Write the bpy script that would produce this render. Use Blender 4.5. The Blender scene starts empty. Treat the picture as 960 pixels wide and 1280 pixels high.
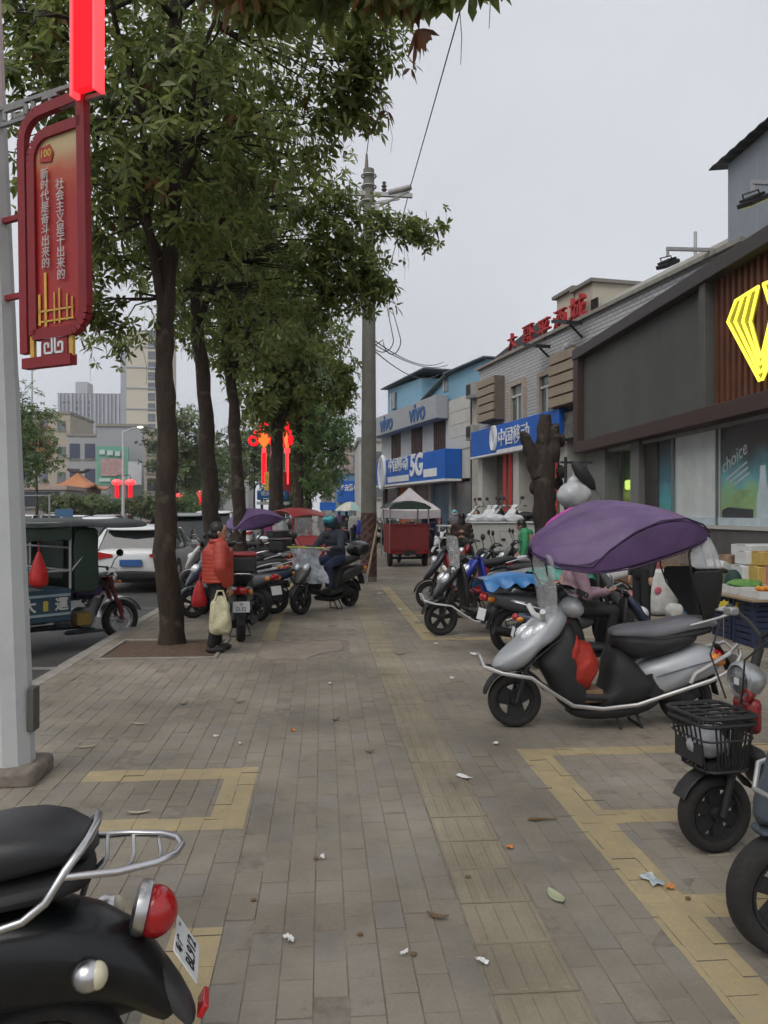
import bpy, bmesh, math, random
import numpy as np
from mathutils import Vector, Matrix, Euler
R = math.radians
random.seed(7)
RNG = np.random.default_rng(11)
SC = bpy.context.scene
COL = SC.collection

# ------------------------------------------------------------------ camera
CAM_H, YAW, FPX = 1.6, R(4.49), 980.0
cd = bpy.data.cameras.new('camera')
cd.sensor_fit = 'VERTICAL'; cd.sensor_height = 36.0; cd.lens = 36.0 * FPX / 1280.0
cd.clip_start = 0.05; cd.clip_end = 4000
cam = bpy.data.objects.new('camera', cd); COL.objects.link(cam)
cam.location = (0, 0, CAM_H); cam.rotation_euler = (R(90), 0, -YAW)
SC.camera = cam

# ------------------------------------------------------------------ sky, light, exposure
SUN_EL, SUN_AZ = R(52), R(216)
w = bpy.data.worlds.new('World'); SC.world = w; w.use_nodes = True
nt = w.node_tree; nt.nodes.clear()
sky = nt.nodes.new('ShaderNodeTexSky'); sky.sky_type = 'NISHITA'; sky.sun_disc = False
sky.sun_elevation = SUN_EL; sky.sun_rotation = SUN_AZ; sky.air_density = 1.0; sky.dust_density = 6.0; sky.ozone_density = 1.0
hs = nt.nodes.new('ShaderNodeHueSaturation'); hs.inputs['Saturation'].default_value = 0.25
nt.links.new(sky.outputs[0], hs.inputs['Color'])
mul = nt.nodes.new('ShaderNodeMixRGB'); mul.blend_type = 'MIX'; mul.inputs[0].default_value = 0.94
mul.inputs[2].default_value = (5.35, 5.53, 5.92, 1)           # even cloud layer
nt.links.new(hs.outputs[0], mul.inputs[1])
# soft, large cloud variation of the overcast layer
tc = nt.nodes.new('ShaderNodeTexCoord'); nz = nt.nodes.new('ShaderNodeTexNoise')
nz.inputs['Scale'].default_value = 2.2; nz.inputs['Detail'].default_value = 6
nt.links.new(tc.outputs['Generated'], nz.inputs['Vector'])
mr = nt.nodes.new('ShaderNodeMapRange'); mr.inputs[3].default_value = 0.8; mr.inputs[4].default_value = 1.2
nt.links.new(nz.outputs[0], mr.inputs[0])
vm = nt.nodes.new('ShaderNodeVectorMath'); vm.operation = 'SCALE'
nt.links.new(mul.outputs[0], vm.inputs[0]); nt.links.new(mr.outputs[0], vm.inputs['Scale'])
bg = nt.nodes.new('ShaderNodeBackground'); bg.inputs['Strength'].default_value = 0.115
out = nt.nodes.new('ShaderNodeOutputWorld')
nt.links.new(vm.outputs[0], bg.inputs['Color']); nt.links.new(bg.outputs[0], out.inputs['Surface'])

sl = bpy.data.lights.new('sun', 'SUN'); sl.energy = 1.5; sl.angle = R(45); sl.color = (1.0, 0.96, 0.9)
so = bpy.data.objects.new('sun', sl); COL.objects.link(so)
_sd = Vector((math.sin(SUN_AZ) * math.cos(SUN_EL), math.cos(SUN_AZ) * math.cos(SUN_EL), math.sin(SUN_EL)))
so.rotation_euler = _sd.to_track_quat('Z', 'Y').to_euler(); so.location = (0, -10, 30)

SC.view_settings.view_transform = 'Standard'; SC.view_settings.look = 'None'
SC.view_settings.exposure = 0.2; SC.view_settings.gamma = 1.0; SC.view_settings.use_curve_mapping = False
SC.render.engine = 'CYCLES'
cy = SC.cycles
cy.use_denoising = True; cy.use_adaptive_sampling = True; cy.adaptive_threshold = 0.04; cy.adaptive_min_samples = 16
try: cy.denoiser = 'OPENIMAGEDENOISE'
except Exception: pass
cy.volume_bounces = 0; cy.max_bounces = 5; cy.diffuse_bounces = 2; cy.glossy_bounces = 2; cy.transmission_bounces = 4; cy.transparent_max_bounces = 8
cy.caustics_reflective = False; cy.caustics_refractive = False; cy.sample_clamp_indirect = 4.0

# ------------------------------------------------------------------ pixel helpers (photograph 960 x 1280)
FW = Vector((math.sin(YAW), math.cos(YAW), 0)); RT = Vector((math.cos(YAW), -math.sin(YAW), 0)); UP = Vector((0, 0, 1))
C0 = Vector((0, 0, CAM_H))
def P(px, py, d): return C0 + d * (FW + RT * ((px - 480) / FPX) + UP * ((640 - py) / FPX))
def G(px, py, z=0.0): return P(px, py, (CAM_H - z) * FPX / (py - 640))
def onX(px, py, X):
    k = math.sin(YAW) + math.cos(YAW) * (px - 480) / FPX
    return P(px, py, X / k)
def atg(px, d, z=0.0):            # ground point below pixel column px at camera depth d
    p = P(px, 640, d); return Vector((p.x, p.y, z))
def zat(py, d): return CAM_H + (640 - py) / FPX * d

# ------------------------------------------------------------------ materials
MATS = {}
def mat(name, col, rough=0.5, metal=0.0, var=0.12, scale=6.0, bump=0.0, bscale=None, coat=0.0, emit=None, estr=0.0, trans=0.0, alpha=1.0,
        col2=None, dirt=0.0, island=0.0, spec=0.5, coords='Object'):
    if name in MATS: return MATS[name]
    m = bpy.data.materials.new(name); m.use_nodes = True
    n = m.node_tree.nodes; l = m.node_tree.links
    b = n['Principled BSDF']
    b.inputs['Roughness'].default_value = rough; b.inputs['Metallic'].default_value = metal
    b.inputs['Coat Weight'].default_value = coat; b.inputs['Transmission Weight'].default_value = trans
    b.inputs['Coat Roughness'].default_value = 0.15
    b.inputs['Alpha'].default_value = alpha; b.inputs['Specular IOR Level'].default_value = spec
    tcn = n.new('ShaderNodeTexCoord')
    no = n.new('ShaderNodeTexNoise'); no.inputs['Scale'].default_value = scale; no.inputs['Detail'].default_value = 5; no.inputs['Roughness'].default_value = 0.6
    l.new(tcn.outputs[coords], no.inputs['Vector'])
    ra = n.new('ShaderNodeValToRGB'); e = ra.color_ramp.elements
    e[0].position = 0.3; e[1].position = 0.72
    c2 = col2 if col2 else tuple(min(1, c * (1 + var)) for c in col)
    c1 = tuple(c * (1 - var) for c in col)
    e[0].color = (*c1, 1); e[1].color = (*c2, 1)
    l.new(no.outputs['Fac'], ra.inputs['Fac'])
    last = ra.outputs['Color']
    if island:
        ge = n.new('ShaderNodeNewGeometry'); mp = n.new('ShaderNodeMapRange')
        mp.inputs[3].default_value = 1 - island; mp.inputs[4].default_value = 1 + island
        l.new(ge.outputs['Random Per Island'], mp.inputs[0])
        v = n.new('ShaderNodeVectorMath'); v.operation = 'SCALE'
        l.new(last, v.inputs[0]); l.new(mp.outputs[0], v.inputs['Scale']); last = v.outputs[0]
    if dirt:
        n2 = n.new('ShaderNodeTexNoise'); n2.inputs['Scale'].default_value = scale * 3.7; n2.inputs['Detail'].default_value = 8; n2.inputs['Roughness'].default_value = 0.75
        l.new(tcn.outputs[coords], n2.inputs['Vector'])
        r2 = n.new('ShaderNodeMapRange'); r2.inputs[1].default_value = 0.52; r2.inputs[2].default_value = 0.75; r2.inputs[3].default_value = 0; r2.inputs[4].default_value = dirt
        l.new(n2.outputs['Fac'], r2.inputs[0])
        mx = n.new('ShaderNodeMixRGB'); l.new(r2.outputs[0], mx.inputs[0]); l.new(last, mx.inputs[1]); mx.inputs[2].default_value = (0.09, 0.075, 0.06, 1)
        last = mx.outputs[0]
        rr = n.new('ShaderNodeMapRange'); rr.inputs[3].default_value = rough; rr.inputs[4].default_value = min(1, rough + 0.35)
        l.new(n2.outputs['Fac'], rr.inputs[0]); l.new(rr.outputs[0], b.inputs['Roughness'])
    l.new(last, b.inputs['Base Color'])
    if bump:
        nb = n.new('ShaderNodeTexNoise'); nb.inputs['Scale'].default_value = bscale or scale * 8; nb.inputs['Detail'].default_value = 6
        l.new(tcn.outputs[coords], nb.inputs['Vector'])
        bp = n.new('ShaderNodeBump'); bp.inputs['Strength'].default_value = bump; bp.inputs['Distance'].default_value = 0.01
        l.new(nb.outputs['Fac'], bp.inputs['Height']); l.new(bp.outputs[0], b.inputs['Normal'])
    if emit:
        b.inputs['Emission Color'].default_value = (*emit, 1); b.inputs['Emission Strength'].default_value = estr
    MATS[name] = m
    return m
def paint(name, col, rough=0.28, dirt=0.25): return mat(name, col, rough, 0, 0.06, 3, coat=0.4, dirt=dirt, bump=0.02, bscale=40)

M_black = mat('black_plastic', (0.02, 0.02, 0.021), 0.42, dirt=0.18, bump=0.05, bscale=200)
M_gloss = mat('gloss_black', (0.012, 0.013, 0.015), 0.16, coat=0.6, dirt=0.08)
M_rubber = mat('rubber', (0.022, 0.021, 0.02), 0.85, dirt=0.35, bump=0.3, bscale=120)
M_chrome = mat('chrome', (0.62, 0.62, 0.63), 0.16, 1.0, dirt=0.1)
M_steel = mat('steel', (0.42, 0.42, 0.42), 0.38, 1.0, dirt=0.2)
M_alloy = mat('alloy_rim', (0.3, 0.3, 0.31), 0.4, 0.8, dirt=0.3)
M_darkrim = mat('dark_rim', (0.035, 0.035, 0.037), 0.45, 0.5, dirt=0.3)
M_seat = mat('seat_vinyl', (0.022, 0.022, 0.023), 0.5, bump=0.12, bscale=160, dirt=0.1)
M_seatgrey = mat('seat_vinyl_grey', (0.22, 0.22, 0.24), 0.5, bump=0.12, bscale=160, dirt=0.15)
M_glassc = mat('lamp_glass', (0.75, 0.78, 0.8), 0.06, 0.35, var=0.25, scale=30)
M_red = mat('red_lens', (0.42, 0.012, 0.015), 0.12, coat=0.5, var=0.2, scale=50)
M_amber = mat('amber_lens', (0.7, 0.24, 0.03), 0.15, coat=0.4)
M_white = mat('white_paint', (0.7, 0.7, 0.69), 0.35, dirt=0.2)
M_plate = mat('plate_white', (0.72, 0.73, 0.72), 0.45, dirt=0.15, scale=20)
M_ink = mat('plate_ink', (0.02, 0.02, 0.03), 0.6)
M_mirror = mat('mirror_glass', (0.8, 0.82, 0.84), 0.03, 1.0, var=0.02)
M_window = mat('car_glass', (0.02, 0.024, 0.026), 0.05, coat=0.3)
M_clear = mat('clear_plastic', (0.85, 0.87, 0.88), 0.12, alpha=0.28, bump=0.2, bscale=12)
M_skin = mat('skin', (0.42, 0.24, 0.16), 0.55, scale=20)
M_hair = mat('black_hair', (0.012, 0.011, 0.011), 0.45, bump=0.4, bscale=90)

# ------------------------------------------------------------------ mesh builder
class MB:
    def __init__(s): s.v = []; s.f = []; s.mi = []; s.cur = 0
    def add(s, vs, fs):
        o = len(s.v); s.v.extend([tuple(v) for v in vs]); s.f.extend([tuple(i + o for i in f) for f in fs]); s.mi.extend([s.cur] * len(fs)); return s
    def box(s, c, d, rz=0.0, M=None):
        hx, hy, hz = d[0] / 2, d[1] / 2, d[2] / 2
        vs = [Vector((x, y, z)) for x in (-hx, hx) for y in (-hy, hy) for z in (-hz, hz)]
        if M is None: M = Matrix.Rotation(rz, 4, 'Z')
        c = Vector(c); vs = [M @ v + c for v in vs]
        return s.add(vs, [(0, 1, 3, 2), (4, 6, 7, 5), (0, 4, 5, 1), (2, 3, 7, 6), (0, 2, 6, 4), (1, 5, 7, 3)])
    def bar(s, p0, p1, w, h, up=(0, 0, 1)):                      # rectangular bar from p0 to p1
        p0, p1 = Vector(p0), Vector(p1); d = (p1 - p0); L = d.length; x = d.normalized(); u = Vector(up)
        y = u.cross(x)
        if y.length < 1e-5: y = Vector((0, 1, 0)).cross(x)
        y.normalize(); z = x.cross(y)
        M = Matrix((x, y, z)).transposed().to_4x4()
        return s.box((p0 + p1) / 2, (L, w, h), M=M)
    def tube(s, pts, r, n=8, closed=False, cap=True):
        pts = [Vector(p) for p in pts]; N = len(pts); rs = r if isinstance(r, (list, tuple)) else [r] * N
        vs = []; prev = None
        for i, p in enumerate(pts):
            if closed: t = pts[(i + 1) % N] - pts[i - 1]
            else: t = pts[min(i + 1, N - 1)] - pts[max(i - 1, 0)]
            t = t.normalized() if t.length > 1e-9 else Vector((0, 0, 1))
            if prev is None:
                a = Vector((0, 0, 1)) if abs(t.z) < 0.9 else Vector((1, 0, 0))
                u = t.cross(a).normalized()
            else:
                u = prev - t * prev.dot(t)
                u = u.normalized() if u.length > 1e-6 else t.orthogonal().normalized()
            prev = u; v = t.cross(u)
            vs += [p + (u * math.cos(2 * math.pi * k / n) + v * math.sin(2 * math.pi * k / n)) * rs[i] for k in range(n)]
        fs = []
        for i in range(N if closed else N - 1):
            j = (i + 1) % N
            for k in range(n): k2 = (k + 1) % n; fs.append((i * n + k, i * n + k2, j * n + k2, j * n + k))
        if cap and not closed: fs.append(tuple(range(n - 1, -1, -1))); fs.append(tuple((N - 1) * n + k for k in range(n)))
        return s.add(vs, fs)
    def cyl(s, p0, p1, r0, r1=None, n=12): return s.tube([p0, p1], [r0, r0 if r1 is None else r1], n)
    def ell(s, c, r, nu=12, nv=8, M=None, p=1.0):
        vs = []; c = Vector(c)
        def sp(a): return math.copysign(abs(a) ** p, a)
        for j in range(1, nv):
            ph = math.pi * j / nv
            for i in range(nu):
                th = 2 * math.pi * i / nu
                v = Vector((r[0] * sp(math.sin(ph)) * sp(math.cos(th)), r[1] * sp(math.sin(ph)) * sp(math.sin(th)), r[2] * sp(math.cos(ph))))
                vs.append((M @ v if M else v) + c)
        t = Vector((0, 0, r[2])); b = -t
        vs.append((M @ t if M else t) + c); vs.append((M @ b if M else b) + c)
        fs = []
        for j in range(nv - 2):
            for i in range(nu): i2 = (i + 1) % nu; fs.append((j * nu + i, (j + 1) * nu + i, (j + 1) * nu + i2, j * nu + i2))
        T, B = len(vs) - 2, len(vs) - 1
        for i in range(nu): i2 = (i + 1) % nu; fs.append((T, i, i2)); fs.append((B, (nv - 2) * nu + i2, (nv - 2) * nu + i))
        return s.add(vs, fs)
    def lathe(s, prof, c=(0, 0, 0), axis='Y', n=24, closed=False):
        vs = []; c = Vector(c)
        for (r, h) in prof:
            for k in range(n):
                a = 2 * math.pi * k / n; ca, sa = math.cos(a) * r, math.sin(a) * r
                vs.append(c + (Vector((ca, h, sa)) if axis == 'Y' else Vector((ca, sa, h)) if axis == 'Z' else Vector((h, ca, sa))))
        fs = []; N = len(prof)
        for i in range(N if closed else N - 1):
            j = (i + 1) % N
            for k in range(n): k2 = (k + 1) % n; fs.append((i * n + k, j * n + k, j * n + k2, i * n + k2))
        if not closed: fs.append(tuple(range(n))); fs.append(tuple((N - 1) * n + k for k in range(n - 1, -1, -1)))
        return s.add(vs, fs)
    def sweep(s, path, hw, ht, p=0.75, n=14, y0=0.0, arch=0.0):
        # super-ellipse section swept along a path in the XZ plane; hw half width (y), ht half thickness (in plane)
        N = len(path); vs = []
        for i, (x, z) in enumerate(path):
            a = path[max(i - 1, 0)]; b = path[min(i + 1, N - 1)]
            tx, tz = b[0] - a[0], b[1] - a[1]; L = math.hypot(tx, tz) or 1; nx, nz = -tz / L, tx / L
            w_ = hw[i] if isinstance(hw, (list, tuple)) else hw; t_ = ht[i] if isinstance(ht, (list, tuple)) else ht
            for k in range(n):
                th = 2 * math.pi * k / n; cy_, sy_ = math.cos(th), math.sin(th)
                yy = math.copysign(abs(cy_) ** p, cy_) * w_; q = math.copysign(abs(sy_) ** p, sy_) * t_ - arch * (yy / w_) ** 2 * w_
                vs.append((x + nx * q, y0 + yy, z + nz * q))
        fs = []
        for i in range(N - 1):
            for k in range(n): k2 = (k + 1) % n; fs.append((i * n + k, i * n + k2, (i + 1) * n + k2, (i + 1) * n + k))
        fs.append(tuple(range(n - 1, -1, -1))); fs.append(tuple((N - 1) * n + k for k in range(n)))
        return s.add(vs, fs)
    def pillow(s, poly, w, p=.4, n=8, k=1.0):                     # side outline (x,z) given a rounded width of +-w
        cx = sum(q[0] for q in poly) / len(poly); cz = sum(q[1] for q in poly) / len(poly); secs = []
        for i in range(n + 1):
            y = -math.cos(math.pi * i / n); f = max(.12, (1 - abs(y) ** 2.6) ** p) ** k; secs.append([(cx + (q[0] - cx) * f, y * w, cz + (q[1] - cz) * f) for q in poly])
        return s.loft(secs)
    def loft(s, secs, cap=True):
        n = len(secs[0]); N = len(secs); vs = [v for q in secs for v in q]; fs = []
        for i in range(N - 1):
            for k in range(n): k2 = (k + 1) % n; fs.append((i * n + k, i * n + k2, (i + 1) * n + k2, (i + 1) * n + k))
        if cap: fs.append(tuple(range(n - 1, -1, -1))); fs.append(tuple((N - 1) * n + k for k in range(n)))
        return s.add(vs, fs)
    def prism(s, poly, M, t):                                     # 2D polygon (x,y) extruded by t along +z, through matrix M
        n = len(poly); vs = [M @ Vector((x, y, 0)) for x, y in poly] + [M @ Vector((x, y, t)) for x, y in poly]
        fs = [tuple(range(n - 1, -1, -1)), tuple(range(n, 2 * n))] + [(k, (k + 1) % n, n + (k + 1) % n, n + k) for k in range(n)]
        return s.add(vs, fs)
    def sheet(s, grid, t=0.0, nrm=None):                          # rows of points -> surface, with real thickness
        a = len(grid); b = len(grid[0]); base = [Vector(p) for r_ in grid for p in r_]
        def q(o, fl): return [((o + i * b + j, o + i * b + j + 1, o + (i + 1) * b + j + 1, o + (i + 1) * b + j) if not fl else (o + i * b + j, o + (i + 1) * b + j, o + (i + 1) * b + j + 1, o + i * b + j + 1)) for i in range(a - 1) for j in range(b - 1)]
        if not t: return s.add(base, q(0, False))
        off = Vector(nrm or (0, 0, -1)) * t; vs = base + [p + off for p in base]; K = a * b
        fs = q(0, False) + q(K, True)
        ring = [j for j in range(b)] + [i * b + b - 1 for i in range(1, a)] + [(a - 1) * b + j for j in range(b - 2, -1, -1)] + [i * b for i in range(a - 2, 0, -1)]
        for i in range(len(ring)): u, v = ring[i], ring[(i + 1) % len(ring)]; fs.append((u, u + K, v + K, v))
        return s.add(vs, fs)
    def mesh(s, name, fix=True):
        me = bpy.data.meshes.new(name); me.from_pydata(s.v, [], s.f)
        if fix:
            bm = bmesh.new(); bm.from_mesh(me); bmesh.ops.recalc_face_normals(bm, faces=bm.faces); bm.to_mesh(me); bm.free()
        return me

def setup(o, material, parent, label=None, cat=None, group=None, kind=None):
    if material is not None:
        for mm in (material if isinstance(material, (list, tuple)) else [material]): o.data.materials.append(mm)
    COL.objects.link(o)
    if parent is not None: o.parent = parent
    if label: o['label'] = label
    if cat: o['category'] = cat
    if group: o['group'] = group
    if kind: o['kind'] = kind
    return o
def obj(name, mb, material, parent=None, smooth=True, bevel=0.0, sub=0, label=None, cat=None, group=None, kind=None, fix=True, ang=40):
    me = mb if isinstance(mb, bpy.types.Mesh) else mb.mesh(name, fix)
    o = bpy.data.objects.new(name, me)
    if not isinstance(mb, bpy.types.Mesh) and isinstance(material, (list, tuple)):
        me.polygons.foreach_set('material_index', mb.mi)
    setup(o, material, parent, label, cat, group, kind)
    if bevel:
        m = o.modifiers.new('bevel', 'BEVEL'); m.width = bevel; m.segments = 2; m.limit_method = 'ANGLE'; m.angle_limit = R(35)
    if sub:
        m = o.modifiers.new('sub', 'SUBSURF'); m.levels = sub; m.render_levels = sub
    if smooth:
        me.polygons.foreach_set('use_smooth', [True] * len(me.polygons))
        try: me.set_sharp_from_angle(angle=R(ang))
        except Exception: pass
    return o
def thing(name, label, cat, loc=(0, 0, 0), rz=0.0, group=None):
    o = bpy.data.objects.new(name, None); COL.objects.link(o); o.empty_display_size = 0.1
    o.location = loc; o.rotation_euler = (0, 0, rz); o['label'] = label; o['category'] = cat
    if group: o['group'] = group
    return o
def copy_tree(o, parent=None):
    c = o.copy(); COL.objects.link(c); c.parent = parent
    for ch in [k for k in o.children]: copy_tree(ch, c)
    return c
def text_mesh(body, size=1.0, extrude=0.0, align='CENTER', bold=0.0, shear=0.0):
    c = bpy.data.curves.new('txt', 'FONT'); c.body = body; c.size = size; c.extrude = extrude; c.align_x = align; c.align_y = 'CENTER'
    c.offset = bold; c.shear = shear; c.resolution_u = 3
    o = bpy.data.objects.new('txt', c); COL.objects.link(o); bpy.context.view_layer.update()
    me = bpy.data.meshes.new_from_object(o); bpy.data.objects.remove(o); bpy.data.curves.remove(c)
    return me
def lettering(name, body, size, material, parent, M, extrude=0.004, bold=0.0, shear=0.0, stretch=(1, 1)):
    me = text_mesh(body, size, extrude, bold=bold, shear=shear); me.transform(M @ Matrix.Diagonal((stretch[0], stretch[1], 1, 1)))
    me.materials.clear(); me.name = name
    o = bpy.data.objects.new(name, me); setup(o, material, parent); return o
def frame_mat(origin, xdir, ydir):          # columns: x, y, z = x cross y
    x = Vector(xdir).normalized(); y = Vector(ydir).normalized(); z = x.cross(y)
    M = Matrix((x, y, z)).transposed().to_4x4(); M.translation = Vector(origin); return M
# ================================================================== GROUND, ROAD, PAVING
def plane(name, x0, x1, y0, y1, z, material, kind='structure', nx=1, ny=1, parent=None):
    mb = MB(); mb.sheet([[(x0 + (x1 - x0) * i / nx, y0 + (y1 - y0) * j / ny, z) for i in range(nx + 1)] for j in range(ny + 1)])
    return obj(name, mb, material, parent, kind=kind if parent is None else None)

def pave_material(name, warm, cool, stain=0.5, bump=0.35, worn=None):
    m = bpy.data.materials.new(name); m.use_nodes = True; n = m.node_tree.nodes; l = m.node_tree.links; b = n['Principled BSDF']
    ge = n.new('ShaderNodeNewGeometry'); oi = n.new('ShaderNodeObjectInfo')
    ad = n.new('ShaderNodeMath'); ad.operation = 'ADD'; l.new(ge.outputs['Random Per Island'], ad.inputs[0]); l.new(oi.outputs['Random'], ad.inputs[1])
    fr = n.new('ShaderNodeMath'); fr.operation = 'FRACT'; l.new(ad.outputs[0], fr.inputs[0])
    ra = n.new('ShaderNodeValToRGB'); e = ra.color_ramp.elements; e[0].color = (*warm, 1); e[1].color = (*cool, 1)
    e[0].position = 0.1; e[1].position = 0.95
    mid = ra.color_ramp.elements.new(0.55); mid.color = (*[w * 0.93 for w in warm], 1)
    l.new(fr.outputs[0], ra.inputs[0])
    big = n.new('ShaderNodeTexNoise'); big.inputs['Scale'].default_value = 0.7; big.inputs['Detail'].default_value = 6; big.inputs['Roughness'].default_value = 0.62
    l.new(ge.outputs['Position'], big.inputs['Vector'])
    mp = n.new('ShaderNodeMapRange'); mp.inputs[1].default_value = 0.3; mp.inputs[2].default_value = 0.7; mp.inputs[3].default_value = 1 - stain; mp.inputs[4].default_value = 1 + stain * 0.5
    l.new(big.outputs[0], mp.inputs[0])
    fine = n.new('ShaderNodeTexNoise'); fine.inputs['Scale'].default_value = 60; fine.inputs['Detail'].default_value = 5; fine.inputs['Roughness'].default_value = 0.7
    l.new(ge.outputs['Position'], fine.inputs['Vector'])
    mf = n.new('ShaderNodeMapRange'); mf.inputs[3].default_value = 0.78; mf.inputs[4].default_value = 1.2; l.new(fine.outputs[0], mf.inputs[0])
    mm = n.new('ShaderNodeMath'); mm.operation = 'MULTIPLY'; l.new(mp.outputs[0], mm.inputs[0]); l.new(mf.outputs[0], mm.inputs[1])
    # dark drip spots and gum
    vo = n.new('ShaderNodeTexNoise'); vo.inputs['Scale'].default_value = 3.1; vo.inputs['Detail'].default_value = 9; vo.inputs['Roughness'].default_value = 0.8
    l.new(ge.outputs['Position'], vo.inputs['Vector'])
    sp = n.new('ShaderNodeMapRange'); sp.inputs[1].default_value = 0.57; sp.inputs[2].default_value = 0.72; sp.inputs[3].default_value = 1.0; sp.inputs[4].default_value = 0.55
    l.new(vo.outputs[0], sp.inputs[0])
    m2 = n.new('ShaderNodeMath'); m2.operation = 'MULTIPLY'; l.new(mm.outputs[0], m2.inputs[0]); l.new(sp.outputs[0], m2.inputs[1])
    sc_ = n.new('ShaderNodeVectorMath'); sc_.operation = 'SCALE'; l.new(ra.outputs[0], sc_.inputs[0]); l.new(m2.outputs[0], sc_.inputs['Scale'])
    last = sc_.outputs[0]
    if worn:
        wn = n.new('ShaderNodeTexNoise'); wn.inputs['Scale'].default_value = 9; wn.inputs['Detail'].default_value = 8; wn.inputs['Roughness'].default_value = 0.75
        l.new(ge.outputs['Position'], wn.inputs['Vector'])
        wm = n.new('ShaderNodeMapRange'); wm.inputs[1].default_value = 0.42; wm.inputs[2].default_value = 0.7; wm.inputs[3].default_value = 0.05; wm.inputs[4].default_value = 0.85
        l.new(wn.outputs[0], wm.inputs[0])
        mx = n.new('ShaderNodeMixRGB'); l.new(wm.outputs[0], mx.inputs[0]); l.new(last, mx.inputs[1]); mx.inputs[2].default_value = (*worn, 1); last = mx.outputs[0]
    l.new(last, b.inputs['Base Color']); b.inputs['Roughness'].default_value = 0.82; b.inputs['Specular IOR Level'].default_value = 0.3
    bp = n.new('ShaderNodeBump'); bp.inputs['Strength'].default_value = bump; bp.inputs['Distance'].default_value = 0.004
    l.new(fine.outputs[0], bp.inputs['Height']); l.new(bp.outputs[0], b.inputs['Normal'])
    return m
WARM, COOL = (0.288, 0.252, 0.2), (0.268, 0.244, 0.207)
M_paver = pave_material('paver_concrete', WARM, COOL)
M_tactile = pave_material('tactile_concrete', (0.315, 0.273, 0.195), (0.295, 0.257, 0.187))
M_yellow = pave_material('yellow_line_paint', (0.46, 0.365, 0.2), (0.43, 0.34, 0.185), 0.3, 0.2, worn=(0.31, 0.268, 0.19))
M_joint = mat('joint_sand', (0.21, 0.182, 0.147), 0.95, var=0.3, scale=14, bump=0.4, bscale=90)
M_asph = mat('asphalt', (0.052, 0.051, 0.05), 0.85, var=0.25, scale=1.3, bump=0.5, bscale=150, dirt=0.0, col2=(0.075, 0.072, 0.068))
M_conc = mat('concrete', (0.27, 0.25, 0.22), 0.85, var=0.22, scale=5, bump=0.35, bscale=60, dirt=0.3)
M_soil = mat('soil', (0.11, 0.07, 0.045), 0.95, var=0.4, scale=18, bump=0.9, bscale=60)
M_ground = mat('far_ground', (0.12, 0.115, 0.1), 0.95, var=0.2, scale=0.1)

plane('ground', -1500, 1500, -300, 2600, -0.3, M_ground)
ZR = -0.14
plane('road', -26, -2.75, -40, 420, ZR, M_asph, ny=40, nx=4)
# white worn bay markings on the road
M_rline = pave_material('road_paint', (0.3, 0.3, 0.29), (0.26, 0.26, 0.25), 0.4, 0.3, worn=(0.08, 0.078, 0.075))
for k, (x0, x1, y0, y1) in enumerate([(-5.35, -5.23, 3, 40), (-5.2, -2.95, 8.9, 9.05), (-5.2, -2.95, 14.4, 14.52), (-9.1, -8.95, 0, 200)]):
    plane('road_marking', x0, x1, y0, y1, ZR + 0.004, M_rline, ny=4)
# pavement across the road
plane('opposite_pavement', -60, -26, -40, 420, -0.02, M_conc)
for k in range(40): pass

# pavement bed (shows as joints) with tree pits let in as soil patches
bed = plane('pavement', -2.6, 40, -12, 30, -0.0032, M_joint)
plane('far_pavement', -2.6, 40, 30, 420, -0.002, M_paver)

PITS = [(-2.42, -1.2, 8.75, 9.95), (-2.4, -1.2, 12.5, 13.6), (-2.4, -1.2, 17.0, 18.1), (-2.4, -1.2, 22.4, 23.6)]
SLAB = (-0.72, 0.24, 8.55, 9.75)
HOLES = PITS + [SLAB, (3.75, 4.75, 14.3, 15.3)]
LINES = [  # x0,x1,y0,y1 painted parking bays on the paving
    (1.3, 1.5, 1.2, 5.2), (1.5, 3.2, 5.04, 5.2), (1.5, 1.9, 3.92, 4.1), (1.5, 2.1, 2.98, 3.17), (1.5, 2.3, 1.98, 2.14),
    (1.25, 1.43, 9.7, 16.6), (1.43, 3.6, 9.7, 9.87), (1.43, 2.2, 12.0, 12.15),
    (-1.43, -0.4, 4.76, 4.96), (-0.585, -0.4, 4.0, 4.76), (-1.2, -0.585, 4.0, 4.17), (-0.57, -0.38, 1.0, 3.06),
    (-0.76, -0.6, 9.9, 18.5)]
TX0, TX1 = 0.56, 0.86
def hit(r, x0, x1, y0, y1): return not (x1 <= r[0] or x0 >= r[1] or y1 <= r[2] or y0 >= r[3])
cols = []
ncol = 27; pw = (TX0 - 0.005 + 2.6) / ncol
for i in range(ncol): cols.append((-2.6 + i * pw, -2.6 + (i + 1) * pw))
for i in range(53): cols.append((TX1 + 0.005 + i * 0.1155, TX1 + 0.005 + (i + 1) * 0.1155))
PL = 0.206; gap = 0.0034
bricks = []
for ci, (x0, x1) in enumerate(cols):
    off = 0.0 if ci % 2 == 0 else PL / 2
    for j in range(-2, 142):
        y0 = 1.15 + j * PL + off; y1 = y0 + PL
        if any(hit(h, x0 + 0.01, x1 - 0.01, y0 + 0.01, y1 - 0.01) for h in HOLES): continue
        bricks.append((x0 + .0015, x1 - .0015, y0 + gap, y1 - gap, random.gauss(0, 0.0014) - (.004 if random.random() < .04 else 0), random.gauss(0, 0.007), random.gauss(0, 0.007)))
def inview(x, y):
    d = x * FW.x + y * FW.y; u = x * RT.x + y * RT.y
    if d < 0.5: return False
    px = 480 + FPX * u / d; py = 640 + FPX * CAM_H / d
    return -60 < px < 1020 and py < 1330
bricks.sort(key=lambda b: (not inview((b[0] + b[1]) / 2, (b[2] + b[3]) / 2), math.hypot((b[0] + b[1]) / 2, (b[2] + b[3]) / 2)))
near, rest = bricks[:300], bricks[300:]
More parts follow.
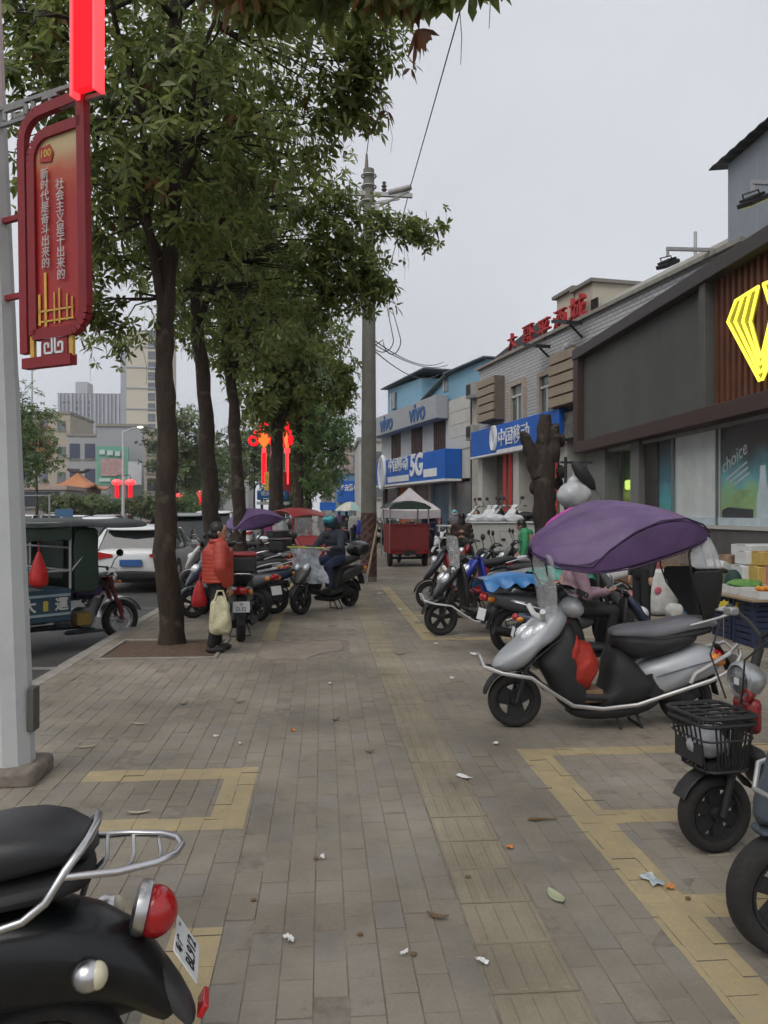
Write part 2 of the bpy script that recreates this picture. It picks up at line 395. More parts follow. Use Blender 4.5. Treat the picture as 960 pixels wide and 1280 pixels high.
bw = 0.1155 - .003; bl = PL - 2 * gap; c_ = 0.0022
def brick_verts(cx, cy_, hw, hl, z, tx, ty):
    vs = []
    for (a, zz) in ((0, -0.03), (0, -0.0025), (c_, 0.0)):
        for sx, sy in ((-1, -1), (1, -1), (1, 1), (-1, 1)):
            X = sx * (hw - a); Y = sy * (hl - a); vs.append((cx + X, cy_ + Y, z + zz + X * tx + Y * ty))
    return vs
BF = [(0, 1, 5, 4), (1, 2, 6, 5), (2, 3, 7, 6), (3, 0, 4, 7), (4, 5, 9, 8), (5, 6, 10, 9), (6, 7, 11, 10), (7, 4, 8, 11), (8, 9, 10, 11)]
one = MB(); one.add(brick_verts(0, 0, bw / 2, bl / 2, 0, 0, 0), BF)
bme = one.mesh('paver', False); bme.materials.append(M_paver)
for b in near:
    o = bpy.data.objects.new('paver', bme); COL.objects.link(o); o.parent = bed
    o.location = ((b[0] + b[1]) / 2, (b[2] + b[3]) / 2, b[4]); o.rotation_euler = (b[6], -b[5], 0)
    o.scale = ((b[1] - b[0]) / bw, 1, 1)
mb = MB()
for b in rest: mb.add(brick_verts((b[0] + b[1]) / 2, (b[2] + b[3]) / 2, (b[1] - b[0]) / 2, (b[3] - b[2]) / 2, b[4], b[5], b[6]), BF)
obj('paver_field', mb, M_paver, bed, smooth=False, kind='stuff', fix=False)
# yellow paint lies on each brick it crosses
for r in LINES:
    mb = MB()
    for b in bricks:
        if not hit(r, *b[:4]): continue
        x0, x1, y0, y1 = max(r[0], b[0] - .0008), min(r[1], b[1] + .0008), max(r[2], b[2] - .002), min(r[3], b[3] + .002)
        if x1 - x0 < 0.003 or y1 - y0 < 0.003: continue
        cx, cy_ = (b[0] + b[1]) / 2, (b[2] + b[3]) / 2
        mb.add([(x, y, b[4] + 0.0013 + (x - cx) * b[5] + (y - cy_) * b[6]) for x, y in ((x0, y0), (x1, y0), (x1, y1), (x0, y1))], [(0, 1, 2, 3)])
    obj('parking_line', mb, M_yellow, None, smooth=False, kind='structure', fix=False)
# tactile tiles with raised bars
tm = MB(); tw = TX1 - TX0 - 0.006
tm.box((0, 0, -0.015), (tw, tw, 0.03))
for k in range(4):
    x = -tw / 2 + tw * (k + 0.5) / 4
    tm.add([(x - 0.02, -tw / 2 + 0.012, 0.0), (x + 0.02, -tw / 2 + 0.012, 0.0), (x + 0.02, tw / 2 - 0.012, 0.0), (x - 0.02, tw / 2 - 0.012, 0.0),
            (x - 0.013, -tw / 2 + 0.018, 0.0045), (x + 0.013, -tw / 2 + 0.018, 0.0045), (x + 0.013, tw / 2 - 0.018, 0.0045), (x - 0.013, tw / 2 - 0.018, 0.0045)],
           [(4, 5, 6, 7), (0, 1, 5, 4), (1, 2, 6, 5), (2, 3, 7, 6), (3, 0, 4, 7)])
tme = tm.mesh('tactile_tile'); tme.materials.append(M_tactile)
for j in range(95):
    o = bpy.data.objects.new('tactile_tile', tme); COL.objects.link(o); o.parent = bed
    o.location = ((TX0 + TX1) / 2, 1.2 + j * 0.302, 0.0005 + random.gauss(0, 0.001)); o.rotation_euler = (random.gauss(0, .004), random.gauss(0, .004), 0)
# kerb stones
kb = plane('kerb', -2.75, -2.6, -12, 400, -0.145, M_conc)
km = MB(); km.box((0, 0, -0.08), (0.15, 0.79, 0.17)); kme = km.mesh('kerb_stone'); kme.materials.append(M_conc)
for j in range(70):
    o = bpy.data.objects.new('kerb_stone', kme); COL.objects.link(o); o.parent = kb
    o.location = (-2.675, 2.4 + j * 0.8, 0.0 + random.gauss(0, 0.002)); o.rotation_euler = (0, 0, random.gauss(0, 0.004))
    m = o.modifiers.new('bevel', 'BEVEL'); m.width = 0.015; m.segments = 2
mb = MB(); mb.box((-2.675, 240, -0.08), (0.15, 363, 0.165)); obj('kerb_stone_run', mb, M_conc, kb, kind='stuff')
# tree pits: soil mound + edging stones
for (x0, x1, y0, y1) in PITS:
    mb = MB(); n_ = 14
    mb.sheet([[(x0 + (x1 - x0) * i / n_, y0 + (y1 - y0) * j / n_, -0.003 + (0.02 * math.sin(3.14 * i / n_) * math.sin(3.14 * j / n_) + random.uniform(0, 0.012)) * (0 < i < n_ and 0 < j < n_)) for i in range(n_ + 1)] for j in range(n_ + 1)])
    so_ = obj('tree_pit', mb, M_soil, kind='structure')
    for (ax, bx, ay, by) in ((x0 - .05, x1 + .05, y0 - .07, y0), (x0 - .05, x1 + .05, y1, y1 + .07), (x0 - .05, x0, y0, y1), (x1, x1 + .05, y0, y1)):
        e_ = MB(); e_.box(((ax + bx) / 2, (ay + by) / 2, -0.01), (bx - ax - .004, by - ay - .004, 0.05)); obj('edging_stone', e_, M_conc, so_, bevel=0.006)
# concrete access slab, broken at one corner
mb = MB(); x0, x1, y0, y1 = SLAB
poly = [(x0, y0 + .25), (x0 + .12, y0 + .02), (x0 + .55, y0), (x0 + .6, y0 + .18), (x0 + .78, y0 + .42), (x1, y0 + .55), (x1, y1), (x0, y1)]
mb.prism(poly, Matrix.Translation((0, 0, -0.03)), 0.036)
sl_ = obj('access_slab', mb, mat('slab_concrete', (0.25, 0.21, 0.17), 0.85, var=0.2, scale=4, bump=0.3, dirt=0.3), bevel=0.006, kind='structure')
mb = MB(); mb.sheet([[(x0 + (x1 - x0) * i / 8, y0 + (y1 - y0) * j / 8, -0.02 + random.uniform(0, 0.008)) for i in range(9)] for j in range(9)])
obj('slab_bed', mb, M_soil, sl_)
# ================================================================== BUILDINGS
class Facade:
    """vertical plane through ground points A (viewer's left) and B (viewer's right)"""
    def __init__(s, A, B):
        s.A = Vector((A[0], A[1], 0)); s.B = Vector((B[0], B[1], 0)); s.x = (s.B - s.A).normalized(); s.n = s.x.cross(UP); s.L = (s.B - s.A).length
    def sz(s, px, py):
        D = FW + RT * ((px - 480) / FPX) + UP * ((640 - py) / FPX)
        t = (s.A - C0).dot(s.n) / D.dot(s.n); p = C0 + D * t
        return (p - s.A).dot(s.x), p.z
    def pt(s, a, z, n=0.0): return s.A + s.x * a + UP * z + s.n * n
    def box(s, mb, a0, a1, z0, z1, n0, n1):
        M = Matrix((s.x, s.n, UP)).transposed().to_4x4()
        return mb.box(s.pt((a0 + a1) / 2, (z0 + z1) / 2, (n0 + n1) / 2), (abs(a1 - a0), abs(n1 - n0), abs(z1 - z0)), M=M)
    def M(s, a, z, n): return frame_mat(s.pt(a, z, n), s.x, UP)
def part(name, f, args, m, parent, bevel=0.0, smooth=False):
    mb = MB(); f.box(mb, *args); return obj(name, mb, m, parent, smooth=smooth, bevel=bevel)

M_plaster = mat('grey_plaster', (0.3, 0.3, 0.29), 0.85, var=0.1, scale=1.5, bump=0.15, dirt=0.25)
M_cream = mat('cream_plaster', (0.5, 0.46, 0.37), 0.85, var=0.1, scale=0.6, bump=0.1, dirt=0.2)
M_whitew = mat('white_tile_wall', (0.5, 0.49, 0.45), 0.6, var=0.08, scale=2, bump=0.1, dirt=0.3)
M_darkglass = mat('dark_glass', (0.03, 0.035, 0.04), 0.08, var=0.3, scale=1.5)
M_greyglass = mat('grey_glass', (0.14, 0.15, 0.17), 0.15, var=0.3, scale=0.6)
M_brown = mat('brown_cladding', (0.055, 0.03, 0.025), 0.45, dirt=0.2)
M_signblue = mat('sign_blue', (0.008, 0.11, 0.48), 0.35, var=0.12, scale=1.2, dirt=0.12)
M_signwhite = mat('sign_white', (0.75, 0.76, 0.78), 0.5)

def store_material():
    m = mat('store_panel', (0.085, 0.088, 0.08), 0.55, var=0.12, scale=0.8, bump=0.15, bscale=25, dirt=0.18)
    return m
# ------------------------------------------------ dark shop on the right with the yellow gem sign
SX = 7.0
yl = onX(730, 640, SX).y; st = thing('corner_shop', 'low dark grey shop with brown frame, poster windows and lit yellow gem sign', 'shop', (SX, (yl + 4) / 2, 0))
F = Facade((SX, yl), (SX, 3.0)); F.A -= st.location; F.A.z = 0
_sz = Facade((SX, yl), (SX, 3.0)).sz
def fx(px): return _sz(px, 640)[0]
def stp(name, a0, a1, z0, z1, n0, n1, m, parent=None, bevel=0.0): return part(name, F, (a0, a1, z0, z1, n0, n1), m, parent or st, bevel)
Lst = yl - 3.0
M_plinth = mat('plinth_tile', (0.11, 0.108, 0.105), 0.5, var=0.2, scale=3, bump=0.1, dirt=0.3)
stp('wall', 0.0, Lst, 3.1, 5.6, -3.0, -0.05, M_plaster)
stp('plinth', 0.02, Lst, 0, 1.3, -3.0, 0.0, M_plinth)
stp('window_sill', 0.02, Lst, 1.3, 1.36, -0.12, 0.03, M_whitew)
stp('sill_band', fx(815), Lst, 1.365, 1.5, -0.135, -0.09, mat('pale_band', (.55, .66, .7), .5))
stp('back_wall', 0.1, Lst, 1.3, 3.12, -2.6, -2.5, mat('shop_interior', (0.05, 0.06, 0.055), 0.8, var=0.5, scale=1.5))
stp('sign_panel', 0.35, fx(891), 3.45, 5.65, -0.1, 0.12, store_material())
stp('frame_bottom', 0.0, Lst, 3.17, 3.45, -0.2, 0.3, M_brown, bevel=0.01)
stp('frame_top', 0.0, Lst, 5.66, 5.92, -0.6, 0.33, mat('frame_cap', (0.06, 0.052, 0.05), 0.5, dirt=0.2), bevel=0.01)
stp('frame_end', 0.0, 0.35, 3.45, 5.66, -0.2, 0.3, M_brown, bevel=0.01)
stp('stile', fx(891), fx(899), 3.45, 5.66, -0.1, 0.27, mat('stile_grey', (0.09, 0.09, 0.088), 0.5, dirt=0.1), bevel=0.01)
bb = stp('slat_backing', fx(899), Lst, 3.45, 5.66, -0.1, 0.02, mat('slat_back', (0.025, 0.012, 0.008), 0.7))
a = fx(899) + 0.06; k = 0
M_slat = mat('wood_slat', (0.13, 0.045, 0.022), 0.5, var=0.3, scale=2, dirt=0.1)
while a < Lst - 0.2 and k < 46:
    stp('slat', a, a + 0.09, 3.45, 5.66, 0.02, 0.11, M_slat, bb); a += 0.19; k += 1
# gem sign: tapered strips of a faceted heart-like gem, lit
M_neon = mat('yellow_neon', (0.95, 0.8, 0.05), 0.4, spec=0.1, emit=(1.0, 0.86, 0.1), estr=1.05)
M_neon2 = mat('yellow_neon_groove', (0.3, 0.27, 0.03), 0.6, emit=(0.5, 0.42, 0.01), estr=0.28)
gem = thing('gem_sign', 'lit yellow faceted gem emblem on brown slats of the dark shop', 'sign', st.location)
Fg = F
_gz = Facade((SX - .17, yl), (SX - .17, 3.0)).sz
def gq(px, py): return _gz(px, py)
def gp(px, py): return _sz(px, py)
cx_s = gq(950.3, 400)[0]
def mirror(p): return (2 * cx_s - p[0], p[1])
tubes = [[(919, 375.5), (909, 402), (948.6, 476)], [(927.5, 371), (918, 402), (948.9, 466)], [(936.5, 366), (927.5, 402), (949, 456)], [(947, 358.5), (937, 402), (949.3, 447)], [(918.5, 376), (947.3, 358)]]
for sg in (0, 1):
    for pl_ in tubes:
        q = [gq(*p) for p in pl_]
        if sg: q = [mirror(p) for p in q]
        mb = MB(); mb.tube([Fg.pt(p[0], p[1], .16) for p in q], .026, 8); obj('gem_tube', mb, M_neon, gem)
q = [gq(*p) for p in [(918, 376.5), (947, 359), (937.5, 402), (949.3, 447), (948.6, 475), (909.5, 402)]]
for sg in (0, 1):
    qq = [mirror(p) for p in q][::-1] if sg else q
    mb = MB(); mb.prism(qq, Fg.M(0, 0, 0.112), 0.028); obj('gem_backing', mb, M_neon2, gem, smooth=False)
# piers and glazing below the sign
for (p0, p1, m, n1) in ((735, 757, mat('pier_grey', (.17, .17, .165), .7, dirt=.2), 0.02), (789, 800, mat('pier_grey', (.17, .17, .165), .7), 0.03), (800.3, 815, mat('brown_pier', (0.04, 0.03, 0.027), 0.5, dirt=0.2), -0.1)):
    stp('pier', fx(p0) + 0.02, fx(p1), 1.36, 3.17, -0.35, n1, m)
M_shopglass = mat('shop_glass', (0.3, 0.33, 0.33), 0.03, alpha=0.06, spec=0.25)
def grad_print(name, stops, rough=0.35, axis='Z', z0=1.36, z1=3.17, mott=0.35, scale=2.5):
    m = bpy.data.materials.new(name); m.use_nodes = True; n = m.node_tree.nodes; l = m.node_tree.links; b = n['Principled BSDF']
    ge = n.new('ShaderNodeNewGeometry'); sx = n.new('ShaderNodeSeparateXYZ'); l.new(ge.outputs['Position'], sx.inputs[0])
    nz_ = n.new('ShaderNodeTexNoise'); nz_.inputs['Scale'].default_value = scale; nz_.inputs['Detail'].default_value = 4; l.new(ge.outputs['Position'], nz_.inputs['Vector'])
    mr_ = n.new('ShaderNodeMapRange'); mr_.inputs[1].default_value = z0; mr_.inputs[2].default_value = z1; l.new(sx.outputs['Z'], mr_.inputs[0])
    ad = n.new('ShaderNodeMath'); ad.operation = 'MULTIPLY_ADD'; l.new(nz_.outputs[0], ad.inputs[0]); ad.inputs[1].default_value = mott; l.new(mr_.outputs[0], ad.inputs[2])
    sb = n.new('ShaderNodeMath'); sb.operation = 'SUBTRACT'; l.new(ad.outputs[0], sb.inputs[0]); sb.inputs[1].default_value = mott / 2
    ra = n.new('ShaderNodeValToRGB'); es = ra.color_ramp.elements
    for i, (p, c) in enumerate(stops):
        e_ = es[i] if i < 2 else es.new(p)
        e_.position = p; e_.color = (*c, 1)
    l.new(sb.outputs[0], ra.inputs[0]); l.new(ra.outputs[0], b.inputs['Base Color']); b.inputs['Roughness'].default_value = rough
    return m
M_poster = grad_print('poster_print', [(0.0, (0.5, 0.68, 0.72)), (1.0, (0.008, 0.012, 0.012)), (0.12, (0.32, 0.5, 0.2)), (0.34, (0.25, 0.55, 0.3)), (0.42, (0.14, 0.45, 0.52)), (0.62, (0.03, 0.13, 0.15)), (0.74, (0.012, 0.018, 0.018))])
M_poster2 = grad_print('poster_print_teal', [(0.0, (0.05, 0.4, 0.25)), (1.0, (0.02, 0.02, 0.03)), (0.3, (0.08, 0.42, 0.48)), (0.5, (0.04, 0.18, 0.26))])
M_green = grad_print('green_display', [(0.0, (0.2, 0.3, 0.12)), (1.0, (0.02, 0.05, 0.01)), (0.2, (0.1, 0.2, 0.03)), (0.36, (0.6, 0.75, 0.15)), (0.5, (0.12, 0.25, 0.02)), (0.75, (0.03, 0.08, 0.01))])
M_curtain = mat('white_blind', (0.68, 0.72, 0.7), 0.8, var=0.12, scale=2.2, bump=0.3, bscale=5)
stp('display_backdrop', fx(757), fx(789), 1.36, 3.17, -0.5, -0.45, M_green)
stp('poster', fx(815), fx(836), 1.36, 3.17, -0.2, -0.16, M_poster2)
bl = MB(); n_ = 40; a0, a1 = fx(836), fx(891)
bl.sheet([[F.pt(a0 + (a1 - a0) * i / n_, zz, -0.14 + 0.004 * math.sin(i * .7) + random.uniform(-.002, .002)) for i in range(n_ + 1)] for zz in (1.36, 1.9, 2.5, 3.15)], 0.004, F.n * -1); obj('blind', bl, M_curtain, st)
po = stp('poster', fx(891), fx(975), 1.36, 3.17, -0.2, -0.15, M_poster)
# printed things on the poster: bottle, cabinet, slanted lettering
def pr(name, poly, m, n=-0.148): 
    mb = MB(); mb.prism([gp(*p) for p in poly], F.M(0, 0, n), 0.004); return obj(name, mb, m, po, smooth=False)
M_pb = mat('print_pale_blue', (0.6, 0.72, 0.76), 0.4, var=0.15, scale=4); M_pd = mat('print_dark', (0.02, 0.018, 0.03), 0.4); M_pg = mat('print_green', (0.3, 0.5, 0.2), 0.4, var=0.4, scale=3)
pr('printed_bottle', [(935, 656), (935, 628), (939, 600), (939.5, 582), (946, 581), (947, 600), (951, 626), (951, 655)], M_pb)
pr('printed_cabinet', [(893, 653.5), (893, 638), (900, 634), (931, 637), (931, 655)], M_pd)
pr('printed_meadow', [(903, 633), (907, 616), (918, 611), (931, 613), (931, 636)], M_pg, -0.1485)
Mc = F.M(*gp(907, 573), -0.146) @ Matrix.Rotation(R(22), 4, 'Z')
lettering('printed_text', 'choice', 0.34, mat('print_white', (0.55, 0.58, 0.58), 0.5), po, Mc, 0.002, shear=0.3)
Mc = F.M(*gp(910, 589), -0.146) @ Matrix.Rotation(R(22), 4, 'Z')
for k in range(3):
    mb = MB(); mb.box((0.05 * k, -0.1 * k, 0), (0.75 - 0.1 * k, 0.035, 0.003)); mb.v = [tuple(Mc @ Vector(v)) for v in mb.v]; obj('printed_rule', mb, MATS['print_white'], po)
for (p0, p1) in ((757, 789), (815, 836), (836, 891), (891, 960), (960.3, 1060)):
    stp('pane', fx(p0) + 0.01, fx(p1) - 0.01, 1.37, 3.16, -0.085, -0.075, M_shopglass)
for p in (836, 891, 960):
    stp('mullion', fx(p) - 0.012, fx(p) + 0.012, 1.36, 3.17, -0.1, -0.05, mat('mullion', (0.25, 0.26, 0.26), 0.4, 0.6))
# lamp glow inside the green display
mb = MB(); s_, z_ = gp(768, 606); F.box(mb, s_ - .16, s_ + .16, z_ - .12, z_ + .12, -0.42, -0.3); obj('display_lamp', mb, mat('display_lamp', (0.6, 0.8, 0.2), 0.5, emit=(0.55, 0.8, 0.12), estr=0.9), st, bevel=0.05)
# ------------------------------------------------ metal-clad box behind the shop parapet
ux = 8.6; uy = onX(910, 640, ux).y; ub = thing('metal_penthouse', 'grey corrugated metal rooftop room behind the dark shop', 'building', (ux, uy, 4.0))
M_sheet = mat('grey_sheet_metal', (0.27, 0.3, 0.33), 0.5, 0.2, var=0.08, scale=1.2, dirt=0.15)
mb = MB(); sec = []
yy = 0.0
pts = []
while yy > -11.5:
    for (dy, n0) in ((0, 0), (0.02, 0.012), (0.06, 0.012), (0.08, 0.0)): pts.append((-n0, yy - dy))
    yy -= 1.05
pts.append((0, -12))
mb.sheet([[(x, y, z) for x, y in pts] for z in (0.9, 5.0)], 0.05, (1, 0, 0)); obj('wall', mb, M_sheet, ub, smooth=False)
mb = MB(); mb.box((1.6, -0.02, 2.95), (3.1, 0.05, 4.1)); obj('end_wall', mb, M_sheet, ub)
mb = MB(); mb.box((1.9, -6, 0.45), (3.7, 11.9, 0.9)); obj('upstand', mb, mat('grey_upstand', (0.22, 0.23, 0.23), 0.8, dirt=0.2), ub)
mb = MB(); n_ = 70
mb.sheet([[(x, 0.35 - 12.6 * i / n_, 5.02 + (x + .25) * 0.1 + (0.025 if i % 2 else 0)) for i in range(n_ + 1)] for x in (-0.25, 3.6)], 0.02); obj('roof', mb, mat('dark_roof_sheet', (0.05, 0.05, 0.052), 0.6, dirt=0.3), ub, smooth=False)
def floodlight(px, py, y, z, label, yellow=False):
    fl = thing('floodlight', label, 'floodlight', (ux, y, z), 0, 'floodlights on arms above the dark shop')
    mb = MB(); mb.bar((0, 0, 0), (-1.25, 0, 0.0), 0.07, 0.07); mb.bar((-1.22, 0, 0.03), (-1.22, 0, -0.16), 0.05, 0.05); obj('arm', mb, mat('grey_arm', (0.4, 0.4, 0.4), 0.5, 0.3), fl)
    Mr = Matrix.Translation((-1.22, 0.0, -0.33)) @ Matrix.Rotation(R(-25), 4, 'Y') @ Matrix.Rotation(R(12), 4, 'X')
    mb = MB(); mb.box((0, 0, 0), (0.34, 0.42, 0.08)); mb.box((0, 0, 0.055), (0.22, 0.3, 0.05))
    for k in range(6): mb.box((-0.12 + 0.05 * k, 0, 0.07), (0.012, 0.36, 0.05))
    mb.v = [tuple(Mr @ Vector(v)) for v in mb.v]; obj('housing', mb, M_black, fl, bevel=0.008)
    mb = MB(); mb.box((0, 0, -0.044), (0.3, 0.38, 0.012)); mb.v = [tuple(Mr @ Vector(v)) for v in mb.v]
    obj('lens', mb, mat('flood_lens_yellow', (0.6, 0.55, 0.03), 0.2, emit=(0.7, 0.65, 0.02), estr=0.3) if yellow else mat('flood_lens', (0.3, 0.31, 0.3), 0.15), fl)
    mb = MB(); mb.tube([Mr @ Vector(v) for v in ((0, -0.22, 0), (0, -0.22, 0.16), (0, 0.22, 0.16), (0, 0.22, 0))], 0.014, 6); obj('yoke', mb, M_black, fl)
p_ = onX(833, 311, 7.35); floodlight(833, 311, p_.y, p_.z, 'dark floodlight on grey arm near the end of the metal rooftop room')
p_ = onX(939, 246, 7.35); floodlight(939, 246, p_.y, p_.z + 0.25, 'floodlight with yellow lens on arm above the gem sign', True)

# ------------------------------------------------ grey scale-clad hotel building
A = atg(599, 30.5); B = atg(720, 22.9); dirn = (B - A).normalized(); B2 = A + dirn * 15
Fh0 = Facade(A, B2); hb = thing('scale_clad_building', 'grey scale-tiled two-storey building with red rooftop letters', 'building', A)
Fh = Facade((0, 0), (B2.x - A.x, B2.y - A.y)); sz = Fh0.sz
TERR = 0.75
def scale_mat():
    m = bpy.data.materials.new('scale_tiles'); m.use_nodes = True; n = m.node_tree.nodes; l = m.node_tree.links; b = n['Principled BSDF']
    uv = n.new('ShaderNodeTexCoord'); mpn = n.new('ShaderNodeMapping'); l.new(uv.outputs['Object'], mpn.inputs[0])
    sx = n.new('ShaderNodeSeparateXYZ'); l.new(uv.outputs['Object'], sx.inputs[0])
    cb = n.new('ShaderNodeCombineXYZ'); l.new(sx.outputs['Y'], cb.inputs['X']); l.new(sx.outputs['Z'], cb.inputs['Y'])
    br = n.new('ShaderNodeTexBrick'); br.inputs['Scale'].default_value = 1.0; br.inputs['Brick Width'].default_value = 0.26; br.inputs['Row Height'].default_value = 0.11
    br.inputs['Color1'].default_value = (0.52, 0.52, 0.53, 1); br.inputs['Color2'].default_value = (0.45, 0.45, 0.46, 1); br.inputs['Mortar'].default_value = (0.24, 0.24, 0.245, 1)
    br.inputs['Mortar Size'].default_value = 0.018; br.inputs['Mortar Smooth'].default_value = 0.6
    l.new(cb.outputs[0], br.inputs['Vector']); l.new(br.outputs['Color'], b.inputs['Base Color']); b.inputs['Roughness'].default_value = 0.5
    bp = n.new('ShaderNodeBump'); bp.inputs['Strength'].default_value = 0.8; bp.inputs['Distance'].default_value = 0.03; bp.invert = True
    l.new(br.outputs['Fac'], bp.inputs['Height']); l.new(bp.outputs[0], b.inputs['Normal']); return m
M_scale = scale_mat()
def hp(name, a0, a1, z0, z1, n0, n1, m, par=None, bevel=0.0): return part(name, Fh, (a0, a1, z0, z1, n0, n1), m, par or hb, bevel)
zt = 7.1
zs1 = 5.05
hp('upper_wall', 0, 15, 4.2, zt, -7, 0.0, M_scale)
hp('coping', -0.1, 15, zt, zt + 0.1, -0.4, 0.12, M_conc)
# shop ground floor
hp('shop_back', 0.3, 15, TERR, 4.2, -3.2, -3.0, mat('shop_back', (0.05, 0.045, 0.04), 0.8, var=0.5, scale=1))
for s_ in (0.0, 3.4, 6.9, 10.4): hp('pier', s_, s_ + 0.45, TERR, 4.2, -3.0, 0.05, M_whitew)
M_roll = mat('roller_shutter', (0.16, 0.15, 0.14), 0.5, 0.3, dirt=0.3)
for i_ in range(22): hp('shutter_slat', 0.46, 3.39, TERR + i_ * 0.15, TERR + i_ * 0.15 + 0.135, -0.6, -0.55, M_roll)
M_couplet = mat('red_paper', (0.45, 0.03, 0.02), 0.7, var=0.2, scale=12)
for s_ in (2.55, 3.05, 6.5): 
    c_ = hp('couplet', s_, s_ + 0.28, 1.6, 3.9, 0.06, 0.075, M_couplet)
hp('floor_slab', 0, 15, TERR - 0.05, TERR, -3.2, 0.02, M_conc)
# blue shop sign
a0, z0 = sz(599, 572); _, z1 = sz(599, 541); a1, _ = sz(712, 515)
sg = hp('shop_sign', a0 + 0.02, a1, z0, z1, 0.08, 0.35, M_signblue, bevel=0.02)
hp('sign_lip', a0 + 0.02, a1, z0 - 0.07, z0 - 0.01, 0.08, 0.38, M_signwhite, sg)
s_, z_ = sz(652, 549); lettering('sign_text', '中国移动', 0.66, M_signwhite, sg, Fh.M(s_ + .1, z_ + 0.08, 0.36), 0.02, bold=0.0)
s_, z_ = sz(652, 560); hp('sign_rule', s_ - 1.3, s_ + 1.5, z_ - 0.08, z_ + 0.02, 0.36, 0.38, M_signwhite, sg)
s_, z_ = sz(629, 548)
mb = MB()
for sgn in (1, -1):
    for dx in (0, 0.16):
        mb.tube([Fh.pt(s_ + dx - 0.1 + sgn * 0.2 * math.sin(t) , z_ + 0.42 * math.cos(t) * 1.0, 0.37) for t in [i * math.pi / 10 for i in range(11)]], 0.04, 6)
obj('sign_emblem', mb, M_signwhite, sg)
# banner print at the right of the sign
M_print = mat('banner_print', (0.12, 0.14, 0.17), 0.6, var=0.8, scale=1.4, col2=(0.4, 0.38, 0.3))
a2, _ = sz(735, 520); hp('banner', a1 + 0.03, a2 + 2, z0 + 0.05, z1 - 0.15, 0.1, 0.2, M_print, bevel=0.01)
# windows with frames and two panes
M_frame = mat('window_frame', (0.4, 0.33, 0.27), 0.6, dirt=0.2); M_wglass = mat('green_glass', (0.07, 0.1, 0.09), 0.06, var=0.4, scale=1.2)
for (p0, pt_, p1, pb) in ((642, 484, 656, 527), (678, 472, 694, 517)):
    s0, zA = sz(p0, pt_); s1, zB = sz(p1, pb); zB = sz(p0, pb)[1]
    wd = hp('window', s0, s1, zB, zA, -0.02, 0.02, M_wglass)
    for (x0, x1, y0, y1) in ((s0 - .16, s0, zB - .16, zA + .16), (s1, s1 + .16, zB - .16, zA + .16), (s0, s1, zA, zA + .16), (s0, s1, zB - .16, zB)): hp('frame', x0, x1, y0, y1, -0.02, 0.12, M_frame, wd)
    zm = zA - (zA - zB) * 0.3; hp('transom', s0, s1, zm - .04, zm + .04, 0.021, 0.07, M_whitew, wd); hp('mullion', (s0 + s1) / 2 - .03, (s0 + s1) / 2 + .03, zB, zm - .041, 0.021, 0.06, M_whitew, wd)
# beige louvre boxes
M_louvre = mat('beige_louvre', (0.3, 0.24, 0.18), 0.6, dirt=0.2)
for (p0, pt_, p1, pb) in ((611, 478, 631, 530), (704, 446, 734, 512)):
    s0, zA = sz(p0, pt_); s1, _ = sz(p1, pt_); zB = sz(p0, pb)[1]
    lb = hp('louvre_box', s0, s1, zB, zA, 0.01, 0.4, mat('louvre_dark', (0.14, 0.11, 0.085), 0.7))
    n_ = 5; h_ = (zA - zB) / n_
    for i_ in range(n_): hp('louvre_panel', s0 - .03, s1 + .03, zB + i_ * h_ + 0.03, zB + (i_ + 1) * h_ - 0.03, 0.405, 0.47, M_louvre, lb)
# dark sloped sign base and red rooftop characters
M_redletter = mat('red_letter', (0.42, 0.025, 0.03), 0.5, dirt=0.1)
mb = MB(); sa, za = sz(604, 448); sb_, zb = sz(662, 416)
mb.prism([(sa - .2, zt + 0.1), (sb_ + .2, zt + 0.1), (sb_ + .2, zt + .8), (sa + .6, zt + 0.35)], Fh.M(0, 0, -0.55), 0.3); obj('sign_base', mb, mat('dark_sign_base', (0.045, 0.047, 0.05), 0.6), hb, smooth=False)
for ch, (px, py, hpx) in zip('大哥平酒城', ((642, 428, 20), (662, 420, 26), (682, 413, 28), (702, 401, 26), (724, 388, 32))):
    s_, z_ = sz(px, py); dpt = (Fh0.pt(s_, 0) - C0).dot(FW); h_ = hpx / FPX * dpt
    le = lettering('roof_letter', ch, h_ * 1.05, M_redletter, hb, Fh.M(s_, z_, 0.05), 0.06, bold=0.0, stretch=(1.25, 1))
    mb = MB()
    for dx in (-.2, .2): mb.bar(Fh.pt(s_ + dx, zt, -0.05), Fh.pt(s_ + dx, z_ - h_ * 0.3, -0.05), 0.05, 0.05)
    obj('letter_post', mb, M_steel, hb)
# cream stair towers on the roof
def tow(p0, p1, pt_, n0, n1, m=M_cream):
    s0, zA = sz(p0, pt_); s1, _ = sz(p1, pt_)
    t_ = hp('stair_tower', s0, s1, zt, zA, n0, n1, m); hp('tower_cap', s0 - .12, s1 + .12, zA, zA + .1, n0 - .1, n1 + .12, mat('cap_grey', (0.2, 0.19, 0.17), 0.8, dirt=0.3), t_)
    return s0, s1, zA
tow(687, 708, 374, -3.5, -0.25); s0, s1, zA = tow(711, 733, 365, -3.6, -0.2)
hp('tower_window', s0 + 1.0, s0 + 1.35, zA - 1.1, zA - 0.5, -0.22, -0.17, M_darkglass)
s0, zA = sz(734, 384); hp('roof_room', s0 + .3, s0 + 5.5, zt, zA, -3.6, -0.5, M_cream); hp('roof_edge', s0 + .2, s0 + 5.6, zA, zA + .09, -3.7, -0.3, M_whitew)
mb = MB(); mb.cyl(Fh.pt(s0 + 2.8, zA, -1.5), Fh.pt(s0 + 2.8, zA + 1.3, -1.5), 0.04); obj('mast', mb, M_steel, hb)
s_, z_ = sz(716, 433)
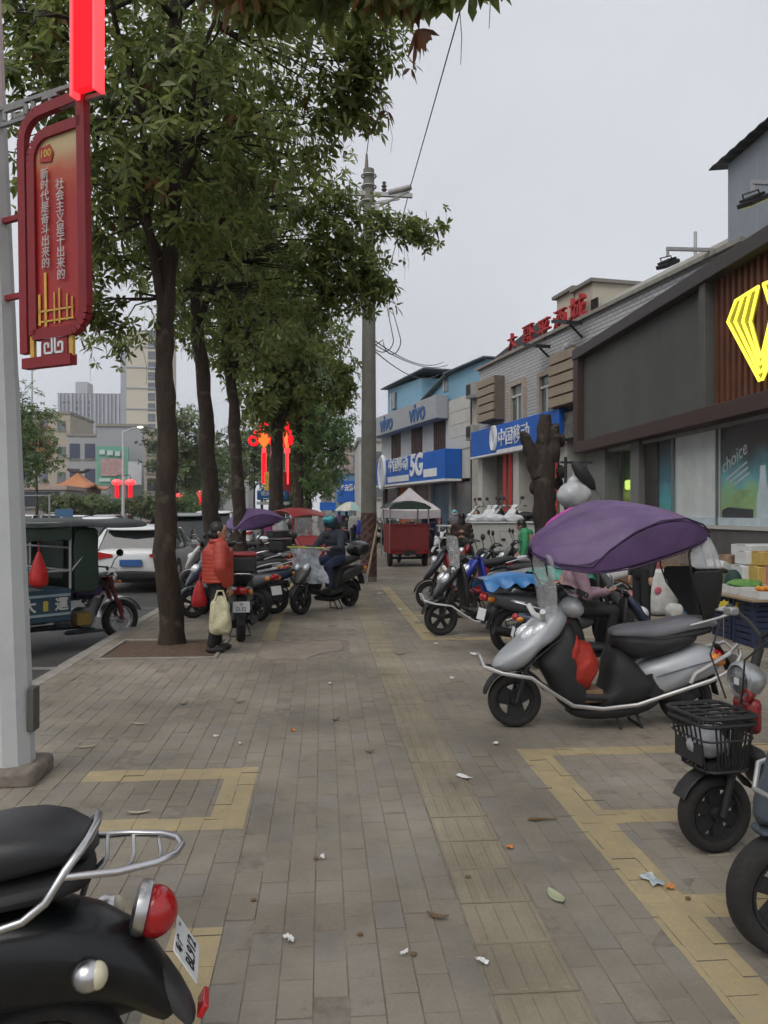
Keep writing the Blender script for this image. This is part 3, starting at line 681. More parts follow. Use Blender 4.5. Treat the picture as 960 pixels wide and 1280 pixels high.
mb = MB(); mb.ell(Fh.pt(s_, z_, 0.16), (.12, .12, .1)); mb.cyl(Fh.pt(s_, z_ + .05, 0.0), Fh.pt(s_, z_ + .05, .16), .03); obj('security_camera', mb, M_white, hb)
for (pa, pb) in ((689, 433), (728, 404)):
    s_, z_ = sz(pa, pb); mb = MB(); Mx = Matrix((Fh.x, Fh.n, UP)).transposed().to_4x4() @ Matrix.Rotation(R(14), 4, 'Y')
    mb.box(Fh.pt(s_, z_, 0.5), (0.95, 0.5, 0.1), M=Mx); mb.bar(Fh.pt(s_, z_ - .05, 0.4), Fh.pt(s_, z_ - .5, -.1), .05, .05); obj('roof_floodlight', mb, M_black, hb)
hp('end_return', -0.02, 0.0, 4.2, zt, -6.9, 0.0, M_plaster)
# raised shop terrace with steps
mb = MB(); Fh0.box(mb, -0.5, 12, 0.0, TERR, 0.0, 2.0)
te = obj('shop_terrace', mb, M_conc, None, bevel=0.02, kind='structure', smooth=False)
for i_ in range(3):
    mb = MB(); Fh0.box(mb, -0.5, 2.0, 0.0, TERR - 0.25 * (i_ + 1) + .06, 2.0 + 0.3 * i_, 2.0 + 0.3 * (i_ + 1)); obj('step', mb, M_conc, te, bevel=0.01)

# ------------------------------------------------ white and blue phone-shop building
A = atg(477, 49.5); B = atg(581, 37.0); dr = (B - A).normalized()
F0 = Facade(A, A + dr * 17.5); sz = F0.sz; Fw = Facade((0, 0), (dr * 17.5)[:2]); wb = thing('phone_shop_building', 'white tiled building with blue rooftop storey and blue phone shop sign', 'building', A)
def wp(name, a0, a1, z0, z1, n0, n1, m, par=None, bevel=0.0): return part(name, Fw, (a0, a1, z0, z1, n0, n1), m, par or wb, bevel)
M_bluewall = mat('blue_sheet_wall', (0.2, 0.38, 0.5), 0.6, var=0.1, scale=0.5, dirt=0.15)
s_e, _ = sz(604, 500); zw = sz(561, 494)[1] - 0.3; zsb = sz(578, 598)[1]; zst = sz(578, 561)[1]
wp('wall', 0, s_e, zsb, zw, -9, 0, M_whitew)
n_ = int((zw - zst) / 0.62)
for i_ in range(n_ + 1):                                            # tile courses with recessed joints
    z0_ = zst + i_ * 0.62; z1_ = min(z0_ + 0.6, zw)
    if z1_ - z0_ > 0.1: wp('tile_course', sz(561, 520)[0] + .05, s_e - 1.0, z0_, z1_, 0.001, 0.035, M_whitew)
wp('corner_pier', s_e - 0.95, s_e, 0, zw, -2, 0.12, mat('weathered_pier', (0.36, 0.34, 0.3), 0.8, var=0.2, scale=1, dirt=0.4))
for z_ in (zst + .3, zst + 2.2):                                        # outdoor units on the corner pier
    u_ = wp('air_conditioner', s_e - .85, s_e - .1, z_, z_ + .62, .13, .48, mat('unit_grey', (.3, .3, .28), .6, dirt=.4), bevel=.02)
    wp('unit_grille', s_e - .78, s_e - .32, z_ + .08, z_ + .54, .481, .5, M_black, u_); wp('unit_bracket', s_e - .85, s_e - .1, z_ - .06, z_ - .01, .13, .5, M_steel, u_)
wp('drain_pipe', s_e - 1.12, s_e - 1.02, 0, zw, .04, .14, mat('pipe_dark', (.09, .085, .08), .6))
# band sign
a0, zb0 = sz(476.5, 543); _, zb1 = sz(476.5, 522); a1, _ = sz(561, 500)
zb0 = sz(561, 523)[1]; zb1 = sz(561, 494)[1]
bs = wp('band_sign', a0, a1, zb0, zb1, 0.04, 0.7, mat('grey_band', (0.34, 0.35, 0.37), 0.5, dirt=0.15), bevel=0.02)
for px, py in ((497, 526), (537, 512.5)):
    s_, z_ = sz(px, py); lettering('band_text', 'vivo', 1.35, mat('band_blue', (0.02, 0.09, 0.25), 0.5), bs, Fw.M(s_, (zb0 + zb1) / 2, 0.71), 0.03, bold=0.03, shear=0.1, stretch=(1.1, 1))
for (p0, p1) in ((490, 501), (515, 528), (543, 557)):                 # brown curtained windows
    s0 = sz(p0, 560)[0]; s1 = sz(p1, 560)[0]
    wd = wp('window', s0, s1, zst + .05, zb0, -0.1, 0.02, mat('brown_curtain', (0.07, 0.035, 0.025), 0.6, var=0.4, scale=3)); 
    for k_ in range(6): wp('curtain_fold', s0 + (s1 - s0) * k_ / 6, s0 + (s1 - s0) * (k_ + .6) / 6, zst + .06, zb0 - .01, 0.021, 0.05, MATS['brown_curtain'], wd)
# blue sign
a0 = sz(478, 600)[0]; a1 = sz(578, 598)[0]
sg = wp('shop_sign', a0, a1, zsb, zst, 0.04, 0.9, M_signblue, bevel=0.02)
wp('sign_lip', a0, a1, zsb - .12, zsb - .01, 0.04, 0.95, M_signwhite, sg)
zc = (zsb + zst) / 2
s_, _ = sz(510, 585)
lettering('sign_text', '中国移动', 0.85, M_signwhite, sg, Fw.M(s_ + 0.9, zc + 0.28, 0.91), 0.03, bold=0.004)
wp('sign_rule', s_ - .9, s_ + 2.7, zc - .62, zc - .3, 0.91, 0.93, M_signwhite, sg)
mb = MB(); mb.tube([Fw.pt(s_ - 1.9 + .55 * math.cos(t), zc + .95 * math.sin(t), .93) for t in [i * math.pi / 10 for i in range(20)]], 0.13, 6, closed=True); mb.bar(Fw.pt(s_ - 1.9, zc - .8, .93), Fw.pt(s_ - 1.9, zc + .8, .93), .2, .12); obj('sign_emblem', mb, M_signwhite, sg)
s_, _ = sz(533, 582); lettering('sign_text', '5G', 1.55, M_signwhite, sg, Fw.M(s_ + .9, zc + .1, .91), 0.03, bold=0.05, shear=0.1)
s_, _ = sz(559, 595); wp('sign_plate', s_ - .9, s_ + .9, zsb + .15, zsb + .55, .91, .93, M_signwhite, sg)
# ground floor glazing
wp('shop_back', 0, s_e - 1, 0, zsb - .13, -3, -2.9, mat('phone_shop_inside', (0.1, 0.08, 0.06), 0.8, var=0.7, scale=0.8))
for s_ in [i * (s_e - 1.2) / 5 for i in range(6)]: wp('shop_pier', s_, s_ + .3, 0, zsb - .13, -.3, 0.0, M_plaster)
for i_ in range(5):
    s0 = i_ * (s_e - 1.2) / 5 + .31; s1 = (i_ + 1) * (s_e - 1.2) / 5 - .01
    m_ = [M_darkglass, mat('orange_poster', (0.5, 0.14, 0.05), 0.5, var=0.4, scale=1.5), mat('dim_goods', (0.16, 0.13, 0.1), 0.5, var=0.6, scale=2), mat('dim_blue', (0.05, 0.1, 0.16), 0.4, var=0.5, scale=1.5), M_greyglass][i_]
    wp('shopfront_pane', s0, s1, 0.35, zsb - .14, -.2, -.16, m_); wp('riser', s0, s1, 0, .35, -.25, -.12, M_plinth)
# blue upper storey, two steps
s1, z1_ = sz(522, 478); _, zl = sz(481, 488)
zr = sz(604, 449)[1]
mb = MB(); mb.prism([(sz(481, 520)[0], zw), (sz(523, 500)[0], zw), (sz(523, 500)[0], sz(523, 472)[1]), (sz(481, 520)[0], sz(481, 487)[1])], Fw.M(0, 0, -3.2), 3.0); obj('blue_storey', mb, M_bluewall, wb, smooth=False)
mb = MB(); mb.prism([(sz(531, 500)[0], zw), (s_e + .1, zw), (s_e + .1, zr), (sz(560, 455)[0], zr), (sz(531, 465)[0], zr - .9)], Fw.M(0, 0, -3.2), 3.1); obj('blue_storey', mb, M_bluewall, wb, smooth=False)
mb = MB(); mb.prism([(sz(523, 500)[0], zw), (sz(531, 500)[0], zw), (sz(531, 500)[0], zr - 1.6), (sz(523, 500)[0], zr - 1.6)], Fw.M(0, 0, -4.2), 1.2); obj('balcony_recess', mb, M_darkglass, wb, smooth=False)
mb = MB(); 
mb.bar(Fw.pt(sz(479, 489)[0], sz(481, 487)[1] + .05, -1.4), Fw.pt(sz(531, 489)[0], sz(523, 472)[1] + .35, -1.5), 3.2, .06); mb.bar(Fw.pt(sz(530, 489)[0], zr - .85, -1.4), Fw.pt(sz(560, 489)[0], zr + .08, -1.5), 3.3, .06); mb.bar(Fw.pt(sz(559, 489)[0], zr + .06, -1.4), Fw.pt(s_e + .3, zr + .06, -1.5), 3.3, .06)
obj('roof', mb, mat('roof_edge_grey', (0.1, 0.12, 0.13), 0.6), wb, smooth=False)
for (p0, p1, pt_, pb) in ((488, 492, 492, 512), (554, 558, 472, 490)):
    s0, zA = sz(p0, pt_); s1_, _ = sz(p1, pt_); zB = sz(p0, pb)[1]; wd = wp('window', s0, s1_, max(zB, zw + .05), zA, -.18, -.06, M_greyglass); wp('frame', s0 - .1, s0 - .01, max(zB, zw + .05), zA, -.2, -.02, M_whitew, wd)
# ------------------------------------------------ farther shops on the right
def block(name, label, x0, x1, y0, y1, h, m, cat='building', rows=0, colsN=0, wm=None, ww=1.2, wh=1.4, side=False, z0=2.5, top=1.2, roofm=None):
    b_ = thing(name, label, cat, ((x0 + x1) / 2, (y0 + y1) / 2, 0)); hx, hy = (x1 - x0) / 2, (y1 - y0) / 2
    mb = MB(); mb.box((0, 0, h / 2 - .15), (2 * hx, 2 * hy, h + .3)); obj('wall', mb, m, b_, smooth=False)
    mb = MB(); mb.box((0, 0, h + .17), (2 * hx + .3, 2 * hy + .3, .34)); obj('parapet', mb, roofm or M_conc, b_, smooth=False)
    if rows:
        wm = wm or M_greyglass
        q_ = MB(); q_.box((0, 0, 0), (ww, .12, wh)); wme = q_.mesh('window'); wme.materials.append(wm)
        fr_ = MB(); fr_.box((0, 0, -wh / 2 - .08), (ww + .3, .3, .14)); sme = fr_.mesh('sill'); sme.materials.append(M_conc)
        for r_ in range(rows):
            z_ = z0 + (h - top - z0) * (r_ / max(1, rows - 1))
            for c in range(colsN):
                x_ = -hx + 2 * hx * (c + .5) / colsN
                o = bpy.data.objects.new('window', wme); COL.objects.link(o); o.parent = b_; o.location = (x_, -hy - .02, z_)
                o2 = bpy.data.objects.new('sill', sme); COL.objects.link(o2); o2.parent = o
            if side:
                for c in range(side):
                    o = bpy.data.objects.new('window', wme); COL.objects.link(o); o.parent = b_; o.location = (hx + .02, -hy + 2 * hy * (c + .5) / side, z_); o.rotation_euler = (0, 0, R(90))
    return b_
p0 = atg(417, 74); p1 = atg(449, 74)
block('blue_kiosk_building', 'pale blue low shop building farther along the street', p0.x, p0.x + 9, p0.y, p0.y + 12, zat(592, 74), mat('pale_blue_wall', (0.17, 0.31, 0.42), 0.7, dirt=0.2))
sgn = thing('hanging_shop_sign', 'blue panel sign with white lettering in front of pale blue shop', 'sign', (p0.x, p0.y - .4, 0))
mb = MB(); mb.box((1.3, 0, (zat(601, 74) + zat(628, 74)) / 2), (1.95, .3, 27 / 980 * 74)); obj('board', mb, M_signblue, sgn, smooth=False, bevel=.03)
mb = MB()
for x_ in (.5, 2.1): mb.cyl((x_, 0, 0), (x_, 0, zat(627, 74)), .06)
obj('post', mb, M_steel, sgn)
lettering('sign_text', '移动', .72, M_signwhite, sgn, frame_mat((1.0, -.17, zat(611, 74)), (1, 0, 0), UP), .01, bold=.02)
lettering('sign_text', '5G', .85, M_signwhite, sgn, frame_mat((1.95, -.17, zat(610, 74)), (1, 0, 0), UP), .01, bold=.02)
p0 = atg(432, 92)
block('pink_walled_building', 'pinkish low building with flat cornice farther along the street', p0.x, p0.x + 12, p0.y, p0.y + 14, zat(560, 92), mat('pinkish_wall', (0.36, 0.28, 0.26), 0.8, dirt=0.25), rows=2, colsN=4, z0=4.5, top=1.5)
p0 = atg(449, 64)
block('white_narrow_building', 'white narrow building beside the phone shop building', p0.x, p0.x + 5, p0.y, p0.y + 9, zat(552, 64), mat('offwhite_wall', (0.45, 0.44, 0.42), 0.8, dirt=0.25), rows=2, colsN=2, z0=3.5, top=1.5)
p0 = atg(401, 120)
block('far_grey_building', 'far pale grey street building seen below the tree crowns', p0.x, p0.x + 8, p0.y, p0.y + 30, zat(577, 120), mat('far_grey_wall', (0.34, 0.34, 0.33), 0.8), rows=2, colsN=3, z0=4, top=1.5)

# ------------------------------------------------ far side of the road
# grey slab tower
d = 400; p0 = atg(72, d); p1 = atg(154, d); H = zat(492, d)
M_tow = mat('far_tower_grey', (0.34, 0.36, 0.4), 0.8, var=0.06, scale=0.05)
tb = block('slab_tower', 'far grey residential slab tower with pale vertical piers', p0.x, p1.x, p0.y, p0.y + 20, H, M_tow)
hx = (p1.x - p0.x) / 2; M_rib = mat('tower_rib', (0.4, 0.41, 0.43), 0.8)
for k_ in range(17):
    mb = MB(); x_ = -hx + 2 * hx * (k_ + .5) / 17; mb.box((x_, -10.4, H / 2), (.55 if k_ % 3 else 1.0, .9, H)); obj('pier', mb, M_rib, tb, smooth=False)
mb = MB(); mb.box((-hx * .38, 0, H + 3.5), (6, 10, 7)); obj('lift_house', mb, M_rib, tb)
mb = MB(); mb.box((2.6, 0, .0), (1.5, .2, 1.7)); q_ = MB(); q_.box((0, 0, 0), (1.6, .2, 1.7)); wme = q_.mesh('window'); wme.materials.append(M_greyglass)
for r_ in range(17):
    for c in range(4):
        o = bpy.data.objects.new('window', wme); COL.objects.link(o); o.parent = tb; o.location = (-hx * .62 + c * 3.1, -10.12, 8 + r_ * 3.1)
# cream tower
d = 230; p0 = atg(158, d); p1 = atg(207, d); H = zat(414, d)
M_ct = mat('cream_tower', (0.55, 0.5, 0.4), 0.85, var=0.05, scale=0.1)
tb = block('cream_tower', 'tall cream tower block with single column of windows', p0.x, p1.x, p0.y, p0.y + 16, H, M_ct)
hx = (p1.x - p0.x) / 2
mb = MB(); mb.box((-hx - .9, -6, H / 2 - 1), (1.7, 3.5, H - 2)); obj('service_shaft', mb, M_tow, tb, smooth=False)
q_ = MB(); q_.box((0, 0, 0), (2.1, .25, 2.3)); wme = q_.mesh('window'); wme.materials.append(M_greyglass)
for r_ in range(17):
    for x_ in (hx - 4.2,):
        o = bpy.data.objects.new('window', wme); COL.objects.link(o); o.parent = tb; o.location = (x_, -8.03, 5 + r_ * 3.05)
for r_ in range(8):
    mb = MB(); mb.box((0, -8.1, 7.5 + r_ * 6.1), (2 * hx + .1, .25, .28)); obj('floor_band', mb, M_tow, tb, smooth=False)
# mid-distance blocks
p0 = atg(50, 118); p1 = atg(87, 118)
block('beige_block', 'beige four-storey block with paired windows', p0.x - 6, p1.x, p0.y, p0.y + 12, zat(517, 118), mat('beige_wall', (0.4, 0.35, 0.28), 0.85, dirt=0.15), rows=4, colsN=4, z0=3, top=1.8)
p0 = atg(84, 104); p1 = atg(121, 104)
block('grey_window_block', 'pale grey block with dark windows behind the orange roof', p0.x, p1.x, p0.y, p0.y + 10, zat(545, 104), mat('pale_grey_wall', (0.36, 0.37, 0.37), 0.85, dirt=0.2), rows=3, colsN=2, ww=1.3, wh=2.0, z0=3, top=2.0, wm=mat('blue_grey_glass', (0.06, 0.07, 0.11), 0.2))
p0 = atg(121, 98); p1 = atg(180, 98)
bb_ = block('blank_wall_block', 'grey block with blank gable carrying a green billboard', p0.x, p1.x, p0.y, p0.y + 10, zat(533, 98), mat('blank_grey', (0.33, 0.34, 0.36), 0.8, var=0.06, scale=0.3))
d = 96; bo = thing('billboard', 'green framed billboard with pink panel on blank grey wall', 'billboard', atg(139, d))
M_bg = mat('billboard_green', (0.13, 0.36, 0.26), 0.6, var=0.2, scale=0.6)
def bbox(name, px0, px1, py0, py1, m, dd, par, th=.25):
    a_ = P(px0, py0, dd) - bo.location; b_2 = P(px1, py1, dd) - bo.location
    mb = MB(); mb.box(((a_.x + b_2.x) / 2, a_.y, (a_.z + b_2.z) / 2), (abs(b_2.x - a_.x), th, abs(a_.z - b_2.z))); return obj(name, mb, m, par, smooth=False)
bb1 = bbox('board', 121, 160, 558, 606, M_bg, d, bo)
bbox('pink_panel', 126, 153, 573, 595, mat('billboard_pink', (0.42, 0.27, 0.26), 0.6, var=0.25, scale=1.5), d - .2, bo, .1)
M_pale = mat('billboard_pale', (0.5, 0.58, 0.55), 0.6, var=0.1)
for k_, (x0_, x1_) in enumerate(((124, 131), (134, 141), (144, 150))): bbox('printed_character', x0_, x1_, 562 + k_, 568 + k_, M_pale, d - .2, bo, .1)
bbox('printed_line', 124, 138, 598, 602, M_pale, d - .2, bo, .1)
bbox('white_panel', 160.5, 177, 577, 606, mat('billboard_white', (0.5, 0.52, 0.54), 0.6, var=0.15, scale=1), d, bo)
mb = MB()
for x_ in (-1.5, 1.5): mb.bar((x_, .6, -.2), (x_, .6, zat(560, d)), .2, .2)
obj('support', mb, M_steel, bo)
p0 = atg(180, 92); p1 = atg(204, 92)
block('brown_window_block', 'narrow block with dark window bands beside the cream tower', p0.x, p1.x, p0.y, p0.y + 14, zat(540, 92), mat('tan_wall', (0.34, 0.3, 0.26), 0.85, dirt=0.15), rows=4, colsN=1, ww=1.5, wh=1.5, z0=2.6, top=1.8, wm=M_darkglass, side=4)
# pavilion with sweeping orange roof
d = 74; c = atg(98, d); pv = thing('pavilion', 'pavilion with upswept orange tiled roof across the road', 'pavilion', c)
def px2(x): return (x - 98) / FPX * d
zE = zat(611, d); zR = zat(590, d)
M_tile = mat('orange_roof_tile', (0.42, 0.17, 0.07), 0.7, var=0.2, scale=1.5, bump=0.3, bscale=12)
mb = MB(); N_ = 16
def roof_pt(u, v):                          # u -1..1 along x, v -1..1 along y ; concave hip roof with lifted corners
    m_ = max(abs(u), abs(v)); r_ = 1 - m_
    z_ = zE + (zR - zE) * (r_ ** 1.6) + .45 * (abs(u * v) ** 3)
    return (u * px2(128), v * 2.4, z_)
mb.sheet([[roof_pt(-1 + 2 * i / N_, -1 + 2 * j / N_) for i in range(N_ + 1)] for j in range(N_ + 1)], .15); obj('roof', mb, M_tile, pv)
mb = MB(); mb.tube([(px2(85), 0, zR + .25), (px2(92), 0, zR), (px2(104), 0, zR), (px2(111), 0, zR + .25)], .14, 8); obj('ridge', mb, mat('ridge_dark', (0.05, 0.04, 0.035), 0.8), pv)
mb = MB(); mb.box((0, 0, zE / 2), (px2(122) * 2 - .5, 4, zE)); obj('wall', mb, mat('tan_plaster', (0.33, 0.24, 0.16), 0.8, dirt=0.2), pv)
mb = MB(); mb.box((px2(99), -2.05, zat(620, d)), (px2(110) - px2(88), .1, zat(614, d) - zat(626, d))); obj('window', mb, M_darkglass, pv)
d = 66; p0 = atg(18, d); p1 = atg(80, d)
wg = block('low_wing', 'low grey building with wide dark opening beside the pavilion', p0.x, p1.x, p0.y, p0.y + 6, zat(612, d), mat('wing_wall', (0.3, 0.28, 0.26), 0.85, dirt=0.2), rows=1, colsN=1, ww=3.2, wh=1.25, z0=zat(624, d), wm=M_darkglass, roofm=mat('pink_parapet', (0.42, 0.33, 0.28), 0.8))
# long far building line and wall closing the view on the far side
p0 = atg(205, 150)
block('pale_street_block', 'far pale street block between the tree trunks', p0.x - 2, p0.x + 16, p0.y, p0.y + 12, zat(560, 150), mat('far_pale', (0.35, 0.35, 0.34), 0.85), rows=3, colsN=5, z0=3, top=2)
# ================================================================== TREES
def leaf_mat(name, c1, c2, c3, trans=0.25):
    m = bpy.data.materials.new(name); m.use_nodes = True; n = m.node_tree.nodes; l = m.node_tree.links; b = n['Principled BSDF']
    ge = n.new('ShaderNodeNewGeometry'); ra = n.new('ShaderNodeValToRGB'); e = ra.color_ramp.elements
    e[0].color = (*c1, 1); e[1].color = (*c3, 1); k = e.new(0.55); k.color = (*c2, 1)
    l.new(ge.outputs['Random Per Island'], ra.inputs[0])
    nz_ = n.new('ShaderNodeTexNoise'); nz_.inputs['Scale'].default_value = 1.1; nz_.inputs['Detail'].default_value = 3; l.new(ge.outputs['Position'], nz_.inputs['Vector'])
    mp = n.new('ShaderNodeMapRange'); mp.inputs[3].default_value = 0.6; mp.inputs[4].default_value = 1.4; l.new(nz_.outputs[0], mp.inputs[0])
    v = n.new('ShaderNodeVectorMath'); v.operation = 'SCALE'; l.new(ra.outputs[0], v.inputs[0]); l.new(mp.outputs[0], v.inputs['Scale'])
    l.new(v.outputs[0], b.inputs['Base Color']); b.inputs['Roughness'].default_value = 0.42
    tr = n.new('ShaderNodeBsdfTranslucent'); l.new(v.outputs[0], tr.inputs['Color'])
    mx = n.new('ShaderNodeMixShader'); mx.inputs[0].default_value = trans
    l.new(b.outputs[0], mx.inputs[1]); l.new(tr.outputs[0], mx.inputs[2]); l.new(mx.outputs[0], n['Material Output'].inputs['Surface'])
    return m
M_leaf = leaf_mat('leaf_green', (0.09, 0.13, 0.03), (0.18, 0.235, 0.06), (0.31, 0.34, 0.11), 0.55)
M_leaf2 = leaf_mat('leaf_green_light', (0.07, 0.1, 0.03), (0.11, 0.15, 0.045), (0.16, 0.19, 0.06))
M_leaf3 = leaf_mat('leaf_green_deep', (0.07, 0.13, 0.035), (0.12, 0.2, 0.055), (0.18, 0.26, 0.08), 0.5)
M_leaforange = leaf_mat('leaf_orange', (0.25, 0.1, 0.05), (0.4, 0.2, 0.1), (0.5, 0.3, 0.16))
M_leafdead = leaf_mat('leaf_dead', (0.14, 0.06, 0.025), (0.2, 0.09, 0.035), (0.26, 0.13, 0.05), 0.35)
M_pod = mat('seed_pod', (0.13, 0.14, 0.06), 0.7, var=0.3)
def bark_mat(name, col):
    m = bpy.data.materials.new(name); m.use_nodes = True; n = m.node_tree.nodes; l = m.node_tree.links; b = n['Principled BSDF']
    ge = n.new('ShaderNodeNewGeometry'); mpn = n.new('ShaderNodeMapping'); mpn.inputs['Scale'].default_value = (1, 1, 0.28); l.new(ge.outputs['Position'], mpn.inputs[0])
    no = n.new('ShaderNodeTexNoise'); no.inputs['Scale'].default_value = 16; no.inputs['Detail'].default_value = 8; no.inputs['Roughness'].default_value = 0.7; l.new(mpn.outputs[0], no.inputs[0])
    ra = n.new('ShaderNodeValToRGB'); e = ra.color_ramp.elements; e[0].position = .3; e[1].position = .75
    e[0].color = (*[c * .45 for c in col], 1); e[1].color = (*[c * 1.6 for c in col], 1); l.new(no.outputs[0], ra.inputs[0])
    lich = n.new('ShaderNodeTexNoise'); lich.inputs['Scale'].default_value = 5; lich.inputs['Detail'].default_value = 7; l.new(ge.outputs['Position'], lich.inputs[0])
    mr_ = n.new('ShaderNodeMapRange'); mr_.inputs[1].default_value = .6; mr_.inputs[2].default_value = .7; mr_.inputs[4].default_value = .55; l.new(lich.outputs[0], mr_.inputs[0])
    mx = n.new('ShaderNodeMixRGB'); l.new(mr_.outputs[0], mx.inputs[0]); l.new(ra.outputs[0], mx.inputs[1]); mx.inputs[2].default_value = (.13, .115, .085, 1)
    l.new(mx.outputs[0], b.inputs['Base Color']); b.inputs['Roughness'].default_value = .9
    bp = n.new('ShaderNodeBump'); bp.inputs['Strength'].default_value = 1; bp.inputs['Distance'].default_value = .02; l.new(no.outputs[0], bp.inputs['Height']); l.new(bp.outputs[0], b.inputs['Normal'])
    return m
M_bark = bark_mat('bark', (0.042, 0.029, 0.02))
M_barkstump = bark_mat('bark_stump', (0.042, 0.03, 0.023))

def leaf_mesh(name, pos, axis, k, L, W, droop, m, rng):
    """whorls of k leaves at pos (N,3) around axis (N,3): every leaf two folded quads"""
    N = len(pos); pos = np.repeat(pos, k, 0); axis = np.repeat(axis, k, 0)
    th = np.tile(np.arange(k) * 2 * np.pi / k, N) + np.repeat(rng.uniform(0, 6.28, N), k) + rng.normal(0, .25, N * k)
    a = np.where(np.abs(axis[:, 2:3]) < .9, np.array([[0, 0, 1.]]), np.array([[1., 0, 0]]))
    u = np.cross(axis, a); u /= np.linalg.norm(u, axis=1, keepdims=True); v = np.cross(axis, u)
    el = rng.normal(R(8), R(22), N * k)[:, None]
    rad = u * np.cos(th)[:, None] + v * np.sin(th)[:, None]
    d = rad * np.cos(el) + axis * np.sin(el); d[:, 2] -= droop; d /= np.linalg.norm(d, axis=1, keepdims=True)
    sd = np.cross(d, axis); sd /= (np.linalg.norm(sd, axis=1, keepdims=True) + 1e-6); nr = np.cross(sd, d)
    ll = (L * np.repeat(rng.uniform(.65, 1.2, N), k) * rng.uniform(.7, 1.2, N * k))[:, None]; ww = (W * rng.uniform(.8, 1.2, N * k))[:, None]
    def pt(t, w, f): return pos + d * ll * t + sd * ww * w + nr * ww * f - np.array([[0, 0, 1.]]) * ll * (droop * .5 * t * t)
    V = np.stack([pt(.04, 0, 0), pt(.36, .36, .12), pt(.7, .5, .12), pt(1, 0, 0), pt(.7, -.5, .12), pt(.36, -.36, .12)], 1).reshape(-1, 3)
    n = N * k; base = (np.arange(n) * 6)[:, None]
    q = np.concatenate([base + np.array([[0, 3, 2, 1]]), base + np.array([[0, 5, 4, 3]])], 1).reshape(-1).astype(np.int32)
    me = bpy.data.meshes.new(name); me.vertices.add(len(V)); me.vertices.foreach_set('co', V.reshape(-1).astype(np.float32))
    me.loops.add(len(q)); me.loops.foreach_set('vertex_index', q); me.polygons.add(len(q) // 4); me.polygons.foreach_set('loop_start', np.arange(0, len(q), 4, dtype=np.int32))
    me.update(calc_edges=True); me.materials.append(m); return me

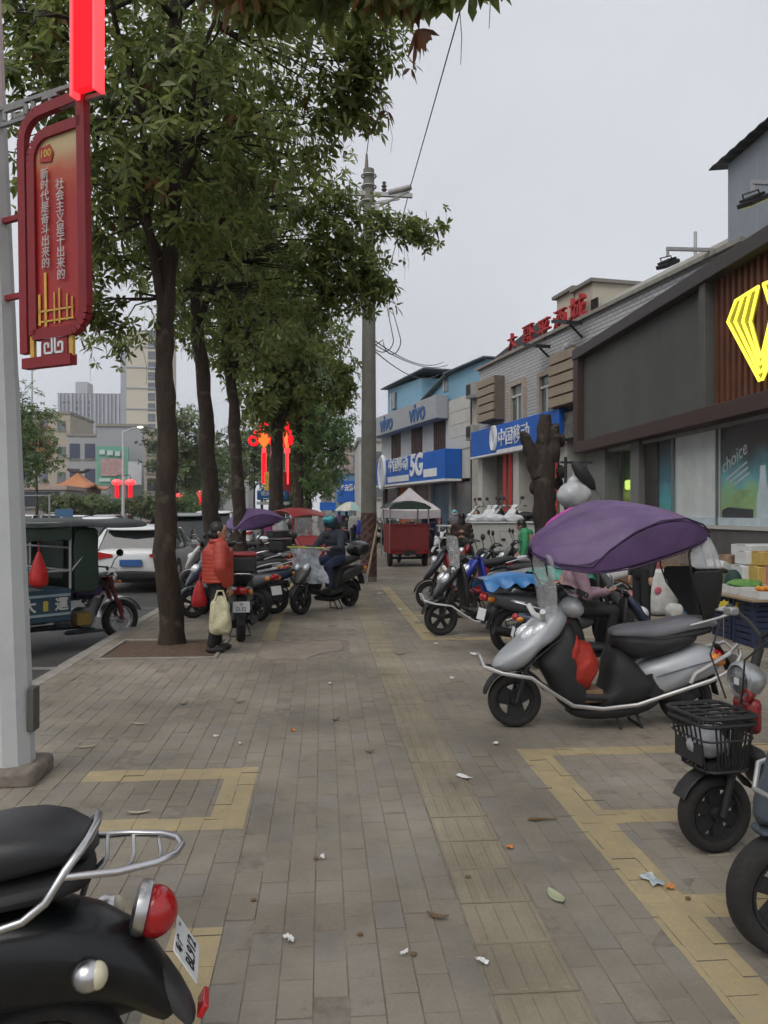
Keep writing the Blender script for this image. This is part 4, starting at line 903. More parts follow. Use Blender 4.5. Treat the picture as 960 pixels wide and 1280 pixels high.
def tree(name, label, base, trunk, tr, crown_c, crown_r, tips=140, per=10, L=.17, W=.05, k=7, m=None, extra=(), group=None, pods=0, seed=1, dead=0, droop=.25, limbs=6, bark=None, cutlow=None, spread=.34, shell=.55):
    rng = np.random.default_rng(seed); rnd = random.Random(seed)
    t = thing(name, label, 'tree', base, 0, group); b = Vector(base)
    tp = [Vector(p) - b for p in trunk]
    pts = []; rs = []
    for i in range(len(tp) - 1):
        for j in range(6):
            f = j / 6; q = tp[i].lerp(tp[i + 1], f); g = (i + f) / (len(tp) - 1)
            q = q + Vector((rnd.gauss(0, .012), rnd.gauss(0, .012), 0)) * (1 if (i or j) else 0)
            pts.append(q); rs.append(tr * (1 - .62 * g) * (1 + rnd.gauss(0, .04)) * (1.25 if (i == 0 and j == 0) else 1))
    pts.append(tp[-1]); rs.append(tr * .3)
    mb = MB(); mb.tube(pts, rs, 14)
    cc = Vector(crown_c) - b; cr = Vector(crown_r)
    T = []
    while len(T) < tips:
        v = rng.normal(size=3); v /= np.linalg.norm(v); r_ = (shell + (1 - shell) * rng.random()) if rng.random() < .8 else rng.random()
        wob = 1 + .16 * math.sin(3 * math.atan2(v[1], v[0]) + seed) + .12 * math.sin(5 * v[2] + seed)
        p = cc + Vector((v[0] * cr.x, v[1] * cr.y, v[2] * cr.z)) * r_ * wob
        if cutlow is not None and p.z + b.z < cutlow: continue
        T.append(p)
    T += [Vector(p) - b for p in extra]
    # limbs: from the trunk outward; every tip hangs on its nearest limb
    limbpts = []
    nt_ = len(pts)
    for i in range(limbs):
        az = i * 2.4 + rnd.uniform(-.3, .3); i0 = int(nt_ * rnd.uniform(.5, .92)); s0 = pts[i0]
        e_ = cc + Vector((math.cos(az) * cr.x * .62, math.sin(az) * cr.y * .62, rnd.uniform(-.35, .5) * cr.z)); mid = s0.lerp(e_, .5) + Vector((rnd.gauss(0, .12), rnd.gauss(0, .12), .3))
        lp = [s0, s0.lerp(mid, .5) + Vector((rnd.gauss(0, .06), rnd.gauss(0, .06), .05)), mid, mid.lerp(e_, .5) + Vector((rnd.gauss(0, .1), rnd.gauss(0, .1), 0)), e_]
        mb.tube(lp, [rs[i0] * .6, rs[i0] * .48, rs[i0] * .36, rs[i0] * .25, .012], 8); limbpts += [(q, rs[i0] * .2) for q in lp[1:]]
    limbpts += [(p, .02) for p in pts[int(nt_ * .55):]]
    for p in T:
        q, r_ = min(limbpts, key=lambda a: (a[0] - p).length_squared + (3 if a[0].z > p.z + .5 else 0))
        md = q.lerp(p, .55) + Vector((rnd.gauss(0, .1), rnd.gauss(0, .1), rnd.uniform(0, .2)))
        mb.tube([q, md, p], [min(r_, .022), .012, .005], 4, cap=False)
    obj('trunk', mb, bark or M_bark, t)
    TP = np.array([list(p) for p in T] + [list(p) for p in T[tips:]] * 2); sp_ = np.repeat(np.where(np.arange(len(TP)) < tips, 1.0, .55), per)[:, None]; pos = np.repeat(TP, per, 0) + rng.normal(0, 1, (len(TP) * per, 3)) * np.array([spread, spread, spread * .75]) * sp_
    ctr = np.array([list(cc)]); ax = (pos - ctr) / np.array([list(cr)]); ax /= (np.linalg.norm(ax, axis=1, keepdims=True) + 1e-6)
    ax = ax * .6 + np.array([[0, 0, .55]]) + rng.normal(0, .38, ax.shape); ax /= np.linalg.norm(ax, axis=1, keepdims=True)
    me = leaf_mesh('crown', pos, ax, k, L, W, droop, m or M_leaf, rng); o = bpy.data.objects.new('crown', me); COL.objects.link(o); o.parent = t; o['kind'] = 'stuff'
    if dead:
        idx = rng.choice(len(pos), dead); me = leaf_mesh('dead_leaves', pos[idx] + rng.normal(0, .1, (dead, 3)), ax[idx], k, L * 1.1, W * 1.15, .9, M_leafdead, rng)
        o = bpy.data.objects.new('dead_leaves', me); COL.objects.link(o); o.parent = t; o['kind'] = 'stuff'
    if pods:
        mp_ = MB()
        for i in range(pods):
            p = Vector(pos[rng.integers(len(pos))]); ln = rnd.uniform(.25, .6); dx, dy = rnd.gauss(0, .05), rnd.gauss(0, .05)
            mp_.tube([p, p + Vector((dx * .6, dy * .6, -ln * .35)), p + Vector((dx, dy, -ln * .7)), p + Vector((dx * .8, dy * 1.2, -ln))], [.0035, .003, .003, .002], 3, cap=False)
        obj('seed_pods', mp_, M_pod, t, kind='stuff')
    return t
GT = 'street trees along the kerb'
b1 = G(215, 806)
tree('street_tree', 'street tree with thick forked trunk in the soil pit beside the woman', b1, [b1 - UP * .03, P(207, 690, 9.25), P(209, 560, 9.25), P(207, 430, 9.25), P(214, 260, 9.25), P(218, 60, 9.25), P(225, -160, 9.3)], .15,
     (-2.0, 9.3, 6.7), (1.85, 2.1, 2.7), tips=160, per=10, L=.155, W=.046, seed=3, pods=90, dead=60, limbs=9, group=GT, cutlow=4.0,
     extra=[P(465, 60, 9), P(485, 25, 8.6), P(440, 130, 9.4), P(400, 150, 9.2), P(430, 95, 9), P(130, 395, 9.6), P(100, 385, 9.5), P(380, 200, 9.3), P(60, 60, 9), P(30, 30, 9), P(90, 90, 8.8), P(10, 90, 9), P(60, 130, 9.2), P(20, 10, 9), P(70, 10, 9), P(465, 80, 9), P(445, 110, 9.1), P(450, 130, 9.2), P(410, 150, 9.3), P(400, 60, 9), P(350, 100, 9), P(440, 40, 9), P(420, 20, 9), P(460, 10, 8.8), P(300, 150, 9), P(150, 200, 8.9), P(320, 230, 9.1), P(250, 300, 9), P(130, 330, 9.1), P(110, 300, 9.3), P(140, 250, 9)])
b2 = atg(269, 13.0)
tree('street_tree', 'street tree leaning slightly, its trunk marked with a pale scar, behind the woman', b2, [b2 - UP * .03, P(264, 640, 13), P(258, 540, 13), P(247, 400, 13), P(243, 280, 13), P(248, 120, 13), P(255, -20, 13)], .155,
     (-1.9, 13.2, 7.2), (1.7, 1.9, 3.1), tips=150, per=11, L=.155, W=.047, seed=8, pods=80, limbs=9, group=GT, cutlow=4.2,
     extra=[P(416, 270, 12.4), P(436, 300, 12.4), P(456, 330, 12.4), P(468, 352, 12.4), P(456, 368, 12.4), P(431, 350, 12.4), P(406, 320, 12.4), P(410, 290, 12.4), P(441, 265, 12.4), P(400, 350, 12.5), P(406, 370, 12.5), P(476, 275, 12.6), P(518, 283, 12.7), P(530, 288, 12.8), P(431, 375, 12.4), P(140, 430, 12.5), P(175, 300, 12), P(396, 250, 12.3), P(416, 240, 12.3), P(380, 260, 12.3), P(446, 310, 12.5), P(461, 340, 12.4), P(446, 355, 12.5), P(396, 340, 12.4), P(370, 320, 12.3), P(350, 370, 12.4), P(390, 390, 12.6), P(330, 280, 12.2), P(505, 280, 12.6), P(471, 362, 12.5), P(426, 320, 12.3), P(400, 310, 12.3)])
b3 = atg(303, 17.6)
tree('street_tree', 'third street tree along the kerb, straight dark trunk beside parked scooters', b3, [b3 - UP * .03, P(298, 620, 17.6), P(293, 520, 17.6), P(284, 430, 17.6), P(280, 330, 17.6), P(285, 200, 17.6)], .17,
     (-1.75, 17.8, 7.0), (1.75, 1.9, 3.0), tips=115, per=10, L=.2, W=.065, seed=15, pods=40, limbs=8, group=GT, cutlow=4.3)
b4 = atg(345, 23.2)
tree('street_tree', 'street tree behind the blue street name sign', b4, [b4 - UP * .03, P(345, 620, 23.2), P(346, 540, 23.2), P(343, 450, 23.2), P(340, 340, 23.2)], .25,
     (-1.4, 23.4, 6.6), (1.65, 1.9, 3.2), tips=130, per=10, L=.25, W=.09, seed=21, limbs=7, group=GT, cutlow=3.0, extra=[P(430, 480, 22.8), P(425, 500, 22.6), P(432, 460, 22.8)])
b5 = atg(372, 31)
tree('street_tree', 'farther street tree with drooping dense crown near the thin pole', b5, [b5 - UP * .03, P(373, 600, 31), P(374, 540, 31), P(372, 420, 31)], .26,
     (-.85, 31.2, 6.3), (1.6, 1.9, 3.8), tips=160, per=10, L=.21, W=.07, seed=25, limbs=7, group=GT, m=M_leaf3, cutlow=2.2)
b6 = atg(385, 42)
tree('street_tree', 'farthest street tree with low dark crown reaching the parked bikes', b6, [b6 - UP * .03, P(385, 600, 42), P(386, 540, 42)], .25,
     (-.6, 42, 5.6), (2.4, 2.6, 3.6), tips=140, per=10, L=.26, W=.09, seed=29, limbs=6, group=GT, m=M_leaf3, cutlow=1.9)
tree('street_tree', 'street tree beside the moped, only drooping branch ends with dry leaves overhead', (-2.25, .7, 0), [(-2.25, .7, -.03), (-2.2, .75, 2), (-2.1, .8, 4), (-2.0, 1.0, 6.5)], .17,
     (-1.5, 1.6, 6.2), (2.6, 2.6, 2.2), tips=90, per=9, seed=33, limbs=7, group=GT, cutlow=4.5, dead=50, pods=30,
     extra=[P(540, -25, 4.8), P(605, -45, 4.4), P(470, -20, 4.9), P(340, 5, 5.0), P(300, -20, 5.0), P(400, -15, 5.0)], spread=.16)
# trees across the road
GB = 'trees on the far side of the road'
def fartree(px, d, pyc, rx, rz, label, m, seed, L=.3, tips=80, k=6, trunk_d=.12, name='roadside_tree'):
    b = atg(px, d, -.02); zc = zat(pyc, d)
    return tree(name, label, b, [b, b + UP * zc * .5, b + UP * (zc + rz * .3)], trunk_d, (b.x, b.y, zc), (rx, rx, rz), tips=tips, per=9, L=L, W=L * .42, k=k, m=m, seed=seed, limbs=5, spread=rx * .16, group=GB)
fartree(28, 44, 545, 2.1, 3.2, 'dark green roadside tree next to the white lamp post', M_leaf3, 41, .22, 120)
fartree(46, 60, 552, 1.2, 1.6, 'roadside tree with orange flowers across the road', M_leaforange, 42, .25, 60)
fartree(232, 66, 560, 3.0, 3.6, 'broad light green tree across the road behind the trunks', M_leaf2, 43, .34, 120)
fartree(318, 74, 565, 3.2, 3.8, 'light green tree across the road beyond the third trunk', M_leaf2, 44, .36, 110)
fartree(262, 110, 590, 5.0, 5.0, 'tall dark tree far along the opposite side', M_leaf3, 45, .6, 110)
fartree(215, 130, 600, 5.0, 5.0, 'bushy dark tree far beyond the lanterns', M_leaf3, 46, .7, 90)
fartree(360, 120, 600, 4.5, 5.0, 'grey green tree at the end of the road', M_leaf2, 47, .7, 90)
for i, (px, r_, mm, lb) in enumerate(((72, 1.1, M_leaf2, 'pale green clipped shrub before the low grey wing'), (88, 1.2, M_leaf2, 'pale green round shrub under the pavilion window'), (108, 1.3, M_leaf2, 'olive shrub in front of the pavilion wall'),
                              (128, 1.7, M_leaf3, 'dark green shrub in front of the pavilion corner'), (176, 1.5, M_leaf2, 'yellow green shrub below the billboard'), (205, 1.7, M_leaf2, 'low shrub behind the nearest trunk across the road'), (232, 1.6, M_leaf3, 'dark low shrub below the far lantern'))):
    d = 60; b = atg(px, d, -.02); zc = zat(632, d)
    rr_ = tree('roadside_shrub', lb, b, [b, b + UP * .8, b + UP * zc], .05, (b.x, b.y, zc), (r_, r_, .85), tips=45, per=9, L=.26, W=.1, k=5, m=mm, seed=60 + i, limbs=4, spread=.22, group='shrubs across the road')
    rr_['category'] = 'shrub'
# pollarded trunk in front of the grey building
sb = atg(682, 15.6); d = 15.4
pt_ = thing('pollarded_trunk', 'leafless pollarded tree trunk with two cut stubs near the stalls', 'tree', sb)
mb = MB(); rnd = random.Random(4)
def knob(pp, rr):
    pts = []; rs = []
    for i in range(len(pp) - 1):
        for j in range(5): pts.append(Vector(pp[i]).lerp(Vector(pp[i + 1]), j / 5) - sb + Vector((rnd.gauss(0, .015), rnd.gauss(0, .015), 0))); rs.append((rr[i] + (rr[i + 1] - rr[i]) * j / 5) * (1 + rnd.gauss(0, .06)))
    pts.append(Vector(pp[-1]) - sb); rs.append(rr[-1]); mb.tube(pts, rs, 14)
knob([sb - UP * .03, P(682, 690, d), P(681, 640, d), P(680, 590, d), P(679, 560, d), P(682, 518, d)], [.3, .24, .21, .21, .18, .1])
knob([P(676, 600, d), P(666, 572, d), P(658, 552, d), P(654, 540, d)], [.17, .14, .11, .07])
knob([P(686, 575, d), P(691, 550, d), P(692, 532, d)], [.18, .16, .1])
for k_ in range(14):
    z_ = rnd.uniform(.3, 3.1); a_ = rnd.uniform(0, 6.28); mb.ell((.3 * math.cos(a_), .3 * math.sin(a_), z_), (.1, .1, .14), 8, 6)
obj('trunk', mb, M_barkstump, pt_)
for (x0, x1, y0, y1) in ((3.75, 4.75, 14.3, 15.3),):
    mb = MB(); mb.sheet([[(x0 + (x1 - x0) * i / 8, y0 + (y1 - y0) * j / 8, -.006 + random.uniform(0, .012)) for i in range(9)] for j in range(9)]); obj('tree_pit', mb, M_soil, kind='structure')
# ================================================================== POLES, LAMP POSTS, WIRES
M_polewhite = mat('lamp_pole_paint', (0.56, 0.57, 0.57), 0.5, var=0.08, scale=2, dirt=0.15, bump=0.05)
M_polec = mat('pole_concrete', (0.2, 0.19, 0.165), 0.85, var=0.2, scale=4, bump=0.3, dirt=0.35)
M_redframe = mat('red_frame', (0.26, 0.014, 0.02), 0.4, dirt=0.12)
M_redneon = mat('red_neon', (0.5, 0.005, 0.01), 0.6, spec=0.1, emit=(1.0, 0.012, 0.022), estr=1.0)
M_redneon2 = mat('red_neon_rim', (0.95, 0.1, 0.1), 0.3, emit=(1.0, 0.05, 0.06), estr=1.3)
M_gold = mat('gold_print', (0.7, 0.42, 0.08), 0.5, var=0.25, scale=10)
def knot(parent, o, right, s=1.0):
    """lit knot lamp: lattice head, lobes and tail; o = centre of head, right = plane direction"""
    r = Vector(right); up = UP
    def q(a, b): return o + r * a * s + up * b * s
    mb = MB(); n = r.cross(up)
    Mh = frame_mat(o - n * .05 * s, r, up)
    mb.prism([(0, .4 * s), (.28 * s, .05 * s), (0, -.3 * s), (-.28 * s, .05 * s)], Mh, .1 * s); obj('knot_head', mb, mat('knot_orange', (0.9, 0.2, 0.03), 0.4, emit=(1, 0.14, 0.02), estr=1.1), parent)
    for (a, b, rr) in ((-.42, 0, .17), (.42, 0, .17), (0, .55, .16), (-.26, .3, .1), (.26, .3, .1)):
        mb = MB(); mb.tube([q(a + rr * math.cos(t), b + rr * math.sin(t)) for t in [i * .524 for i in range(12)]], .06 * s, 8, closed=True); obj('knot_loop', mb, M_redneon, parent)
    mb = MB(); mb.bar(q(0, -.3), q(0, -.5), .16 * s, .2 * s, n); obj('knot_collar', mb, M_redneon2, parent)
    mb = MB(); mb.bar(q(0, -.5), q(0, -1.75), .15 * s, .05 * s, n); obj('knot_tail', mb, M_redneon, parent)
    for a in (-.085, .085):
        mb = MB(); mb.bar(q(a, -.5), q(a, -1.78), .018 * s, .07 * s, n); obj('tail_edge', mb, M_redneon2, parent)
def lamp_post(base, label, knot_tail_bottom, tilt, arm_dir, h=9.5, board=True, r0=.135, both=False):
    lp = thing('lamp_post', label, 'lamp post', base, 0, 'lamp posts with lit red knots and banner boards')
    T = Matrix.Rotation(tilt, 4, 'Y')
    mb = MB(); mb.tube([T @ Vector((0, 0, z)) for z in (.0, 2.4, 2.42, 4.7, 7, h)], [r0, r0 * .8, r0 * .78, r0 * .56, r0 * .45, r0 * .38], 10); o = obj('pole', mb, M_polewhite, lp, ang=25)
    mb = MB(); mb.box((0, 0, .04), (.38, .38, .12)); obj('base_plinth', mb, mat('rough_plinth', (0.2, 0.17, 0.14), 0.9, var=0.35, scale=12, bump=0.8, bscale=30), lp, bevel=.03)
    mb = MB(); mb.box((r0 * .98, -.02, .42), (.04, .1, .26)); obj('access_door', mb, mat('door_metal', (0.12, 0.12, 0.11), 0.5, 0.4, dirt=0.4), lp, bevel=.006)
    mb = MB(); mb.tube([T @ Vector((0, 0, h)), T @ Vector((-.8, 0, h + .25)), T @ Vector((-2.2, 0, h + .45))], [.05, .04, .03], 8); obj('lamp_arm', mb, M_polewhite, lp)
    mb = MB(); mb.ell(T @ Vector((-2.4, 0, h + .45)), (.35, .14, .06)); obj('lamp_head', mb, M_white, lp)
    return lp
base = G(15, 972); base.z = 0
tilt = R(-1.75)
lp = lamp_post(base, 'pale octagonal lamp post with plinth beside the parked moped', 0, tilt, None)
# fret arm, lit tail and banner board hang on the pole
ad = (RT * math.cos(R(26)) - FW * math.sin(R(26))).normalized(); nb = ad.cross(UP)
D0 = (base - C0).dot(FW)
za = zat(141, D0 - .1)
Tt = Matrix.Rotation(tilt, 4, 'Y')
pa = Tt @ Vector((0, 0, za))                       # on the pole, local
M_greyfret = mat('grey_fret', (0.3, 0.3, 0.3), 0.5, 0.4, dirt=0.2)
mb = MB()
for (a0, z0, a1, z1) in ((.03, .05, .92, .05), (.03, -.05, .92, -.05), (.12, -.03, .12, .03), (.12, .03, .3, .03), (.3, .03, .3, -.03), (.3, -.025, .2, -.025), (.2, -.025, .2, .005), (.36, .03, .36, -.02), (.36, -.02, .5, -.02), (.5, -.02, .5, .03), (.44, .03, .56, .03)):
    mb.bar(pa + ad * a0 + UP * z0, pa + ad * a1 + UP * z1, .022, .022)
obj('fret_arm', mb, M_greyfret, lp)
kn = thing('knot_lamp', 'lit red knot lamp tail hanging over the banner board', 'lamp', base, 0, 'lit red knot lamps')
kc = pa + ad * .86 + UP * 1.72 + nb * .03 - Vector((.03, 0, 0))
knot(kn, kc, ad, 1.0)
bn = thing('banner_board', 'red framed banner board with two columns of white characters on the lamp post', 'banner', base, 0, 'banner boards on lamp posts')
def bp(a, z, n=0.0): return pa + ad * a + UP * z + nb * n + ad * (-.022 * z)
# frame outline in board coordinates (a across, z down from the arm)
def curve(pts, m, name, w=.035, th=.06):
    mb = MB()
    for i in range(len(pts) - 1): mb.bar(bp(*pts[i]), bp(*pts[i + 1]), th, w, nb)
    return obj(name, mb, m, bn)
def arc(cx, cz, r, a0, a1, n=6): return [(cx + r * math.cos(R(a0 + (a1 - a0) * i / n)), cz + r * math.sin(R(a0 + (a1 - a0) * i / n))) for i in range(n + 1)]
x0, x1, zt_, zb_ = .35, .75, -.02, -1.33
curve([(x0 - .08, -1.43)] + [(x0 - .08, zt_ - .22)] + arc(x0 + .08, zt_ - .18, .16, 170, 95) + [(x1, zt_)], M_redframe, 'outer_frame', .04)
curve([(x1, zt_)] + [(x1, zb_ + .12)] + arc(x1 - .12, zb_ + .12, .12, 0, -90) + [(x0, zb_)] + [(x0, zt_ - .3)] + arc(x0 + .14, zt_ - .3, .14, 180, 90) + [(x1, zt_ - .15)], M_redframe, 'inner_frame', .045)
poly = [(x1 - .01, zt_ - .15), (x1 - .01, zb_ + .12)] + [(p[0], p[1]) for p in arc(x1 - .13, zb_ + .13, .12, 0, -90)] + [(x0 + .01, zb_ + .01)] + [(x0 + .01, zt_ - .3)] + [(p[0], p[1]) for p in arc(x0 + .15, zt_ - .31, .14, 180, 90)]
Mb = frame_mat(bp(0, 0, -.015), ad, UP)
def banner_mat():
    m = bpy.data.materials.new('banner_print_red'); m.use_nodes = True; n = m.node_tree.nodes; l = m.node_tree.links; b = n['Principled BSDF']
    ge = n.new('ShaderNodeTexCoord'); sx = n.new('ShaderNodeSeparateXYZ'); l.new(ge.outputs['Object'], sx.inputs[0])
    nz_ = n.new('ShaderNodeTexNoise'); nz_.inputs['Scale'].default_value = 3; l.new(ge.outputs['Object'], nz_.inputs['Vector'])
    mr_ = n.new('ShaderNodeMapRange'); mr_.inputs[1].default_value = za - .62; mr_.inputs[2].default_value = za - .1; l.new(sx.outputs['Z'], mr_.inputs[0])
    ad_ = n.new('ShaderNodeMath'); ad_.operation = 'MULTIPLY_ADD'; l.new(nz_.outputs[0], ad_.inputs[0]); ad_.inputs[1].default_value = .5; l.new(mr_.outputs[0], ad_.inputs[2])
    ra = n.new('ShaderNodeValToRGB'); e = ra.color_ramp.elements; e[0].position = .35; e[0].color = (.4, .022, .018, 1); e[1].position = 1.15 / 1.2; e[1].color = (.6, .46, .24, 1)
    k_ = e.new(.62); k_.color = (.5, .08, .03, 1)
    l.new(ad_.outputs[0], ra.inputs[0]); l.new(ra.outputs[0], b.inputs['Base Color']); b.inputs['Roughness'].default_value = .4; return m
mb = MB(); mb.prism(poly, Mb, .02); pn = obj('panel', mb, banner_mat(), bn, smooth=False)
M_btxt = mat('banner_white', (0.6, 0.58, 0.56), 0.5)
for col, (txt, a_, z_top) in enumerate((('新时代是奋斗出来的', x0 + .115, -.42), ('社会主义是干出来的', x0 + .235, -.5))):
    for i, ch in enumerate(txt):
        p = bp(a_, z_top - i * .064, .02); lettering('banner_character', ch, .068, M_btxt, pn, frame_mat(p, ad, UP), .002, bold=.0)
mb = MB()
for (a_, z0, z1, w_) in ((x0 + .05, -1.28, -1.1, .018), (x0 + .1, -1.29, -.98, .018), (x0 + .17, -1.28, -1.1, .01), (x0 + .21, -1.28, -1.08, .01), (x0 + .27, -1.27, -1.12, .01), (x0 + .31, -1.26, -1.14, .01)):
    mb.bar(bp(a_, z0, .012), bp(a_, z1, .012), w_, .004, nb)
for z_ in (-1.2, -1.26): mb.bar(bp(x0 + .04, z_, .012), bp(x0 + .32, z_, .012), .01, .004, nb)
obj('printed_skyline', mb, M_gold, pn)
mb = MB(); p = bp(x0 + .12, -.3, .01); mb.prism([(-.05, -.04), (.04, -.05), (.06, 0), (.03, .05), (-.05, .04)], frame_mat(p, ad, UP), .003); em_ = obj('printed_emblem', mb, mat('print_red', (0.4, 0.03, 0.02), 0.5), pn)
lettering('banner_character', '100', .06, M_gold, pn, frame_mat(bp(x0 + .12, -.3, .015), ad, UP), .001, bold=.001)
# lower fret panel with white key pattern
z0, z1 = -1.47, -1.33
curve([(x0 - .09, z0 - .02), (x0 + .3, z0 - .02)], M_redframe, 'lower_rail', .05)
mb = MB(); mb.bar(bp(x0 + .06, (z0 + z1) / 2), bp(x0 + .27, (z0 + z1) / 2), .13, .03, nb); obj('key_panel', mb, M_redframe, bn)
mb = MB(); c = x0 + .165; zc = (z0 + z1) / 2
for s in (-1, 1):
    q = [(.075, .045), (.012, .045), (.012, -.045), (.07, -.045), (.07, .01), (.04, .01), (.04, -.015)]
    for i in range(len(q) - 1): mb.bar(bp(c + s * q[i][0], zc + q[i][1], .018), bp(c + s * q[i + 1][0], zc + q[i + 1][1], .018), .013, .006, nb)
obj('key_pattern', mb, M_signwhite, bn)
curve([(x0 - .02, -1.47), (x0 - .02, -.37)], M_gold, 'gold_strip', .02, .03); curve([(x0 + .29, -1.47), (x0 + .29, -1.33)], M_gold, 'gold_strip', .02, .03)
mb = MB()
for z_ in (-.62, -1.08): mb.bar(Tt @ Vector((0, 0, za + z_)), bp(x0 - .06, z_), .03, .03)
obj('clamp', mb, M_redframe, bn)

# second lamp post with knots and boards, by the fourth tree
b2_ = atg(341, 26.5)
lp2 = lamp_post(b2_, 'farther pale lamp post half hidden by a tree near the blue sign', 0, 0, None, r0=.12)
for a_, lb, sgn in ((330, 'lit red knot lamp facing the road, cross-shaped head', -1), (359, 'narrow lit red knot lamp over the paving beside the tree', 1)):
    k2 = thing('knot_lamp', lb, 'lamp', b2_, 0, 'lit red knot lamps')
    o = P(a_, 551, 26.3) - b2_; knot(k2, o, (1, 0, 0) if sgn < 0 else (.35, -.94, 0), .82)
    mb = MB(); mb.bar(Vector((0, 0, o.z - 1.0)), Vector((o.x, o.y, o.z - 1.0)), .05, .05); obj('bracket', mb, M_greyfret, k2)
    bd = thing('banner_board', 'small faded yellow and white banner board beside the tree' if sgn < 0 else 'small dark red banner board on the far lamp post', 'banner', b2_, 0, 'banner boards on lamp posts')
    pb = P(a_ + (5 if sgn < 0 else 0), 604, 26.3) - b2_
    mb = MB(); mb.box(pb, (.22 if sgn < 0 else .28, .06, .75)); obj('panel', mb, M_gold if sgn < 0 else M_redframe, bd, bevel=.02)
    mb = MB(); mb.bar(Vector((0, 0, pb.z + .3)), pb + UP * .3, .04, .04); obj('bracket', mb, M_greyfret, bd)
# blue street-name sign
c = atg(341, 24.5); ss = thing('street_sign', 'blue street name sign with white characters on two posts', 'sign', c)
mb = MB(); mb.box((0, 0, zat(619, 24.5)), (.98, .06, .3)); bdm = obj('board', mb, mat('street_sign_blue', (0.015, 0.1, 0.26), 0.4, dirt=0.1), ss, bevel=.04)
mb = MB(); mb.box((0, 0, zat(629, 24.5)), (1.0, .08, .09)); obj('tray', mb, mat('pale_tray', (0.4, 0.45, 0.42), 0.5), ss)
lettering('sign_text', '德庆仁二路', .15, M_signwhite, bdm, frame_mat((0, -.032, zat(617.5, 24.5)), (1, 0, 0), UP), .001)
mb = MB(); mb.box((0, -.032, zat(623.5, 24.5)), (.6, .004, .02)); obj('sign_rule', mb, M_signwhite, bdm)
mb = MB()
for x_ in (-.34, .34): mb.bar((x_, .03, 0), (x_, .03, zat(612, 24.5)), .08, .08)
obj('post', mb, mat('post_dark', (0.03, 0.03, 0.035), 0.5), ss)

# utility pole
b = G(461, 727); up_ = thing('utility_pole', 'tall concrete utility pole with red and black warning stripes at its foot', 'pole', b); d = (b - C0).dot(FW); H = zat(212, d)
mb = MB(); mb.tube([(0, 0, z) for z in (0, 1.5, 3, 5, 7, H)], [.185, .18, .172, .16, .145, .125], 20); obj('pole', mb, M_polec, up_)
def stripe_mat():
    m = bpy.data.materials.new('warning_stripes'); m.use_nodes = True; n = m.node_tree.nodes; l = m.node_tree.links; bs = n['Principled BSDF']
    tcn = n.new('ShaderNodeTexCoord'); sx = n.new('ShaderNodeSeparateXYZ'); l.new(tcn.outputs['Object'], sx.inputs[0])
    an = n.new('ShaderNodeMath'); an.operation = 'ARCTAN2'; l.new(sx.outputs['Y'], an.inputs[0]); l.new(sx.outputs['X'], an.inputs[1])
    ml = n.new('ShaderNodeMath'); ml.operation = 'MULTIPLY_ADD'; l.new(an.outputs[0], ml.inputs[0]); ml.inputs[1].default_value = -.955; 
    z8 = n.new('ShaderNodeMath'); z8.operation = 'MULTIPLY'; l.new(sx.outputs['Z'], z8.inputs[0]); z8.inputs[1].default_value = 5.5; l.new(z8.outputs[0], ml.inputs[2])
    fr = n.new('ShaderNodeMath'); fr.operation = 'FRACT'; l.new(ml.outputs[0], fr.inputs[0])
    gt = n.new('ShaderNodeMath'); gt.operation = 'GREATER_THAN'; gt.inputs[1].default_value = .5; l.new(fr.outputs[0], gt.inputs[0])
    mx = n.new('ShaderNodeMixRGB'); l.new(gt.outputs[0], mx.inputs[0]); mx.inputs[1].default_value = (.16, .05, .035, 1); mx.inputs[2].default_value = (.035, .033, .03, 1)
    nz_ = n.new('ShaderNodeTexNoise'); nz_.inputs['Scale'].default_value = 14; nz_.inputs['Detail'].default_value = 8; l.new(tcn.outputs['Object'], nz_.inputs[0])
    mr_ = n.new('ShaderNodeMapRange'); mr_.inputs[1].default_value = .5; mr_.inputs[2].default_value = .75; mr_.inputs[4].default_value = .6; l.new(nz_.outputs[0], mr_.inputs[0])
    m2 = n.new('ShaderNodeMixRGB'); l.new(mr_.outputs[0], m2.inputs[0]); l.new(mx.outputs[0], m2.inputs[1]); m2.inputs[2].default_value = (.19, .18, .155, 1)
    l.new(m2.outputs[0], bs.inputs['Base Color']); bs.inputs['Roughness'].default_value = .8; return m
mb = MB(); mb.tube([(0, 0, .12), (0, 0, zat(641, d))], [.1875, .1845], 24, cap=False); obj('warning_band', mb, stripe_mat(), up_)
mb = MB(); zA = zat(243, d); mb.bar((-.95, -.05, zA), (1.0, -.05, zA - .02), .09, .09); mb.bar((-.5, -.06, zA - .35), (.7, -.06, zA - .1), .05, .05); obj('crossarm', mb, M_steel, up_)
mb = MB(); mb.cyl((-.05, 0, H), (-.05, 0, zat(193, d)), .05, .025); obj('top_insulator', mb, mat('insulator', (0.16, 0.13, 0.11), 0.3), up_)
for k_, (x_, z_) in enumerate(((-.9, .1), (.35, .1))):
    mb = MB(); mb.lathe([(.03, 0), (.07, .05), (.03, .08), (.07, .13), (.03, .16), (.05, .22)], (x_, -.05, zA + z_ - .05), 'Z', 10); obj('insulator', mb, MATS['insulator'], up_)
mb = MB(); mb.cyl((.45, -.05, zA + .02), (.97, -.1, zA + .16), .075, .065); mb.cyl((.2, -.05, zA - .3), (.9, -.08, zA + .05), .03); obj('arm_insulator', mb, mat('insulator_pale', (0.3, 0.29, 0.28), 0.35), up_)
mb = MB()
for z_ in (H - .15, H - .4, H - .75): mb.tube([(.17 * math.cos(t), .17 * math.sin(t), z_) for t in [i * .628 for i in range(10)]], .02, 6, closed=True)
mb.box((.14, -.1, zat(268, d)), (.18, .16, .3)); obj('fittings', mb, M_steel, up_)
